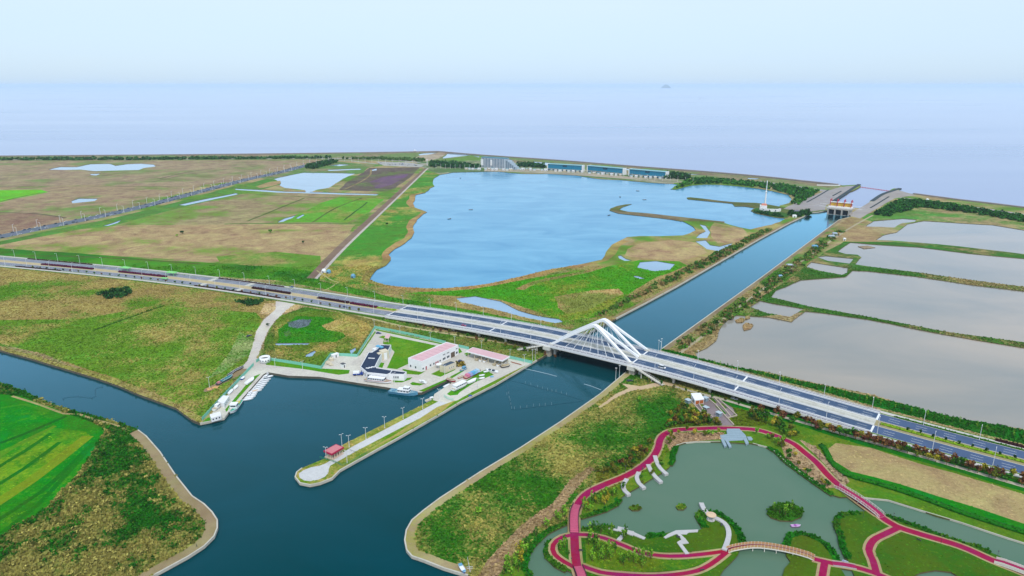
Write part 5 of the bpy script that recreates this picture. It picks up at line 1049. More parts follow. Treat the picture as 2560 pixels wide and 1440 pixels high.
def trunk_mesh(name, seed, h, w):
    rs = random.Random(seed); m_ = MB(); m_.tube((0, 0, 0), (0, 0, h * .55), .05 + w * .035, .03 + w * .02, 5)
    for k in range(4):
        a = rs.random() * 6.28; m_.tube((0, 0, h * (.35 + .05 * k)), (math.cos(a) * w * .3, math.sin(a) * w * .3, h * (.6 + .07 * k)), .03 + w * .014, .015, 4, False)
    return m_.mesh(name, BARK)
KINDS = {'russet': [CG(112, 66, 54), CG(92, 46, 42), CG(132, 92, 52)], 'yellow': [CG(168, 160, 40), CG(140, 140, 36), CG(186, 170, 60)], 'green': [CG(60, 120, 30), CG(40, 96, 24), CG(84, 140, 36)], 'lime': [CG(120, 186, 50), CG(96, 160, 40), CG(150, 200, 70)], 'dark': [CG(26, 76, 30), CG(20, 60, 24), CG(40, 92, 36)], 'olive': [CG(110, 120, 40), CG(130, 120, 44), CG(90, 110, 36)]}
TREEM = {}
def tree(kind, label, group, loc, h, w, shape='round', n=84, leaf=.42, name='tree'):
    v = random.randrange(3); key = (kind, shape, v)
    if key not in TREEM:
        TREEM[key] = (crown_mesh('crown', hash(key) % 1000 + v * 7 if False else v * 31 + len(TREEM) * 3, 1.0 * 5, 1.0 * 3.6 if shape == 'round' else 2.0, KINDS[kind], n, leaf, shape, 8), trunk_mesh('trunk', v, 5, 3))
    cm, tm = TREEM[key]; o = thing(name, label, 'tree', loc, random.random() * 6.28, group); W0 = 3.6 if shape == 'round' else 2.0
    o.scale = (w / W0, w / W0, h / 5); link('crown', cm, o); link('trunk', tm, o); return o
# tree row in front of the viaduct, russet and yellow, getting denser to the right
i = 0; s_ = 128.0
while s_ < 345:
    for row, v in enumerate((-22.3, -26.0)):
        k = random.choice(['russet', 'russet', 'russet', 'olive', 'yellow', 'green']) if row == 0 else random.choice(['russet', 'olive', 'yellow', 'green', 'russet'])
        if s_ < 160 and random.random() < .35: continue
        p = RD(s_ + random.uniform(-1.2, 1.2) + row * 2.2, v + random.uniform(-.7, .7)); p.z = 0
        cw = {'russet': 'reddish-brown', 'olive': 'olive', 'yellow': 'yellow-green', 'green': 'dark green'}[k]
        tree(k, '%s street tree in the %s row below the viaduct' % (cw, 'inner' if row == 0 else 'outer'), 'trees in the rows below the viaduct', p, random.uniform(4.4, 6.4), random.uniform(3.4, 4.8), name='street_tree')
    s_ += 4.6
for k in range(17):
    p = RD(-172 + k * 9.2 + random.uniform(-.8, .8), -22.5); p.z = 0; kk = random.choice(['olive', 'green', 'russet'])
    tree(kk, 'small %s tree in the row below the left half of the viaduct' % {'olive': 'olive', 'green': 'green', 'russet': 'brownish'}[kk], 'trees below the left half of the viaduct', p, random.uniform(4.2, 5.2), random.uniform(2.0, 2.8), name='street_tree')
for k in range(9):
    p = RD(52 + k * 9, -23.5); p.z = 0; tree('green' if k % 2 else 'olive', 'small %s tree on the verge below the viaduct right of the arches' % ('green' if k % 2 else 'olive'), 'trees right of the arches', p, random.uniform(3.6, 4.8), random.uniform(1.8, 2.6), name='street_tree')
# saplings between the far side of the road and the fish pond
for k in range(72):
    p = RD(70 + k * 4.4 + random.uniform(-.6, .6), 33.5 + random.uniform(-.8, .8)); p.z = 0
    tree('green' if random.random() < .6 else 'lime', 'thin green sapling in the row between viaduct and big fish pond', 'saplings along the fish pond', p, random.uniform(3.4, 5.0), random.uniform(1.0, 1.5), 'thin', 48, .26, 'sapling')
for k in range(18):
    p = RD(RS(232) + 5 + k * 6.5, 0, .12); tree('dark', 'small dark tree in the median right of the viaduct', 'trees in the median', p, random.uniform(2.8, 3.6), random.uniform(1.4, 2.0), name='median_tree')
for k in range(40):
    p = RD(-232 - k * 11.2 + random.uniform(-1, 1), -15.6, .1); kk = random.choice(['russet', 'green', 'olive', 'dark']); tree(kk, 'low %s tree on the near kerb strip of the left road' % {'russet': 'russet', 'green': 'green', 'olive': 'olive', 'dark': 'dark'}[kk], 'kerb trees of the left road', p, random.uniform(2.6, 3.6), random.uniform(1.8, 2.6), name='street_tree')
# hedges: a box of leaf clumps along a line
def hedge(label, line, wid, hgt, cols, group=None, name='hedge', dens=5.0, cat='hedge', leaf=.3):
    m_ = MB(); L2 = [Vector(p) for p in line]; m_.ribbon(L2, -wid / 2 * .86, wid / 2 * .86, 0, hgt * .86); V0 = np.array(m_.v); F0 = np.array([(f[0], f[1], f[2]) for f in m_.f] + [(f[0], f[2], f[3]) for f in m_.f])
    rs = np.random.default_rng(len(label)); A, B = side(L2, -wid / 2), side(L2, wid / 2); cen = []
    for i in range(len(L2) - 1):
        n = max(2, int((L2[i + 1] - L2[i]).length * wid * dens / 4))
        for _ in range(n):
            t, u = rs.random(), rs.random(); a = A[i].lerp(A[i + 1], t); b = B[i].lerp(B[i + 1], t); p = a.lerp(b, u); cen.append((p.x, p.y, p.z + hgt * (.55 + .4 * rs.random())))
    cen = np.array(cen); cc = np.array(cols)[rs.integers(len(cols), size=len(cen))]
    V, F, T = soup(cen, np.full((len(cen), 3), leaf * 1.3), 6, leaf, cc, rs); T0 = np.tile(np.array(cols[0]) * .8, (len(V0), 1))
    me = npmesh(name, np.concatenate([V0, V]), np.concatenate([F0, F + len(V0)]), LEAF, np.concatenate([T0, T])); return tag(link(name, me), label, cat, group)
PURP, DKRED, YG = [CG(104, 22, 70), CG(84, 16, 56), CG(120, 30, 80)], [CG(70, 30, 40), CG(50, 24, 34), CG(86, 44, 44)], [CG(150, 196, 40), CG(120, 170, 30), CG(170, 206, 60)]
def road_s(px, py): return float(_s[np.argmin(((_C - np.array(P(px, py, .6)[:2])) ** 2).sum(1))])
for lb, a, b, c in (('long plum-red hedge in the median at the far left of the main road', (104, 662), (233, 674), PURP), ('plum-red hedge in the median left of the pale crossings', (295, 681), (410, 695), PURP), ('maroon hedge in the median just right of the pale crossings', (628, 722), (723, 736), DKRED), ('brownish maroon hedge in the median before the side road', (794, 746), (872, 760), DKRED), ('plum-red hedge in the median ending at the viaduct', (876, 761), (943, 772), PURP)):
    hedge(lb, RL(road_s(*a), road_s(*b), 5, 0, .12), 3.2, 1.5, c)
for lb, a, b, v in (('dark clipped hedge on the near kerb beside the pale crossings', (484, 716), (582, 733), -15.5), ('dark clipped hedge on the near kerb right of the pale crossings', (584, 733), (690, 750), -15.5), ('dark clipped hedge on the far kerb above the crossings', (540, 699), (700, 722), 15.5), ('dark hedge on the near kerb near the left edge of the picture', (36, 668), (150, 678), -15.5), ('dark hedge on the far kerb at the left', (60, 650), (220, 665), 16.0)):
    sA, sB = road_s(*a), road_s(*b)
    hedge(lb, RL(sA, sB, 5, v, .1), 1.4, 1.0, DKRED)
hedge('bright yellow-green hedge in the median right of the viaduct', RL(S2 + 3, RS(500), 5, 0, .12), 2.6, .9, YG, dens=4); hedge('short yellow-green hedge in the median just left of the viaduct', RL(S1 - 40, S1 - 2, 5, 0, .12), 2.6, .8, YG)
hedge('dark maroon hedge on the far kerb at the right edge', RL(RS(270), RS(330), 5, 19.8, .1), 2.2, 1.1, DKRED); hedge('low green hedge along the far kerb right of the viaduct', RL(S2 + 8, RS(500), 6, 15.5, .1), 1.1, .7, [CG(60, 130, 30), CG(90, 150, 40)])
for lb, px in (('green hedge edging the bare field on the park side', '2052,1114 2064,1128 2075,1152 2112,1187 2180,1207 2250,1228 2330,1256 2400,1282 2480,1308 2560,1333 2650,1362'),):
    hedge(lb, crom(pts(px), 6), 3.4, 1.3, [CG(36, 132, 14), CG(26, 110, 14), CG(60, 146, 24)], dens=3)
sb = [(random.uniform(-3.5, 3.5), random.uniform(-4, 4)) for _ in range(40)]; p0 = P(1151, 912, 0)
cen = np.array([(p0.x + a, p0.y + b, .8) for a, b in sb]); V, F, T = soup(cen, np.full((40, 3), .9), 10, .35, np.array([random.choice([CG(190, 160, 60), CG(130, 120, 50), CG(90, 90, 40)]) for _ in sb]), RNG); tag(link('shrub_bed', npmesh('shrub_bed', V, F, LEAF, T)), 'bed of yellowish shrubs between the slate-roofed block and blue car', 'shrubs')
# single bushes standing out in the fields
for k, (x0, y0, kd, h, w_, lb) in enumerate(((676, 580, 'green', 6, 6, 'round dark green tree alone in the tan field beside the farm track'), (456, 582, 'dark', 5, 6, 'dark bush in the tan field near the ditch'), (442, 588, 'lime', 3, 4.5, 'small bright bush beside the dark bush in the tan field'), (758, 606, 'dark', 4, 3.5, 'tiny dark bush in the tan field left of the farm track'), (1198, 1281, 'lime', 3.4, 3.6, 'bright green round bush in the near scrub by the bank'), (1600, 1000, 'lime', 3.4, 3, 'bright shrub in the scrub south of the bridge'), (670, 812, 'dark', 2.6, 3, 'dark bush at the edge of the pale dirt road'), (968, 560, 'dark', 4, 4, 'dark bush by the farm track on the lake side'))):
    tree(kd, lb, None, P(x0, y0 + 3, 0), h, w_, name='bush')
def treeline(name, label, poly_px, n, h, w, cols, leaf=1.1, per=26, seed=5, only=None):
    rs = np.random.default_rng(seed); poly = np.array([(p.x, p.y) for p in pts(poly_px)]); lo, hi = poly.min(0), poly.max(0); q = lo + (hi - lo) * rs.random((n * 30, 2)); q = q[inpoly(q, poly)][:n]
    hh = h * (.7 + .6 * rs.random(len(q))); cen = np.concatenate([q, (hh * .55)[:, None]], 1); ww = w * (.7 + .6 * rs.random(len(q))); rad = np.stack([ww / 2, ww / 2, hh * .48], 1)
    V, F, T = soup(cen, rad, per, leaf, np.array(cols)[rs.integers(len(cols), size=len(q))], rs); return tag(link(name, npmesh(name, V, F, LEAF, T)), kind='stuff')
DK = [CG(36, 92, 44), CG(28, 76, 38), CG(56, 110, 54)]
treeline('woodland_belt', '', '-700,405 0,401 400,400 740,397 830,396 830,394 400,397 0,398 -700,402', 620, 6, 11, [CG(56, 108, 62), CG(48, 96, 54), CG(78, 124, 74)], 1.8, 22, 1)
treeline('woodland_belt', '', '760,416 830,402 850,404 800,420 770,426', 80, 7, 9, DK, 1.5, 22, 2)
treeline('woodland_belt', '', '1070,418 1200,423 1200,417 1130,409 1080,407', 160, 8, 9, DK, 1.5, 26, 3)
treeline('woodland_belt', '', '850,398 930,399 1060,404 1060,400 930,396', 160, 6, 9, [CG(96, 130, 76), CG(80, 118, 66)], 1.4, 18, 4)
treeline('woodland_belt', '', '1296,418 1365,421 1365,414 1296,411', 60, 8, 9, DK, 1.4, 24, 5)
treeline('woodland_belt', '', '1660,447 1722,450 1722,442 1668,437', 90, 9, 9, DK, 1.4, 26, 6)
treeline('woodland_belt', '', '1686,473 1728,461 1800,459 1850,463 1940,476 1985,490 1990,498 1978,512 1995,513 2048,478 1940,462 1800,450 1740,447 1712,455', 520, 5.4, 7, [CG(50, 122, 44), CG(40, 104, 40), CG(74, 140, 50)], 1.3, 24, 7)
treeline('woodland_belt', '', '2180,538 2250,503 2300,503 2400,518 2560,545 2800,582 2800,598 2560,556 2400,530 2300,518 2260,530 2225,541', 620, 5.4, 7, [CG(36, 104, 36), CG(30, 90, 34), CG(54, 120, 42)], 1.3, 24, 8)
treeline('shrubbery', '', '1960,532 2022,528 2030,538 1985,545', 60, 4, 6, DK, 1.0, 20, 9); treeline('shrubbery', '', '1890,528 1945,536 1965,545 1930,541 1885,532', 50, 3, 5, DK, .9, 20, 10)
treeline('shrubbery', '', '1480,800 1600,742 1690,700 1800,650 1900,590 1930,575 1920,572 1780,640 1660,700 1540,765 1450,812', 260, 3.2, 6, [CG(70, 122, 44), CG(96, 126, 56), CG(150, 130, 84)], .9, 18, 11)
treeline('shrubbery', '', '1690,860 1780,800 1880,730 2000,645 2090,578 2110,580 2020,655 1890,755 1790,825 1700,880', 240, 2.6, 5, [CG(60, 116, 36), CG(90, 130, 50), CG(140, 126, 80)], .8, 16, 12)
treeline('shrubbery', '', '240,745 262,728 320,724 330,738 290,748', 40, 3, 7, DK, .9, 20, 13); treeline('shrubbery', '', '590,754 655,752 640,765 600,764', 26, 2.4, 6, DK, .8, 20, 14)
# reed and grass tufts over the near land, tinted like the ground they grow in
tri = np.where((TRIKEY == 'ground'))[0]; a3 = CV[CF[tri]]; area = np.abs(np.cross(a3[:, 1] - a3[:, 0], a3[:, 2] - a3[:, 0])) / 2
cpx = to_px(CEN[tri]); ok = (cpx[:, 0] > -60) & (cpx[:, 0] < 2620) & (cpx[:, 1] < 1500) & (CEN[tri][:, 1] < 760)
dist = np.hypot(CEN[tri][:, 0], CEN[tri][:, 1]); wgt = area * ok * np.clip(420 / dist, .2, 1.6) * np.where(REGG[RID[tri]] >= 1, 1, .3); wgt /= wgt.sum(); NT = 110000
pick = RNG.choice(len(tri), NT, p=wgt); u, v = RNG.random(NT), RNG.random(NT); sw = u + v > 1; u[sw], v[sw] = 1 - u[sw], 1 - v[sw]
pos = a3[pick, 0] + (a3[pick, 1] - a3[pick, 0]) * u[:, None] + (a3[pick, 2] - a3[pick, 0]) * v[:, None]; rid = RID[tri][pick]
sh = share(pos, rid); rough_ = fbm(pos, 9, 91, 3); isb = (sh + (rough_ - .5) * .55 + (RNG.random(NT) - .5) * .25) > .5
bl = np.clip((sh + (rough_ - .5) * .55 + (RNG.random(NT) - .5) * .3 - .5) / .42 + .5, 0, 1)[:, None]; bl = bl * bl * (3 - 2 * bl); col = REGA[rid] * (1 - bl) + REGB[rid] * bl
# mown places stay short
LAWN = REGG < 1
hgt = np.where(LAWN[rid], .22, 1.0) * np.where(REGA[rid][:, 1] > .12, .6, 1.0) * (.35 + .75 * RNG.random(NT)) * np.where(isb, 1.25, 1.0); wd = (.35 + .5 * RNG.random(NT)) * np.where(LAWN[rid], .8, 1.0)
col = col * np.where(col[:, 1:2] < .11, 1.3, 1.0) * (1.0 + .55 * RNG.random((NT, 1))) * (.85 + .35 * vnoise(pos, 7, 5)[:, None]); K = 3
ang_ = RNG.random((NT, 1)) * 6.28 + np.arange(K) * 2.1; dx, dy = np.cos(ang_) * wd[:, None], np.sin(ang_) * wd[:, None]; z0 = np.zeros((NT, K)); top = hgt[:, None] * (.7 + .5 * RNG.random((NT, K))); ln_ = (RNG.random((NT, K, 2)) - .5) * wd[:, None, None] * 1.6
V = np.stack([np.stack([pos[:, :1] - dx, pos[:, 1:] - dy, z0], -1), np.stack([pos[:, :1] + dx, pos[:, 1:] + dy, z0], -1), np.stack([pos[:, :1] + dx * .6 + ln_[..., 0], pos[:, 1:] + dy * .6 + ln_[..., 1], top], -1), np.stack([pos[:, :1] - dx * .6 + ln_[..., 0], pos[:, 1:] - dy * .6 + ln_[..., 1], top * .9], -1)], 2).reshape(-1, 3)
q = np.arange(NT * K)[:, None] * 4; F = np.concatenate([q + [0, 1, 2], q + [0, 2, 3]], 1).reshape(-1, 3); T = np.repeat(np.repeat(col, K, 0), 4, 0)
tag(link('reeds', npmesh('reeds', V, F, LEAF, T)), kind='stuff')
# low shrubs in the scrub
scr = np.array([r[2][1] < .10 and r[2][0] < .03 and r[4] >= .40 and r[5] >= 1 for r in REG]); w2 = area * ok * scr[RID[tri]]; w2 = w2 / w2.sum(); NS = 1100; pick = RNG.choice(len(tri), NS, p=w2); u = RNG.random((NS, 1)); v = RNG.random((NS, 1)) * (1 - u)
pos = a3[pick, 0] + (a3[pick, 1] - a3[pick, 0]) * u + (a3[pick, 2] - a3[pick, 0]) * v; rid = RID[tri][pick]; isb = (share(pos, rid) + (fbm(pos, 9, 91, 3) - .5) * 1.1) > .5; col = np.where(isb[:, None], REGB[rid], REGA[rid]) * (1.0 + .6 * RNG.random((NS, 1))); rr = .6 + 1.1 * RNG.random(NS)
V, F, T = soup(np.concatenate([pos, (rr * .5)[:, None]], 1), np.stack([rr, rr, rr * .7], 1), 14, .4, col, RNG); tag(link('undergrowth', npmesh('undergrowth', V, F, LEAF, T)), kind='stuff')
# ---------------------------------------------------------------- park furniture, bridges and terraces
RED = mat('red_deck', C(176, 34, 96), .8, .2, .12, .5); REDP = mat('red_planks', C(212, 96, 132), .75, .2, .14, .8); WOOD = mat('pale_wood', C(226, 176, 128), .7, .2, .12, .7); CREAMP = mat('cream_post', (.74, .70, .62), .6, .3, .06, .8); STONE = mat('pale_stone', (.47, .455, .45), .8, .2, .08, .6, stain=.15); DOCKM = mat('dock_stone', C(160, 182, 200), .7, .25, .1, .5)
def footbridge(name, label, px, wid, z, deckm, railm, postm, rh, step, panels=True, piles=True, planks=False):
    o = thing(name, label, 'bridge'); l0 = crom(pts(px), 2.5); n = len(l0); line = [Vector((p.x, p.y, .1 + z * max(0.0, math.sin(math.pi * i / (n - 1))) ** .6)) for i, p in enumerate(l0)]
    MB().ribbon(line, -wid / 2 - .25, wid / 2 + .25, -.45, -.04).build('beam', postm, o)
    dk = MB(); fine = crom(line, .8)
    if planks:
        for a, b in zip(fine, fine[1:]): dk.ribbon([a, a.lerp(b, .88)], -wid / 2, wid / 2, -.03, .06)
        tag(dk.build('plank', deckm, o), kind='stuff')
    else: dk.ribbon(line, -wid / 2, wid / 2, -.03, .06); dk.build('deck', deckm, o)
    q = MB(); q.box((0, 0, -.4), (.16, .16, rh + .5)); qm = q.mesh('post', postm)
    for s in (-1, 1):
        e = side(line, s * (wid / 2 + .12)); r = MB()
        r.ribbon(e, -.07, .07, rh - .1, rh); r.ribbon(e, -.04, .04, rh * .45, rh * .53); r.build('handrail', railm, o)
        tot = 0; last = -99
        for i in range(len(e) - 1):
            L_ = (e[i + 1] - e[i]).length; t = 0
            while True:
                d_ = last + step - tot
                if d_ > L_: break
                p = e[i].lerp(e[i + 1], max(0, d_) / L_); link('post', qm, o, p, math.atan2(e[i + 1].y - e[i].y, e[i + 1].x - e[i].x)); last = tot + max(0, d_)
            tot += L_
        if panels:
            pn = MB(); pn.ribbon(e, -.025, .025, .15, rh - .15); pn.build('rail_panel', railm, o)
    if piles:
        for i in range(4, n - 3, max(2, n // 8)):
            for s in (-1, 1):
                p = side(line, s * wid * .4)[i]; MB().tube((p.x, p.y, -1.6), (p.x, p.y, p.z), .2, n=6).build('pile', postm, o)
    return o
footbridge('wooden_footbridge', 'curved wooden footbridge with orange-tan railings between the two lower islands', '1818,1377 1880,1371 1940,1377 2000,1388 2036,1397', 2.2, 1.5, mat('footbridge_deck', C(136, 40, 60), .8), WOOD, CREAMP, 1.25, 1.5)
footbridge('red_footbridge', 'long red footbridge with cream post railings across the right channel of the park lake', '2092,1216 2120,1235 2150,1255 2180,1276 2206,1293', 3.6, 1.4, RED, CREAMP, CREAMP, 1.15, 1.7, False)
footbridge('red_footbridge', 'wide pink-planked footbridge with dark posts at the left end of the park lake', '1444,1262 1437,1282 1435,1305 1436,1332', 3.9, 1.0, REDP, mat('dark_rail', C(90, 50, 66), .6), mat('dark_rail', C(90, 50, 66), .6), 1.05, 1.5, False, True, True)
footbridge('red_footbridge', 'pink-planked footbridge leaving the loop island at the foot of the picture', '1444,1416 1450,1432 1458,1455', 3.9, .6, REDP, mat('dark_rail', C(90, 50, 66), .6), mat('dark_rail', C(90, 50, 66), .6), 1.05, 1.5, False, True, True)
footbridge('red_footbridge', 'red footbridge with cream railing at the lower right edge of the picture', '2488,1403 2530,1420 2580,1440 2620,1460', 3.6, .8, RED, CREAMP, CREAMP, 1.15, 1.7, True)
footbridge('culvert_bridge', 'low red path bridge with white kerb over the small channel', '2082,1409 2110,1413 2140,1418', 2.8, .2, RED, STONE, STONE, .3, 40, False, False)
def slab(name, label, cat, parts, m_, z0=-.9, z1=.34):
    o = thing(name, label, cat)
    for k, px in enumerate(parts):
        q = MB(); poly = pts(px) if isinstance(px, str) else px; q.prism(poly, z0, z1 + .012 * k); q.build('slab', m_, o)
    return o
for lb, px in (('leftmost of the four curved pale walkways running down to the lake', '1567,1199 1558,1214 1562,1229 1573,1239'), ('second from the left of the four curved pale walkways', '1597,1182 1592,1196 1598,1210 1611,1222'), ('third from the left of the four curved pale walkways', '1620,1163 1628,1180 1640,1195 1653,1207'), ('rightmost of the four curved pale walkways running down to the lake', '1637,1141 1643,1160 1653,1175 1667,1187'), ('thin curved walkway from the gazebo out into the lake', '1753,1259 1760,1275 1773,1289'), ('long curved pale walkway from the gazebo to the red path', '1782,1294 1802,1303 1817,1317 1822,1338 1817,1360 1810,1377')):
    l_ = crom(pts(px), 2); o = thing('curved_walkway', lb, 'walkway', (0, 0, 0), 0, 'curved pale walkways')
    A_, B_ = side(l_, -1.15), side(l_, 1.15)
    for i in range(len(l_) - 1):
        q = MB(); q.prism([A_[i], A_[i + 1].lerp(A_[i], .03), B_[i + 1].lerp(B_[i], .03), B_[i]], -.8, .62 + .01 * (i % 2)); q.build('paving_slab', STONE, o)
slab('terrace', 'zigzag pale stone terrace with two arms at the top edge of the loop island', 'terrace', ['1522,1319 1546,1325 1544,1329 1521,1323', '1545,1317 1570,1323 1566,1334 1542,1327', '1560,1330 1568,1333 1551,1354 1541,1350', '1566,1326 1585,1330 1582,1341 1564,1334', '1583,1331 1614,1345 1610,1350 1580,1338'], STONE)
slab('terrace', 'stepped pale stone terrace with zigzag path beside the lake on the loop island', 'terrace', ['1670,1336 1690,1327 1746,1325 1744,1331 1722,1332 1716,1337 1690,1336 1664,1347 1659,1344', '1692,1335 1700,1335 1712,1347 1704,1351', '1704,1350 1712,1346 1722,1359 1700,1362 1692,1357', '1692,1357 1701,1356 1723,1385 1713,1386'], STONE)
dk = thing('lake_dock', 'pale blue-grey stepped stone dock with three fingers reaching into the park lake', 'dock')
for k, px in enumerate(('1817,1075 1848,1075 1852,1079 1817,1079', '1816,1079 1852,1079 1856,1083 1817,1083', '1817,1083 1856,1083 1860,1086 1818,1087', '1818,1087 1860,1086 1864,1090 1800,1090', '1800,1090 1864,1090 1866,1094 1801,1095', '1801,1095 1866,1094 1858,1101 1820,1103 1803,1099')):
    MB().prism(pts(px), -1.0, .95 - k * .13).build('step', DOCKM, dk)
for px in ('1801,1098 1810,1100 1817,1115 1811,1118', '1812,1101 1820,1102 1829,1117 1823,1119', '1857,1096 1866,1095 1872,1109 1865,1112', '1867,1093 1877,1093 1882,1099 1879,1102 1871,1101'): MB().prism(pts(px), -1.0, .42).build('finger', DOCKM, dk)
gz = thing('gazebo', 'round flat-roofed gazebo on the tip of the loop island', 'gazebo', P(1777, 1299, 0))
MB().lathe([(2.3, 2.6), (2.4, 2.8), (.3, 3.1)], 20).build('roof', mat('gazebo_roof', C(240, 206, 176), .7), gz)
for k in range(5): a = k * 1.256; MB().tube((1.7 * math.cos(a), 1.7 * math.sin(a), 0), (1.7 * math.cos(a), 1.7 * math.sin(a), 2.6), .13, n=6).build('post', CREAMP, gz)
MB().lathe([(2.0, 0), (2.0, .2)], 16).build('floor', STONE, gz)
pl = None
for k, (lb, x0, y0) in enumerate((('black park lamp beside the red path right of the long footbridge', 2232, 1302), ('black park lamp on the red path along the right channel', 2352, 1360), ('black park lamp by the sandy path bend above the footbridge', 2104, 1204), ('black park lamp near the end of the bare field', 2048, 1150), ('black park lamp beside the red path above the left walkways', 1563, 1182), ('black park lamp by the red path where trees cover it', 1477, 1220), ('black park lamp left of the red path bend', 1424, 1290), ('black park lamp at the loop path junction', 1428, 1416), ('black park lamp at the lower right footbridge', 2492, 1398), ('black park lamp on the grass below the long footbridge', 2157, 1295))):
    if pl is None: pl = thing('park_lamp', lb, 'lamp', P(x0, y0, 0), 0, 'park lamps'); MB().tube((0, 0, 0), (0, 0, 4.0), .09, .06, 6).build('pole', DARKM, pl); MB().lathe([(.1, 4.0), (.28, 4.15), (.28, 4.4), (.05, 4.55)], 8).build('lantern', DARKM, pl)
    else: dup(pl, P(x0, y0, 0), 0, lb)
bn = None
for k, (lb, x0, y0) in enumerate((('dark bench beside the wide red path on the loop island', 1452, 1378), ('dark bench on the walkway near the gazebo', 1804, 1313), ('dark bench by the junction of the right red paths', 2297, 1351), ('dark bench by the bottom red path of the loop island', 1755, 1426), ('dark bench on the red path above the four walkways', 1607, 1172), ('dark bench beside the zigzag terrace', 1695, 1344))):
    if bn is None:
        bn = thing('park_bench', lb, 'bench', P(x0, y0, .1)); MB().box((0, 0, .42), (1.8, .5, .08)).build('seat', DARKM, bn); MB().box((0, .25, .5), (1.8, .07, .45)).build('backrest', DARKM, bn)
        for s in (-.8, .8): MB().box((s, 0, 0), (.1, .45, .42)).build('leg', DARKM, bn)
    else: dup(bn, P(x0, y0, .1), k * 1.1, lb)
# people on the footbridge and the quay, a few pixels tall
SKIN = mat('skin', (.45, .28, .2), .6)
def person(label, loc, rz, top, legs, walk=.18):
    o = thing('person', label, 'person', loc, rz); me = bpy.data.meshes.new('body')
    J = [(0, 0, .95), (0, .02, 1.2), (0, .02, 1.42), (0, .03, 1.52), (0, .05, 1.68), (.1, 0, .9), (.11, walk, .5), (.11, walk * 1.1, .08), (.11, walk * 1.1 + .16, .04), (-.1, 0, .9), (-.11, -walk * .6, .5), (-.11, -walk * 1.5, .1), (-.11, -walk * 1.5 + .14, .04), (.2, .02, 1.4), (.25, -walk * .6, 1.12), (.24, -.05, .86), (-.2, .02, 1.4), (-.25, walk * .6, 1.12), (-.24, .14, .88)]
    E = [(0, 1), (1, 2), (2, 3), (3, 4), (0, 5), (5, 6), (6, 7), (7, 8), (0, 9), (9, 10), (10, 11), (11, 12), (2, 13), (13, 14), (14, 15), (2, 16), (16, 17), (17, 18)]
    R = [.15, .15, .16, .06, .11, .1, .065, .05, .045, .1, .065, .05, .045, .06, .045, .035, .06, .045, .035]
    me.from_pydata(J, E, []); b = link('body', me, o); sk = b.modifiers.new('skin', 'SKIN'); b.modifiers.new('sub', 'SUBSURF').levels = 1
    for v, r in zip(me.skin_vertices[0].data, R): v.radius = (r, r * .8)
    me.skin_vertices[0].data[0].use_root = True; me.materials.append(top)
    MB().lathe([(.09, 1.58), (.12, 1.68), (.10, 1.8), (.03, 1.84)], 8, (0, .05, 0)).build('hair', DARKM, o); return o
bz = RS  # noqa
for lb, x0, y0, rz in (('person in white walking on the long red footbridge, upper of two', 2138, 1250, .8), ('person in white walking on the long red footbridge, lower of two', 2152, 1259, .8)):
    person(lb, P(x0, y0, 1.5), rz, mat('white_cloth', (.7, .7, .7), .9), None)
person('person in dark clothes walking on the bank strip at the lower left', P(492, 1368, .02), 2.2, mat('dark_cloth', (.04, .04, .05), .9), None)
# park trees
def grove(poly_px, n, kinds, group, where, h=(3.5, 5.5), w=(2.4, 4.0), shape='round', leaves=70, leaf=.36):
    poly = np.array([(p.x, p.y) for p in pts(poly_px)]); lo, hi = poly.min(0), poly.max(0); k = 0; tries = 0
    W_ = {'russet': 'reddish-brown', 'olive': 'olive', 'yellow': 'yellow-green', 'green': 'green', 'lime': 'thin lime-green', 'dark': 'dark green'}
    while k < n and tries < 4000:
        tries += 1; q = np.array([[random.uniform(lo[0], hi[0]), random.uniform(lo[1], hi[1])]])
        if not inpoly(q, poly)[0]: continue
        if KEY[classify(q)[0]] not in ('ground',): continue
        kd = random.choice(kinds); tree(kd, '%s tree %s' % (W_[kd], where), group, Vector((q[0, 0], q[0, 1], 0)), random.uniform(*h), random.uniform(*w), shape, leaves, leaf, 'park_tree'); k += 1
grove('1490,1180 1560,1145 1640,1095 1680,1052 1760,1040 1800,1064 1700,1066 1655,1096 1636,1136 1600,1160 1540,1192', 74, ['olive', 'olive', 'green', 'yellow', 'green', 'olive', 'russet'], 'trees outside the red path bend', 'in the grove outside the upper bend of the red path')
grove('1690,1008 1730,1030 1790,1060 1700,1060 1670,1040', 26, ['olive', 'yellow', 'green'], 'trees west of the terraced garden', 'west of the terraced garden')
grove('1655,1084 1800,1078 1800,1088 1690,1100 1655,1135', 14, ['lime', 'yellow', 'olive'], 'trees between red path and lake', 'between the upper red path and the lake', w=(1.8, 2.8))
grove('1865,1020 1960,1058 2010,1100 1960,1092 1880,1066', 30, ['olive', 'yellow', 'green', 'green'], 'trees right of the terraced garden', 'right of the terraced garden')
grove('1885,1082 1960,1102 1990,1130 1950,1120 1890,1090', 10, ['lime', 'olive'], 'trees at the dock', 'right of the stone dock', w=(1.8, 2.6))
grove('1950,1110 1985,1135 2060,1205 2090,1225 2060,1217 1990,1165 1955,1135', 20, ['green', 'yellow', 'olive'], 'trees on the sandy shore', 'on the sandy strip beside the right lake shore', (2.4, 3.6), (1.4, 2.4))
grove('1230,1440 1300,1370 1420,1270 1500,1240 1560,1222 1530,1260 1450,1288 1330,1350 1300,1420 1290,1450', 52, ['lime', 'lime', 'yellow', 'green'], 'trees on the left bank of the lake', 'on the bank left of the park lake', (4, 6), (1.5, 2.4), 'thin', 60, .3)
grove('1462,1345 1560,1372 1650,1398 1610,1424 1480,1408', 46, ['lime', 'green', 'lime'], 'slender trees inside the loop path', 'inside the loop of red path', (4.5, 6.5), (1.3, 2.0), 'thin', 60, .28)
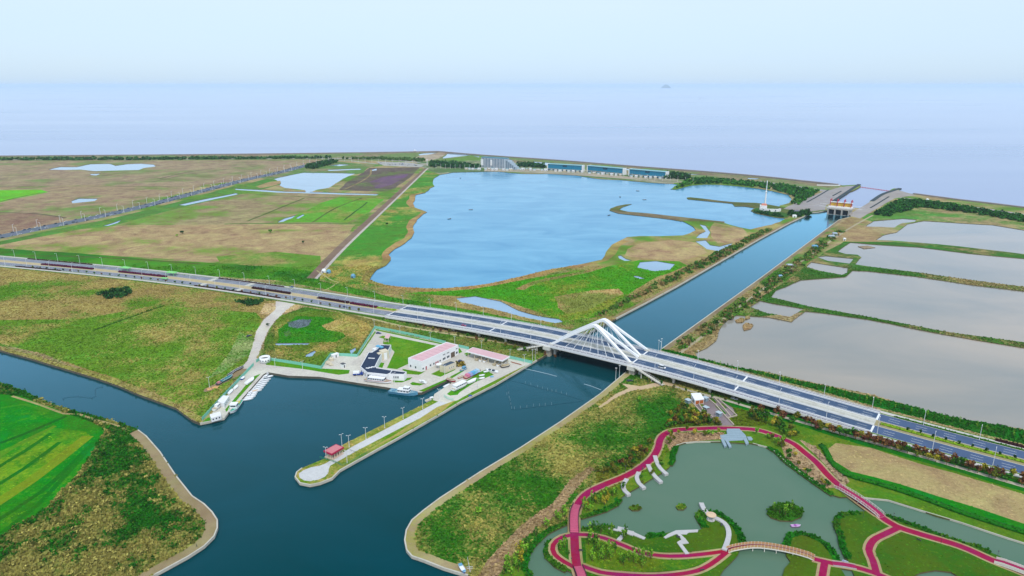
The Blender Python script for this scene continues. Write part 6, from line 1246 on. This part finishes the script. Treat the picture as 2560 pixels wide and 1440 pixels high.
grove('1392,1352 1428,1345 1432,1408 1398,1392', 8, ['lime', 'green'], 'slender trees in the small loop', 'inside the small left loop', (3.5, 5), (1.2, 1.8), 'thin', 50, .26)
grove('1470,1322 1540,1322 1600,1345 1540,1352 1480,1335', 12, ['lime', 'green'], 'slender trees by the zigzag terrace', 'beside the zigzag terrace', (3.5, 5.5), (1.2, 2.0), 'thin', 50, .28)
grove('1925,1275 1950,1262 1990,1268 2000,1284 1950,1296', 8, ['lime', 'green'], 'slender trees on the islet', 'on the round islet', (4, 6), (1.2, 2.0), 'thin', 50, .28)
grove('1560,1215 1600,1195 1640,1170 1660,1150 1672,1175 1640,1188 1600,1212', 5, ['green', 'olive'], 'bushes between the curved walkways', 'between the curved walkways', (1.4, 2.2), (1.6, 2.8))
# stone edging where quays and the lake shore are lined
def coping(label, px, w_=.65, z=.22, z0=-1.2):
    l_ = pts(px); tag(MB().ribbon(l_, -w_ / 2, w_ / 2, z0, z).build('coping', mat('coping_stone', (.50, .475, .40), .8, .2, .12, .5, stain=.3)), kind='structure')
coping('', '1342,900 1240,960 1150,1005 1100,1035 1000,1092 900,1147 850,1175 830,1195 800,1207 775,1212 750,1207 738,1192 742,1180 755,1170')
coping('', '345,1075 365,1090 400,1130 440,1190 480,1240 510,1260 530,1280 543,1300 543,1320 535,1340 510,1365 470,1391 380,1440 300,1495')
coping('', '1565,930 1500,985 1400,1055 1300,1120 1200,1180 1100,1245 1060,1275 1030,1300 1016,1325 1012,1350 1017,1375 1030,1390 1060,1400 1110,1420 1170,1438'); coping('', '500,1058 530,1052 560,1045 569,1033', .7)
coping('', '1540,796 1600,765 1690,717 1900,597 1975,557 2010,541 2025,531 2045,530 2066,526', .9, .3); coping('', '1655,872 1900,696 2098,549 2130,541', .8)
for px in ('2150,1243 2220,1250 2300,1275 2400,1305 2520,1345 2650,1385', '1690,1113 1710,1107 1740,1104 1800,1103', '1882,1108 1920,1118 1940,1130 1965,1155 2010,1187 2060,1220'): coping('', px, .45, .12, -.9)
# ---------------------------------------------------------------- the far shore, the sluice and what stands in the sea
def px_m(py): return 200 / (SP + (HZ * 0 + (720 - py) / -FPX) * CP) / FPX      # metres per photo pixel at a row of level ground
TEALG = mat('teal_glass', C(40, 150, 196), .25, .5, .18, .05); PALET = mat('pale_teal_roof', C(150, 206, 220), .6, .3, .06, .1); HOTW = mat('hotel_wall', C(190, 206, 224), .7, .2, .06, .1); HOTG = mat('hotel_glass', C(60, 100, 140), .3, .5, .1, .2)
def frame_on(a_px, b_px):
    a, b = P(*a_px), P(*b_px); return a, b, math.atan2(b.y - a.y, b.x - a.x), (b - a).length
# hotel
a, b, rz, L_ = frame_on((1203, 418), (1264, 422)); ht = thing('hotel', 'seven-storey pale blue hotel block at the head of the lake', 'hotel', a, rz)
MB().box((L_ / 2, 9, 0), (L_, 18, 24)).build('wall', HOTW, ht); rf = MB(); rf.box((L_ / 2, 9, 24.003), (L_ - 1, 17, 1.4)); rf.build('roof', mat('hotel_roof', C(80, 140, 170), .6), ht)
wq = MB(); wq.box((0, 0, 0), (2.6, .3, 2.0)); wm = wq.mesh('window', HOTG); bq = MB(); bq.box((0, 0, 0), (.5, .9, 23)); bm = bq.mesh('fin', BWHITE)
for f in range(7):
    for k in range(15): link('window', wm, ht, (L_ * (k + .7) / 16.2, -.1, 1.6 + f * 3.2))
for k in range(16): link('fin', bm, ht, (L_ * (k + .18) / 16.2, -.3, .4))
MB().box((3.2, -.5, 5), (7.5, .8, 15)).build('white_panel', BWHITE, ht); MB().box((L_ * .43, -.6, 6), (5, .8, 14)).build('white_panel', BWHITE, ht)
a2_, b2_, rz2, L2_ = frame_on((1264, 422), (1286, 425)); hw = thing('hotel_wing', 'stepped curved wing on the right of the pale blue hotel', 'hotel', a2_, rz2)
for k in range(5):
    MB().box((L2_ * (k + .5) / 5, 9, 0), (L2_ / 5 + .02, 15 - k, 21 - k * 3.4)).build('bay', HOTW, hw)
    for f in range(6 - k): link('window', wm, hw, (L2_ * (k + .5) / 5, 9 - (15 - k) / 2 - .1, 1.4 + f * 3.1))
# three long glass buildings
for lb, pa, pb, hh in (('leftmost of the three long blue glass buildings on the far shore', (1369, 425), (1455, 430), 15), ('middle one of the three long blue glass buildings on the far shore', (1468, 430), (1557, 438), 15), ('rightmost of the three long blue glass buildings on the far shore', (1572, 439), (1664, 447), 15)):
    a, b, rz, L_ = frame_on(pa, pb); o = thing('glass_building', lb, 'building', a, rz, 'long glass buildings')
    MB().box((L_ / 2, 7, 0), (L_, 14, 4)).build('podium', mat('podium', C(206, 196, 176), .8), o); MB().box((L_ / 2, 7.4, 4), (L_ - 2, 12, hh - 4.6)).build('core', mat('glass_core', C(24, 90, 120), .5), o)
    MB().box((L_ / 2, 7, hh - .6), (L_ + 1, 15, .8)).build('roof', PALET, o)
    for x in (-.2, L_ + .2): MB().box((x, 7, 0), (1.6, 15.4, hh + .4)).build('end_frame', BWHITE, o)
    n = 16; q = MB(); q.box((0, 0, 0), (L_ / n - .35, .25, (hh - 5) / 2 - .25)); gm = q.mesh('glass_panel', TEALG)
    for k in range(n):
        for f in range(2):
            if k in (7, 8) and f: continue
            link('glass_panel', gm, o, (L_ * (k + .5) / n, 1.2, 4.1 + f * (hh - 5) / 2))
    for k in range(8): MB().box((L_ * (k + .5) / 8, -.2, .3), (L_ / 8 - 3, .3, 2.8)).build('shop_window', HOTG, o)
    link('window', wm, o, (L_ / 2, .9, hh - 4))
# little pale houses along the far promenade, each its own box with a roof
vm = None; rs = random.Random(3)
spots = [(1166 + 8 * k, 424.5 + .15 * k) for k in range(5)] + [(1214 + 9 * k, 425 + .25 * k) for k in range(8)] + [(1298 + 9.5 * k, 424.5 + .4 * k) for k in range(8)] + [(1378 + 11 * k, 428 + .55 * k) for k in range(8)] + [(1474 + 11 * k, 434 + .8 * k) for k in range(8)] + [(1578 + 12 * k, 442.5 + .8 * k) for k in range(7)]
for k, (x0, y0) in enumerate(spots):
    lc = P(x0, y0, 0); seg = 'left of the hotel' if x0 < 1205 else 'before the hotel' if x0 < 1290 else 'between hotel and glass buildings' if x0 < 1370 else 'before the leftmost glass building' if x0 < 1466 else 'before the middle glass building' if x0 < 1570 else 'before the rightmost glass building'
    o = thing('small_house', 'small pale flat-roofed house on the far promenade ' + seg, 'house', lc, -.12 - rs.random() * .1, 'small houses ' + seg); wd, dp, hh = rs.uniform(5, 8), rs.uniform(5, 7), rs.uniform(3.2, 5.2)
    MB().box((0, 0, 0), (wd, dp, hh)).build('wall', BWHITE if k % 3 else BEIGE, o); MB().box((0, 0, hh + .003), (wd + .6, dp + .6, .35)).build('roof', PALET if k % 2 else BWHITE, o)
    for s in (-.25, .25): MB().box((wd * s, -dp / 2 - .04, 1), (wd * .25, .1, 1.5)).build('window', GLASS, o)
tw = thing('radio_tower', 'thin white tower at the corner where the farm track meets the shore', 'tower', P(1068, 414, 0)); MB().tube((0, 0, 0), (0, 0, 17), .9, .6, 8).build('shaft', BWHITE, tw); MB().lathe([(1.4, 13.5), (1.4, 15)], 8).build('platform', BWHITE, tw)
# sluice gate
a, b, rz, L_ = frame_on((2069, 533), (2121, 538)); sg = thing('sluice_gate', 'concrete sluice with three dark openings, yellow screens and red lifting frames', 'sluice', a + Vector((0, 0, -1.7)), rz)
CON = mat('sluice_concrete', (.42, .40, .37), .85, .2, .15, .2, stain=.4); YEL = mat('yellow_screen', C(236, 186, 70), .6, .3, .06, .2); REDF = mat('red_frame', C(206, 40, 70), .5, .35, .06, .5); PALEB = mat('pale_beam', (.66, .67, .69), .6)
for k in range(4): MB().box((L_ * k / 3, 12, -1.5), (2.2, 26, 10.4)).build('pier', CON, sg)
MB().box((L_ / 2, 13, 8.903), (L_ + 7, 28, 1.7)).build('deck', CON, sg)
for k in range(3):
    MB().box((L_ * (k + .5) / 3, 6, -1.0), (L_ / 3 - 2.4, .8, 8.4)).build('gate_leaf', mat('gate_steel', (.03, .04, .055), .6), sg); MB().box((L_ * (k + .5) / 3, 2, -.8), (L_ / 3 - 2.4, .6, 1.4)).build('sill_beam', CON, sg)
    MB().box((L_ * (k + .5) / 3, 18, 12.4), (L_ / 3 - .9, 5, 5.6)).build('screen', YEL, sg)
MB().box((L_ / 2, 16, 10.61), (L_ + 4, 12, 1.7)).build('base_band', BWHITE, sg); MB().box((L_ / 2, 18, 18.03), (L_ + 3, 7, .5)).build('roof', PALEB, sg)
for k in range(4):
    f = MB(); x = L_ * k / 3
    for dy in (11.5, 21.5): f.box((x, dy, 10.6), (.9, .9, 12.2))
    f.box((x, 16.5, 22.6), (.9, 10.9, .8)); f.box((x + 1.8, 11.5, 21.6), (3.2, .8, .7)); f.box((x, 11.0, 14.5), (1.1, .5, .6)); f.build('lifting_frame', REDF, sg)
for s in (-1, 1):
    MB().box((L_ / 2 + s * (L_ / 2 + 9), 14, 10.2), (15, .4, .4)).build('walkway_rail', BWHITE, sg); MB().box((L_ / 2 + s * (L_ / 2 + 9), 22, 13.2), (16, .4, .4)).build('walkway_rail', BWHITE, sg)
for lb, px, w_ in (('dark stone breakwater on the left of the sluice outlet', '2148,461 2128,474 2104,490 2080,506', 9), ('dark stone breakwater on the right of the sluice outlet', '2250,471 2232,477 2206,486 2180,503', 9), ('dark retaining wall beside the left approach road of the sluice', '2071,475 2046,490 2017,506', 3), ('short dark retaining wall behind the sluice on the left', '2103,478 2082,490', 3), ('dark retaining wall on the right of the sluice', '2222,492 2196,508 2176,520', 3)):
    l_ = crom(pts(px), 12); tag(MB().ribbon(l_, -w_ * .36, w_ * .36, -2.5, .7).build('breakwater' if 'breakwater' in lb else 'retaining_wall', mat('dark_stone', C(70, 84, 92), .9, .15, .3, .15)), lb, 'breakwater' if 'breakwater' in lb else 'wall')
by = None
for k in range(18):
    t = k / 17; p = P(2152 + 68 * t, 468.5 + 9.5 * t, -2)
    if by is None: q = MB(); q.lathe([(.2, -.4), (1.1, 0), (1.1, .9), (.3, 1.7)], 10); by = q.mesh('buoy', REDF)
    tag(link('buoy', by, None, p), 'red float in the line of floats across the sluice outlet', 'buoy', 'red floats across the outlet')
# mast and round building at the lake corner
mt = thing('mast', 'tall slender white mast rising from the round building at the lake corner', 'mast', P(1911.5, 519, 0)); MB().tube((0, 0, 0), (0, 0, 26), 1.5, 1.1, 10).build('lower_shaft', BWHITE, mt); MB().tube((0, 0, 26), (0, 0, 44), .9, .5, 10).build('upper_shaft', BWHITE, mt); MB().lathe([(1.5, 26), (1.7, 27), (1.1, 28)], 10).build('collar', BWHITE, mt); MB().lathe([(.9, 42), (.9, 44.5), (.1, 46)], 8).build('tip', BWHITE, mt)
rb_ = thing('round_building', 'low white curved building with small red upper storey at the foot of the mast', 'building', P(1916, 528, 0), -.3)
for k in range(9):
    a = math.pi + .15 + k * .33; r = 15; MB().box((r * math.cos(a) + 6, 8 + 9 * math.sin(a), 0), (5.6, 3.0, 4.2), math.atan2(9 * math.cos(a), -r * math.sin(a))).build('wall_bay', BWHITE, rb_)
    if k % 2 == 0: MB().box((r * 1.01 * math.cos(a) + 6, 8 + 9.4 * math.sin(a) - 1.3, 1.2), (1.5, .5, 1.8), 0).build('window', GLASS, rb_)
MB().box((-5, 8, 0), (11, 9, 8.5)).build('upper_block', BWHITE, rb_); MB().box((-4, 8.5, 8.503), (9, 8, 2.4), 0, .8).build('red_storey', mat('pale_red_roof', C(236, 150, 130), .7), rb_)
car('dark red parked car at the sluice road end near the round building', 'crimson', P(1951, 523, 0), .5)
for lb, x0, y0, d_, m_ in (('small white hut on the canal bank below the sluice trees', 1986, 543, (6, 4, 3), BWHITE), ('grey shed among trees on the canal bank', 1990, 533, (8, 6, 4), mat('grey_shed', C(130, 130, 150), .8)), ('white tank at the start of the right shore road', 2318, 503, (5, 5, 5), BWHITE), ('cluster hut of grey sheets on the right canal bank', 2087, 588, (6, 5, 3), HOTW), ('pale sheet-roofed hut on the right canal bank by the track fork', 2079, 594, (8, 4, 2.6), HOTW), ('blue-covered hut on the right canal bank', 2037, 619, (7, 4, 2.6), HULLB), ('white hut beside the dike track fork', 2111, 601, (3, 3, 2.5), BWHITE), ('grey-green hut lower on the right canal bank', 1974, 667, (7, 4, 2.4), HOTW), ('dark-roofed small hut by the dike path', 1951, 694, (4, 3, 2.2), HULLB), ('white round tent beside the farm track end', 810, 681, (5, 5, 4), BWHITE), ('blue tent next to the white round tent', 822, 683, (5, 5, 4), HULLB), ('blue tent alone near the lake edge', 883, 694, (5, 5, 4), HULLB)):
    nm = 'tent' if 'tent' in lb else 'tank' if 'tank' in lb else 'hut'; o = thing(nm, lb, nm, P(x0, y0, 0), -.2)
    if nm == 'hut':
        MB().box((0, 0, 0), d_).build('wall', m_, o); q = MB(); q.box((0, 0, d_[2] + .003), (d_[0] + .6, d_[1] + .6, .9), 0, .6); q.build('roof', m_, o); MB().box((0, -d_[1] / 2 - .04, 0), (1.2, .1, 2)).build('door', DARKM, o)
    elif nm == 'tank': MB().lathe([(2.5, 0), (2.5, 4), (.5, 5)], 12).build('shell', m_, o); MB().tube((2.6, 0, 0), (2.6, 0, 4.6), .15).build('ladder', DARKM, o)
    else: MB().lathe([(d_[0] / 2, 0), (d_[0] / 2, d_[2] * .6), (d_[0] * .3, d_[2]), (.1, d_[2] * 1.08)], 12).build('cover', m_, o); MB().box((0, -d_[1] / 2, .1), (1.2, .3, 1.9)).build('entrance', DARKM, o)
# green bus shelters
for lb, x0, y0 in (('light green canopy shelter in the far-left median hedge', 315, 676), ('light green canopy shelter nearer the pale crossings', 430, 688), ('small green shelter on the near kerb below the left hedges', 412, 700)):
    o = thing('bus_shelter', lb, 'shelter', P(x0, y0, .6), -.35); GRC = mat('light_green_canopy', C(150, 236, 140), .6); sc = .6 if 'small' in lb else 1
    MB().box((0, 0, 3.2 * sc), (12 * sc, 6 * sc, .5)).build('canopy', GRC, o)
    for x in (-4.5, 4.5):
        for y in (-2, 2): MB().box((x * sc, y * sc, 0), (.3, .3, 3.2 * sc)).build('post', GRC, o)
# sea wall
l_ = [P(x, y, -.2) for x, y in ((-600, 398), (0, 391.6), (400, 388.6), (700, 385.6), (1000, 381.6), (1092, 379.8), (1105, 380.6), (1200, 388.6), (1400, 402.6), (1600, 418.6), (1760, 430.6), (1900, 442.6), (2000, 453.5), (2094, 463.5))]
tag(MB().ribbon(crom(l_, 40), -3.5, 3.5, -2.5, 3.0).build('sea_wall', mat('seawall_stone', C(160, 150, 150), .9, .1, .15, .05)), 'long low grey sea wall along the coast', 'wall')
tag(MB().ribbon(crom([P(x, y, -.2) for x, y in ((2284, 485.5), (2400, 501), (2560, 520), (2900, 570))], 40), -3, 3, -2.5, 2.2).build('sea_wall', mat('seawall_stone', (0, 0, 0))), 'low grey sea wall right of the sluice', 'wall')
tag(MB().ribbon(pts('2042,463.5 2100,464.5'), -.4, .4, 0, 1.6).build('white_wall', BWHITE), 'thin white wall on the grass left of the sluice', 'wall')
# far road: lamps on both kerbs and parked cars
fr = crom(pts('-60,604 0,592 62,579 125,566 190,553 250,541 312,527 375,512 440,495 500,479 562,463 625,447 700,431 760,415 830,399'), 20); acc = 0; FR = []
for p, q in zip(fr, fr[1:]): FR.append((acc, p, q)); acc += (q - p).length
def fr_at(d, off):
    for a_, p, q in reversed(FR):
        if a_ <= d: t = (d - a_) / max(.01, (q - p).length); v = q - p; n = Vector((-v.y, v.x, 0)).normalized(); return p.lerp(q, min(1, t)) + n * off, math.atan2(v.y, v.x)
q = MB(); q.tube((0, 0, 0), (0, 0, 11), .28, .2, 5); q.tube((0, 0, 10.8), (2.2, 0, 11.4), .18, n=4); q.box((2.6, 0, 11.2), (1.2, .5, .25)); flm = q.mesh('far_street_lamp', mat('far_lamp_paint', (.72, .70, .68), .6))
for s, w_ in ((-1, 'near'), (1, 'far')):
    k = 0; d = 10 + (16 if s > 0 else 0)
    while d < acc - 10:
        p, r = fr_at(d, s * 13.5); tag(link('street_lamp', flm, None, p, r - s * math.pi / 2), 'street lamp on the %s kerb of the car-lined straight far road' % w_, 'lamp', 'lamps on the %s kerb of the far road' % w_); d += 36
def far_car(col):
    b, g, wl = car_mesh(col); return multi('far_car_' + col, [(b, CARM[col]), (g, GLASS), (wl, RUB)], None, 'm')
FC = {c: far_car(c) for c in ('white', 'silver', 'black', 'dark blue', 'blue', 'grey')}
rs = random.Random(11); cols = ['white', 'white', 'silver', 'black', 'dark blue', 'grey', 'blue', 'black']; nfar = 0
for off in (-10.5, 10.5, -4.5):
    d = rs.uniform(5, 15)
    while d < acc - 20 and nfar < 235:
        p, r = fr_at(d, off); c = rs.choice(cols); nfar += 1
        tag(link('parked_car', FC[c], None, p + Vector((0, 0, .02)), r + (0 if off < 0 else math.pi) + rs.uniform(-.04, .04)), '%s car %s the straight far road left of the lake' % (c, 'driving on' if off == -4.5 else 'parked at the edge of'), 'car', '%s cars on the straight far road' % c); d += rs.uniform(7, 20) if off != -4.5 else rs.uniform(40, 120)
for k in range(46):
    x0, y0 = 945 + rs.random() * 98, 0; y0 = 406 + rs.random() * 6 + (x0 - 945) * .03; c = rs.choice(['white', 'white', 'silver', 'blue', 'black']); tag(link('parked_car', FC[c], None, P(x0, y0, .02), rs.choice((0, 1.57)) + .2), '%s car in the parking lot beyond the purple field' % c, 'car', '%s cars in the far parking lot' % c)
for k in range(12): tag(link('street_lamp', flm, None, P(845 + k * 17, 402.5 + k * .9, 0), 1.4), 'street lamp along the shore road above the purple field', 'lamp', 'lamps along the shore road')
for k in range(10): tag(link('street_lamp', flm, None, P(1090 + k * 12, 421 + k * .35, 0), 1.4), 'street lamp along the lake head promenade', 'lamp', 'lamps along the lake head promenade')
for k in range(9): tag(link('street_lamp', flm, None, P(1580 + k * 19, 447 + k * 1.3, 0), 1.4), 'street lamp on the shore past the rightmost glass building', 'lamp', 'lamps past the glass buildings')
# out at sea
TURB = mat('turbine_white', (.8, .8, .8), .5)
tm = MB(); tm.tube((0, 0, -2), (0, 0, 95), 3.2, 2.0, 8); tn = MB(); tn.box((0, -2, 94), (5, 12, 5)); bl = MB()
for k in range(3):
    a = .5 + k * 2.094; bl.add([(0, -9, 96.5)] + [(math.cos(a) * 52 + math.cos(a + 1.57) * d, -9 + e, 96.5 + math.sin(a) * 52 + math.sin(a + 1.57) * d) for d, e in ((-.6, 0), (.6, .3))] + [(math.cos(a) * 12 + math.cos(a + 1.57) * d, -9 + e, 96.5 + math.sin(a) * 12 + math.sin(a + 1.57) * d) for d, e in ((2.4, .8), (-2.4, -.8))], [(0, 4, 3), (4, 1, 2, 3), (0, 3, 4), (4, 3, 2, 1)])
tme, tne, ble = tm.mesh('tower', TURB), tn.mesh('nacelle', TURB), bl.mesh('rotor', TURB)
for k, x0 in enumerate((338, 433, 481, 583, 600, 628, 715, 757, 780, 820, 868, 897, 930, 967, 980)):
    D = 15500 + (k * 37 % 5) * 700; o = thing('wind_turbine', 'white offshore wind turbine faint on the sea horizon', 'wind turbine', ((x0 - 1280) / FPX * (D * CP), D, -2), (k % 4) * .3, 'wind turbines on the horizon'); link('tower', tme, o); link('nacelle', tne, o); link('rotor', ble, o)
isl = MB(); n = 28; vs = [(0, 0, 330)]; fs = []
for j, (r, z) in enumerate(((.25, 280), (.55, 170), (.8, 90), (1.0, -5))):
    for k in range(n): a = 2 * math.pi * k / n; q = r * (1 + .12 * math.sin(3 * a + j) + .06 * math.sin(7 * a)); vs.append((q * 470 * math.cos(a), q * 300 * math.sin(a), z * (1 + .1 * math.sin(2 * a + 1))))
fs += [(0, 1 + k, 1 + (k + 1) % n) for k in range(n)] + [(1 + j * n + k, 1 + (j + 1) * n + k, 1 + (j + 1) * n + (k + 1) % n, 1 + j * n + (k + 1) % n) for j in range(3) for k in range(n)]
isl.add(vs, fs); io = isl.build('island', mat('island_green', C(60, 90, 60), .9, .1, .2, .01), None, True); io.location = ((1665 - 1280) / FPX * 45000 * CP, 45000, 0); io.scale = (.72, .72, .70); tag(io, kind='structure')
bc = thing('channel_beacon', 'dark beacon standing far out in the sea on the right', 'beacon', P(1749, 248, -2)); MB().lathe([(6, 0), (5, 3), (2, 4)], 10).build('float', DARKM, bc); MB().tube((0, 0, 3), (0, 0, 22), 2.2, 1.2, 6).build('tower', DARKM, bc)
sb_ = boat('sailing_boat', 'tiny white boat off the coast beyond the far shore', 12, 4, 2, P(1037, 378, -2), .3, HULLW, HULLW, [(0, 0, 1.8, 5, 3, 3, HULLW, 0)])
# ---------------------------------------------------------------- air
hz = MB(); hz.box((0, 45000, -4), (142000, 98000, 244)); ho = tag(hz.build('haze', None), kind='stuff')
hm = bpy.data.materials.new('haze_air'); hm.use_nodes = True; hn = hm.node_tree.nodes; hn.clear()
ho_ = hn.new('ShaderNodeOutputMaterial'); hv = hn.new('ShaderNodeVolumePrincipled'); hv.inputs['Color'].default_value = (.74, .88, 1.0, 1); hv.inputs['Density'].default_value = 3.2e-5; hv.inputs['Anisotropy'].default_value = 0.0
hm.node_tree.links.new(hv.outputs[0], ho_.inputs['Volume']); ho.data.materials.append(hm)
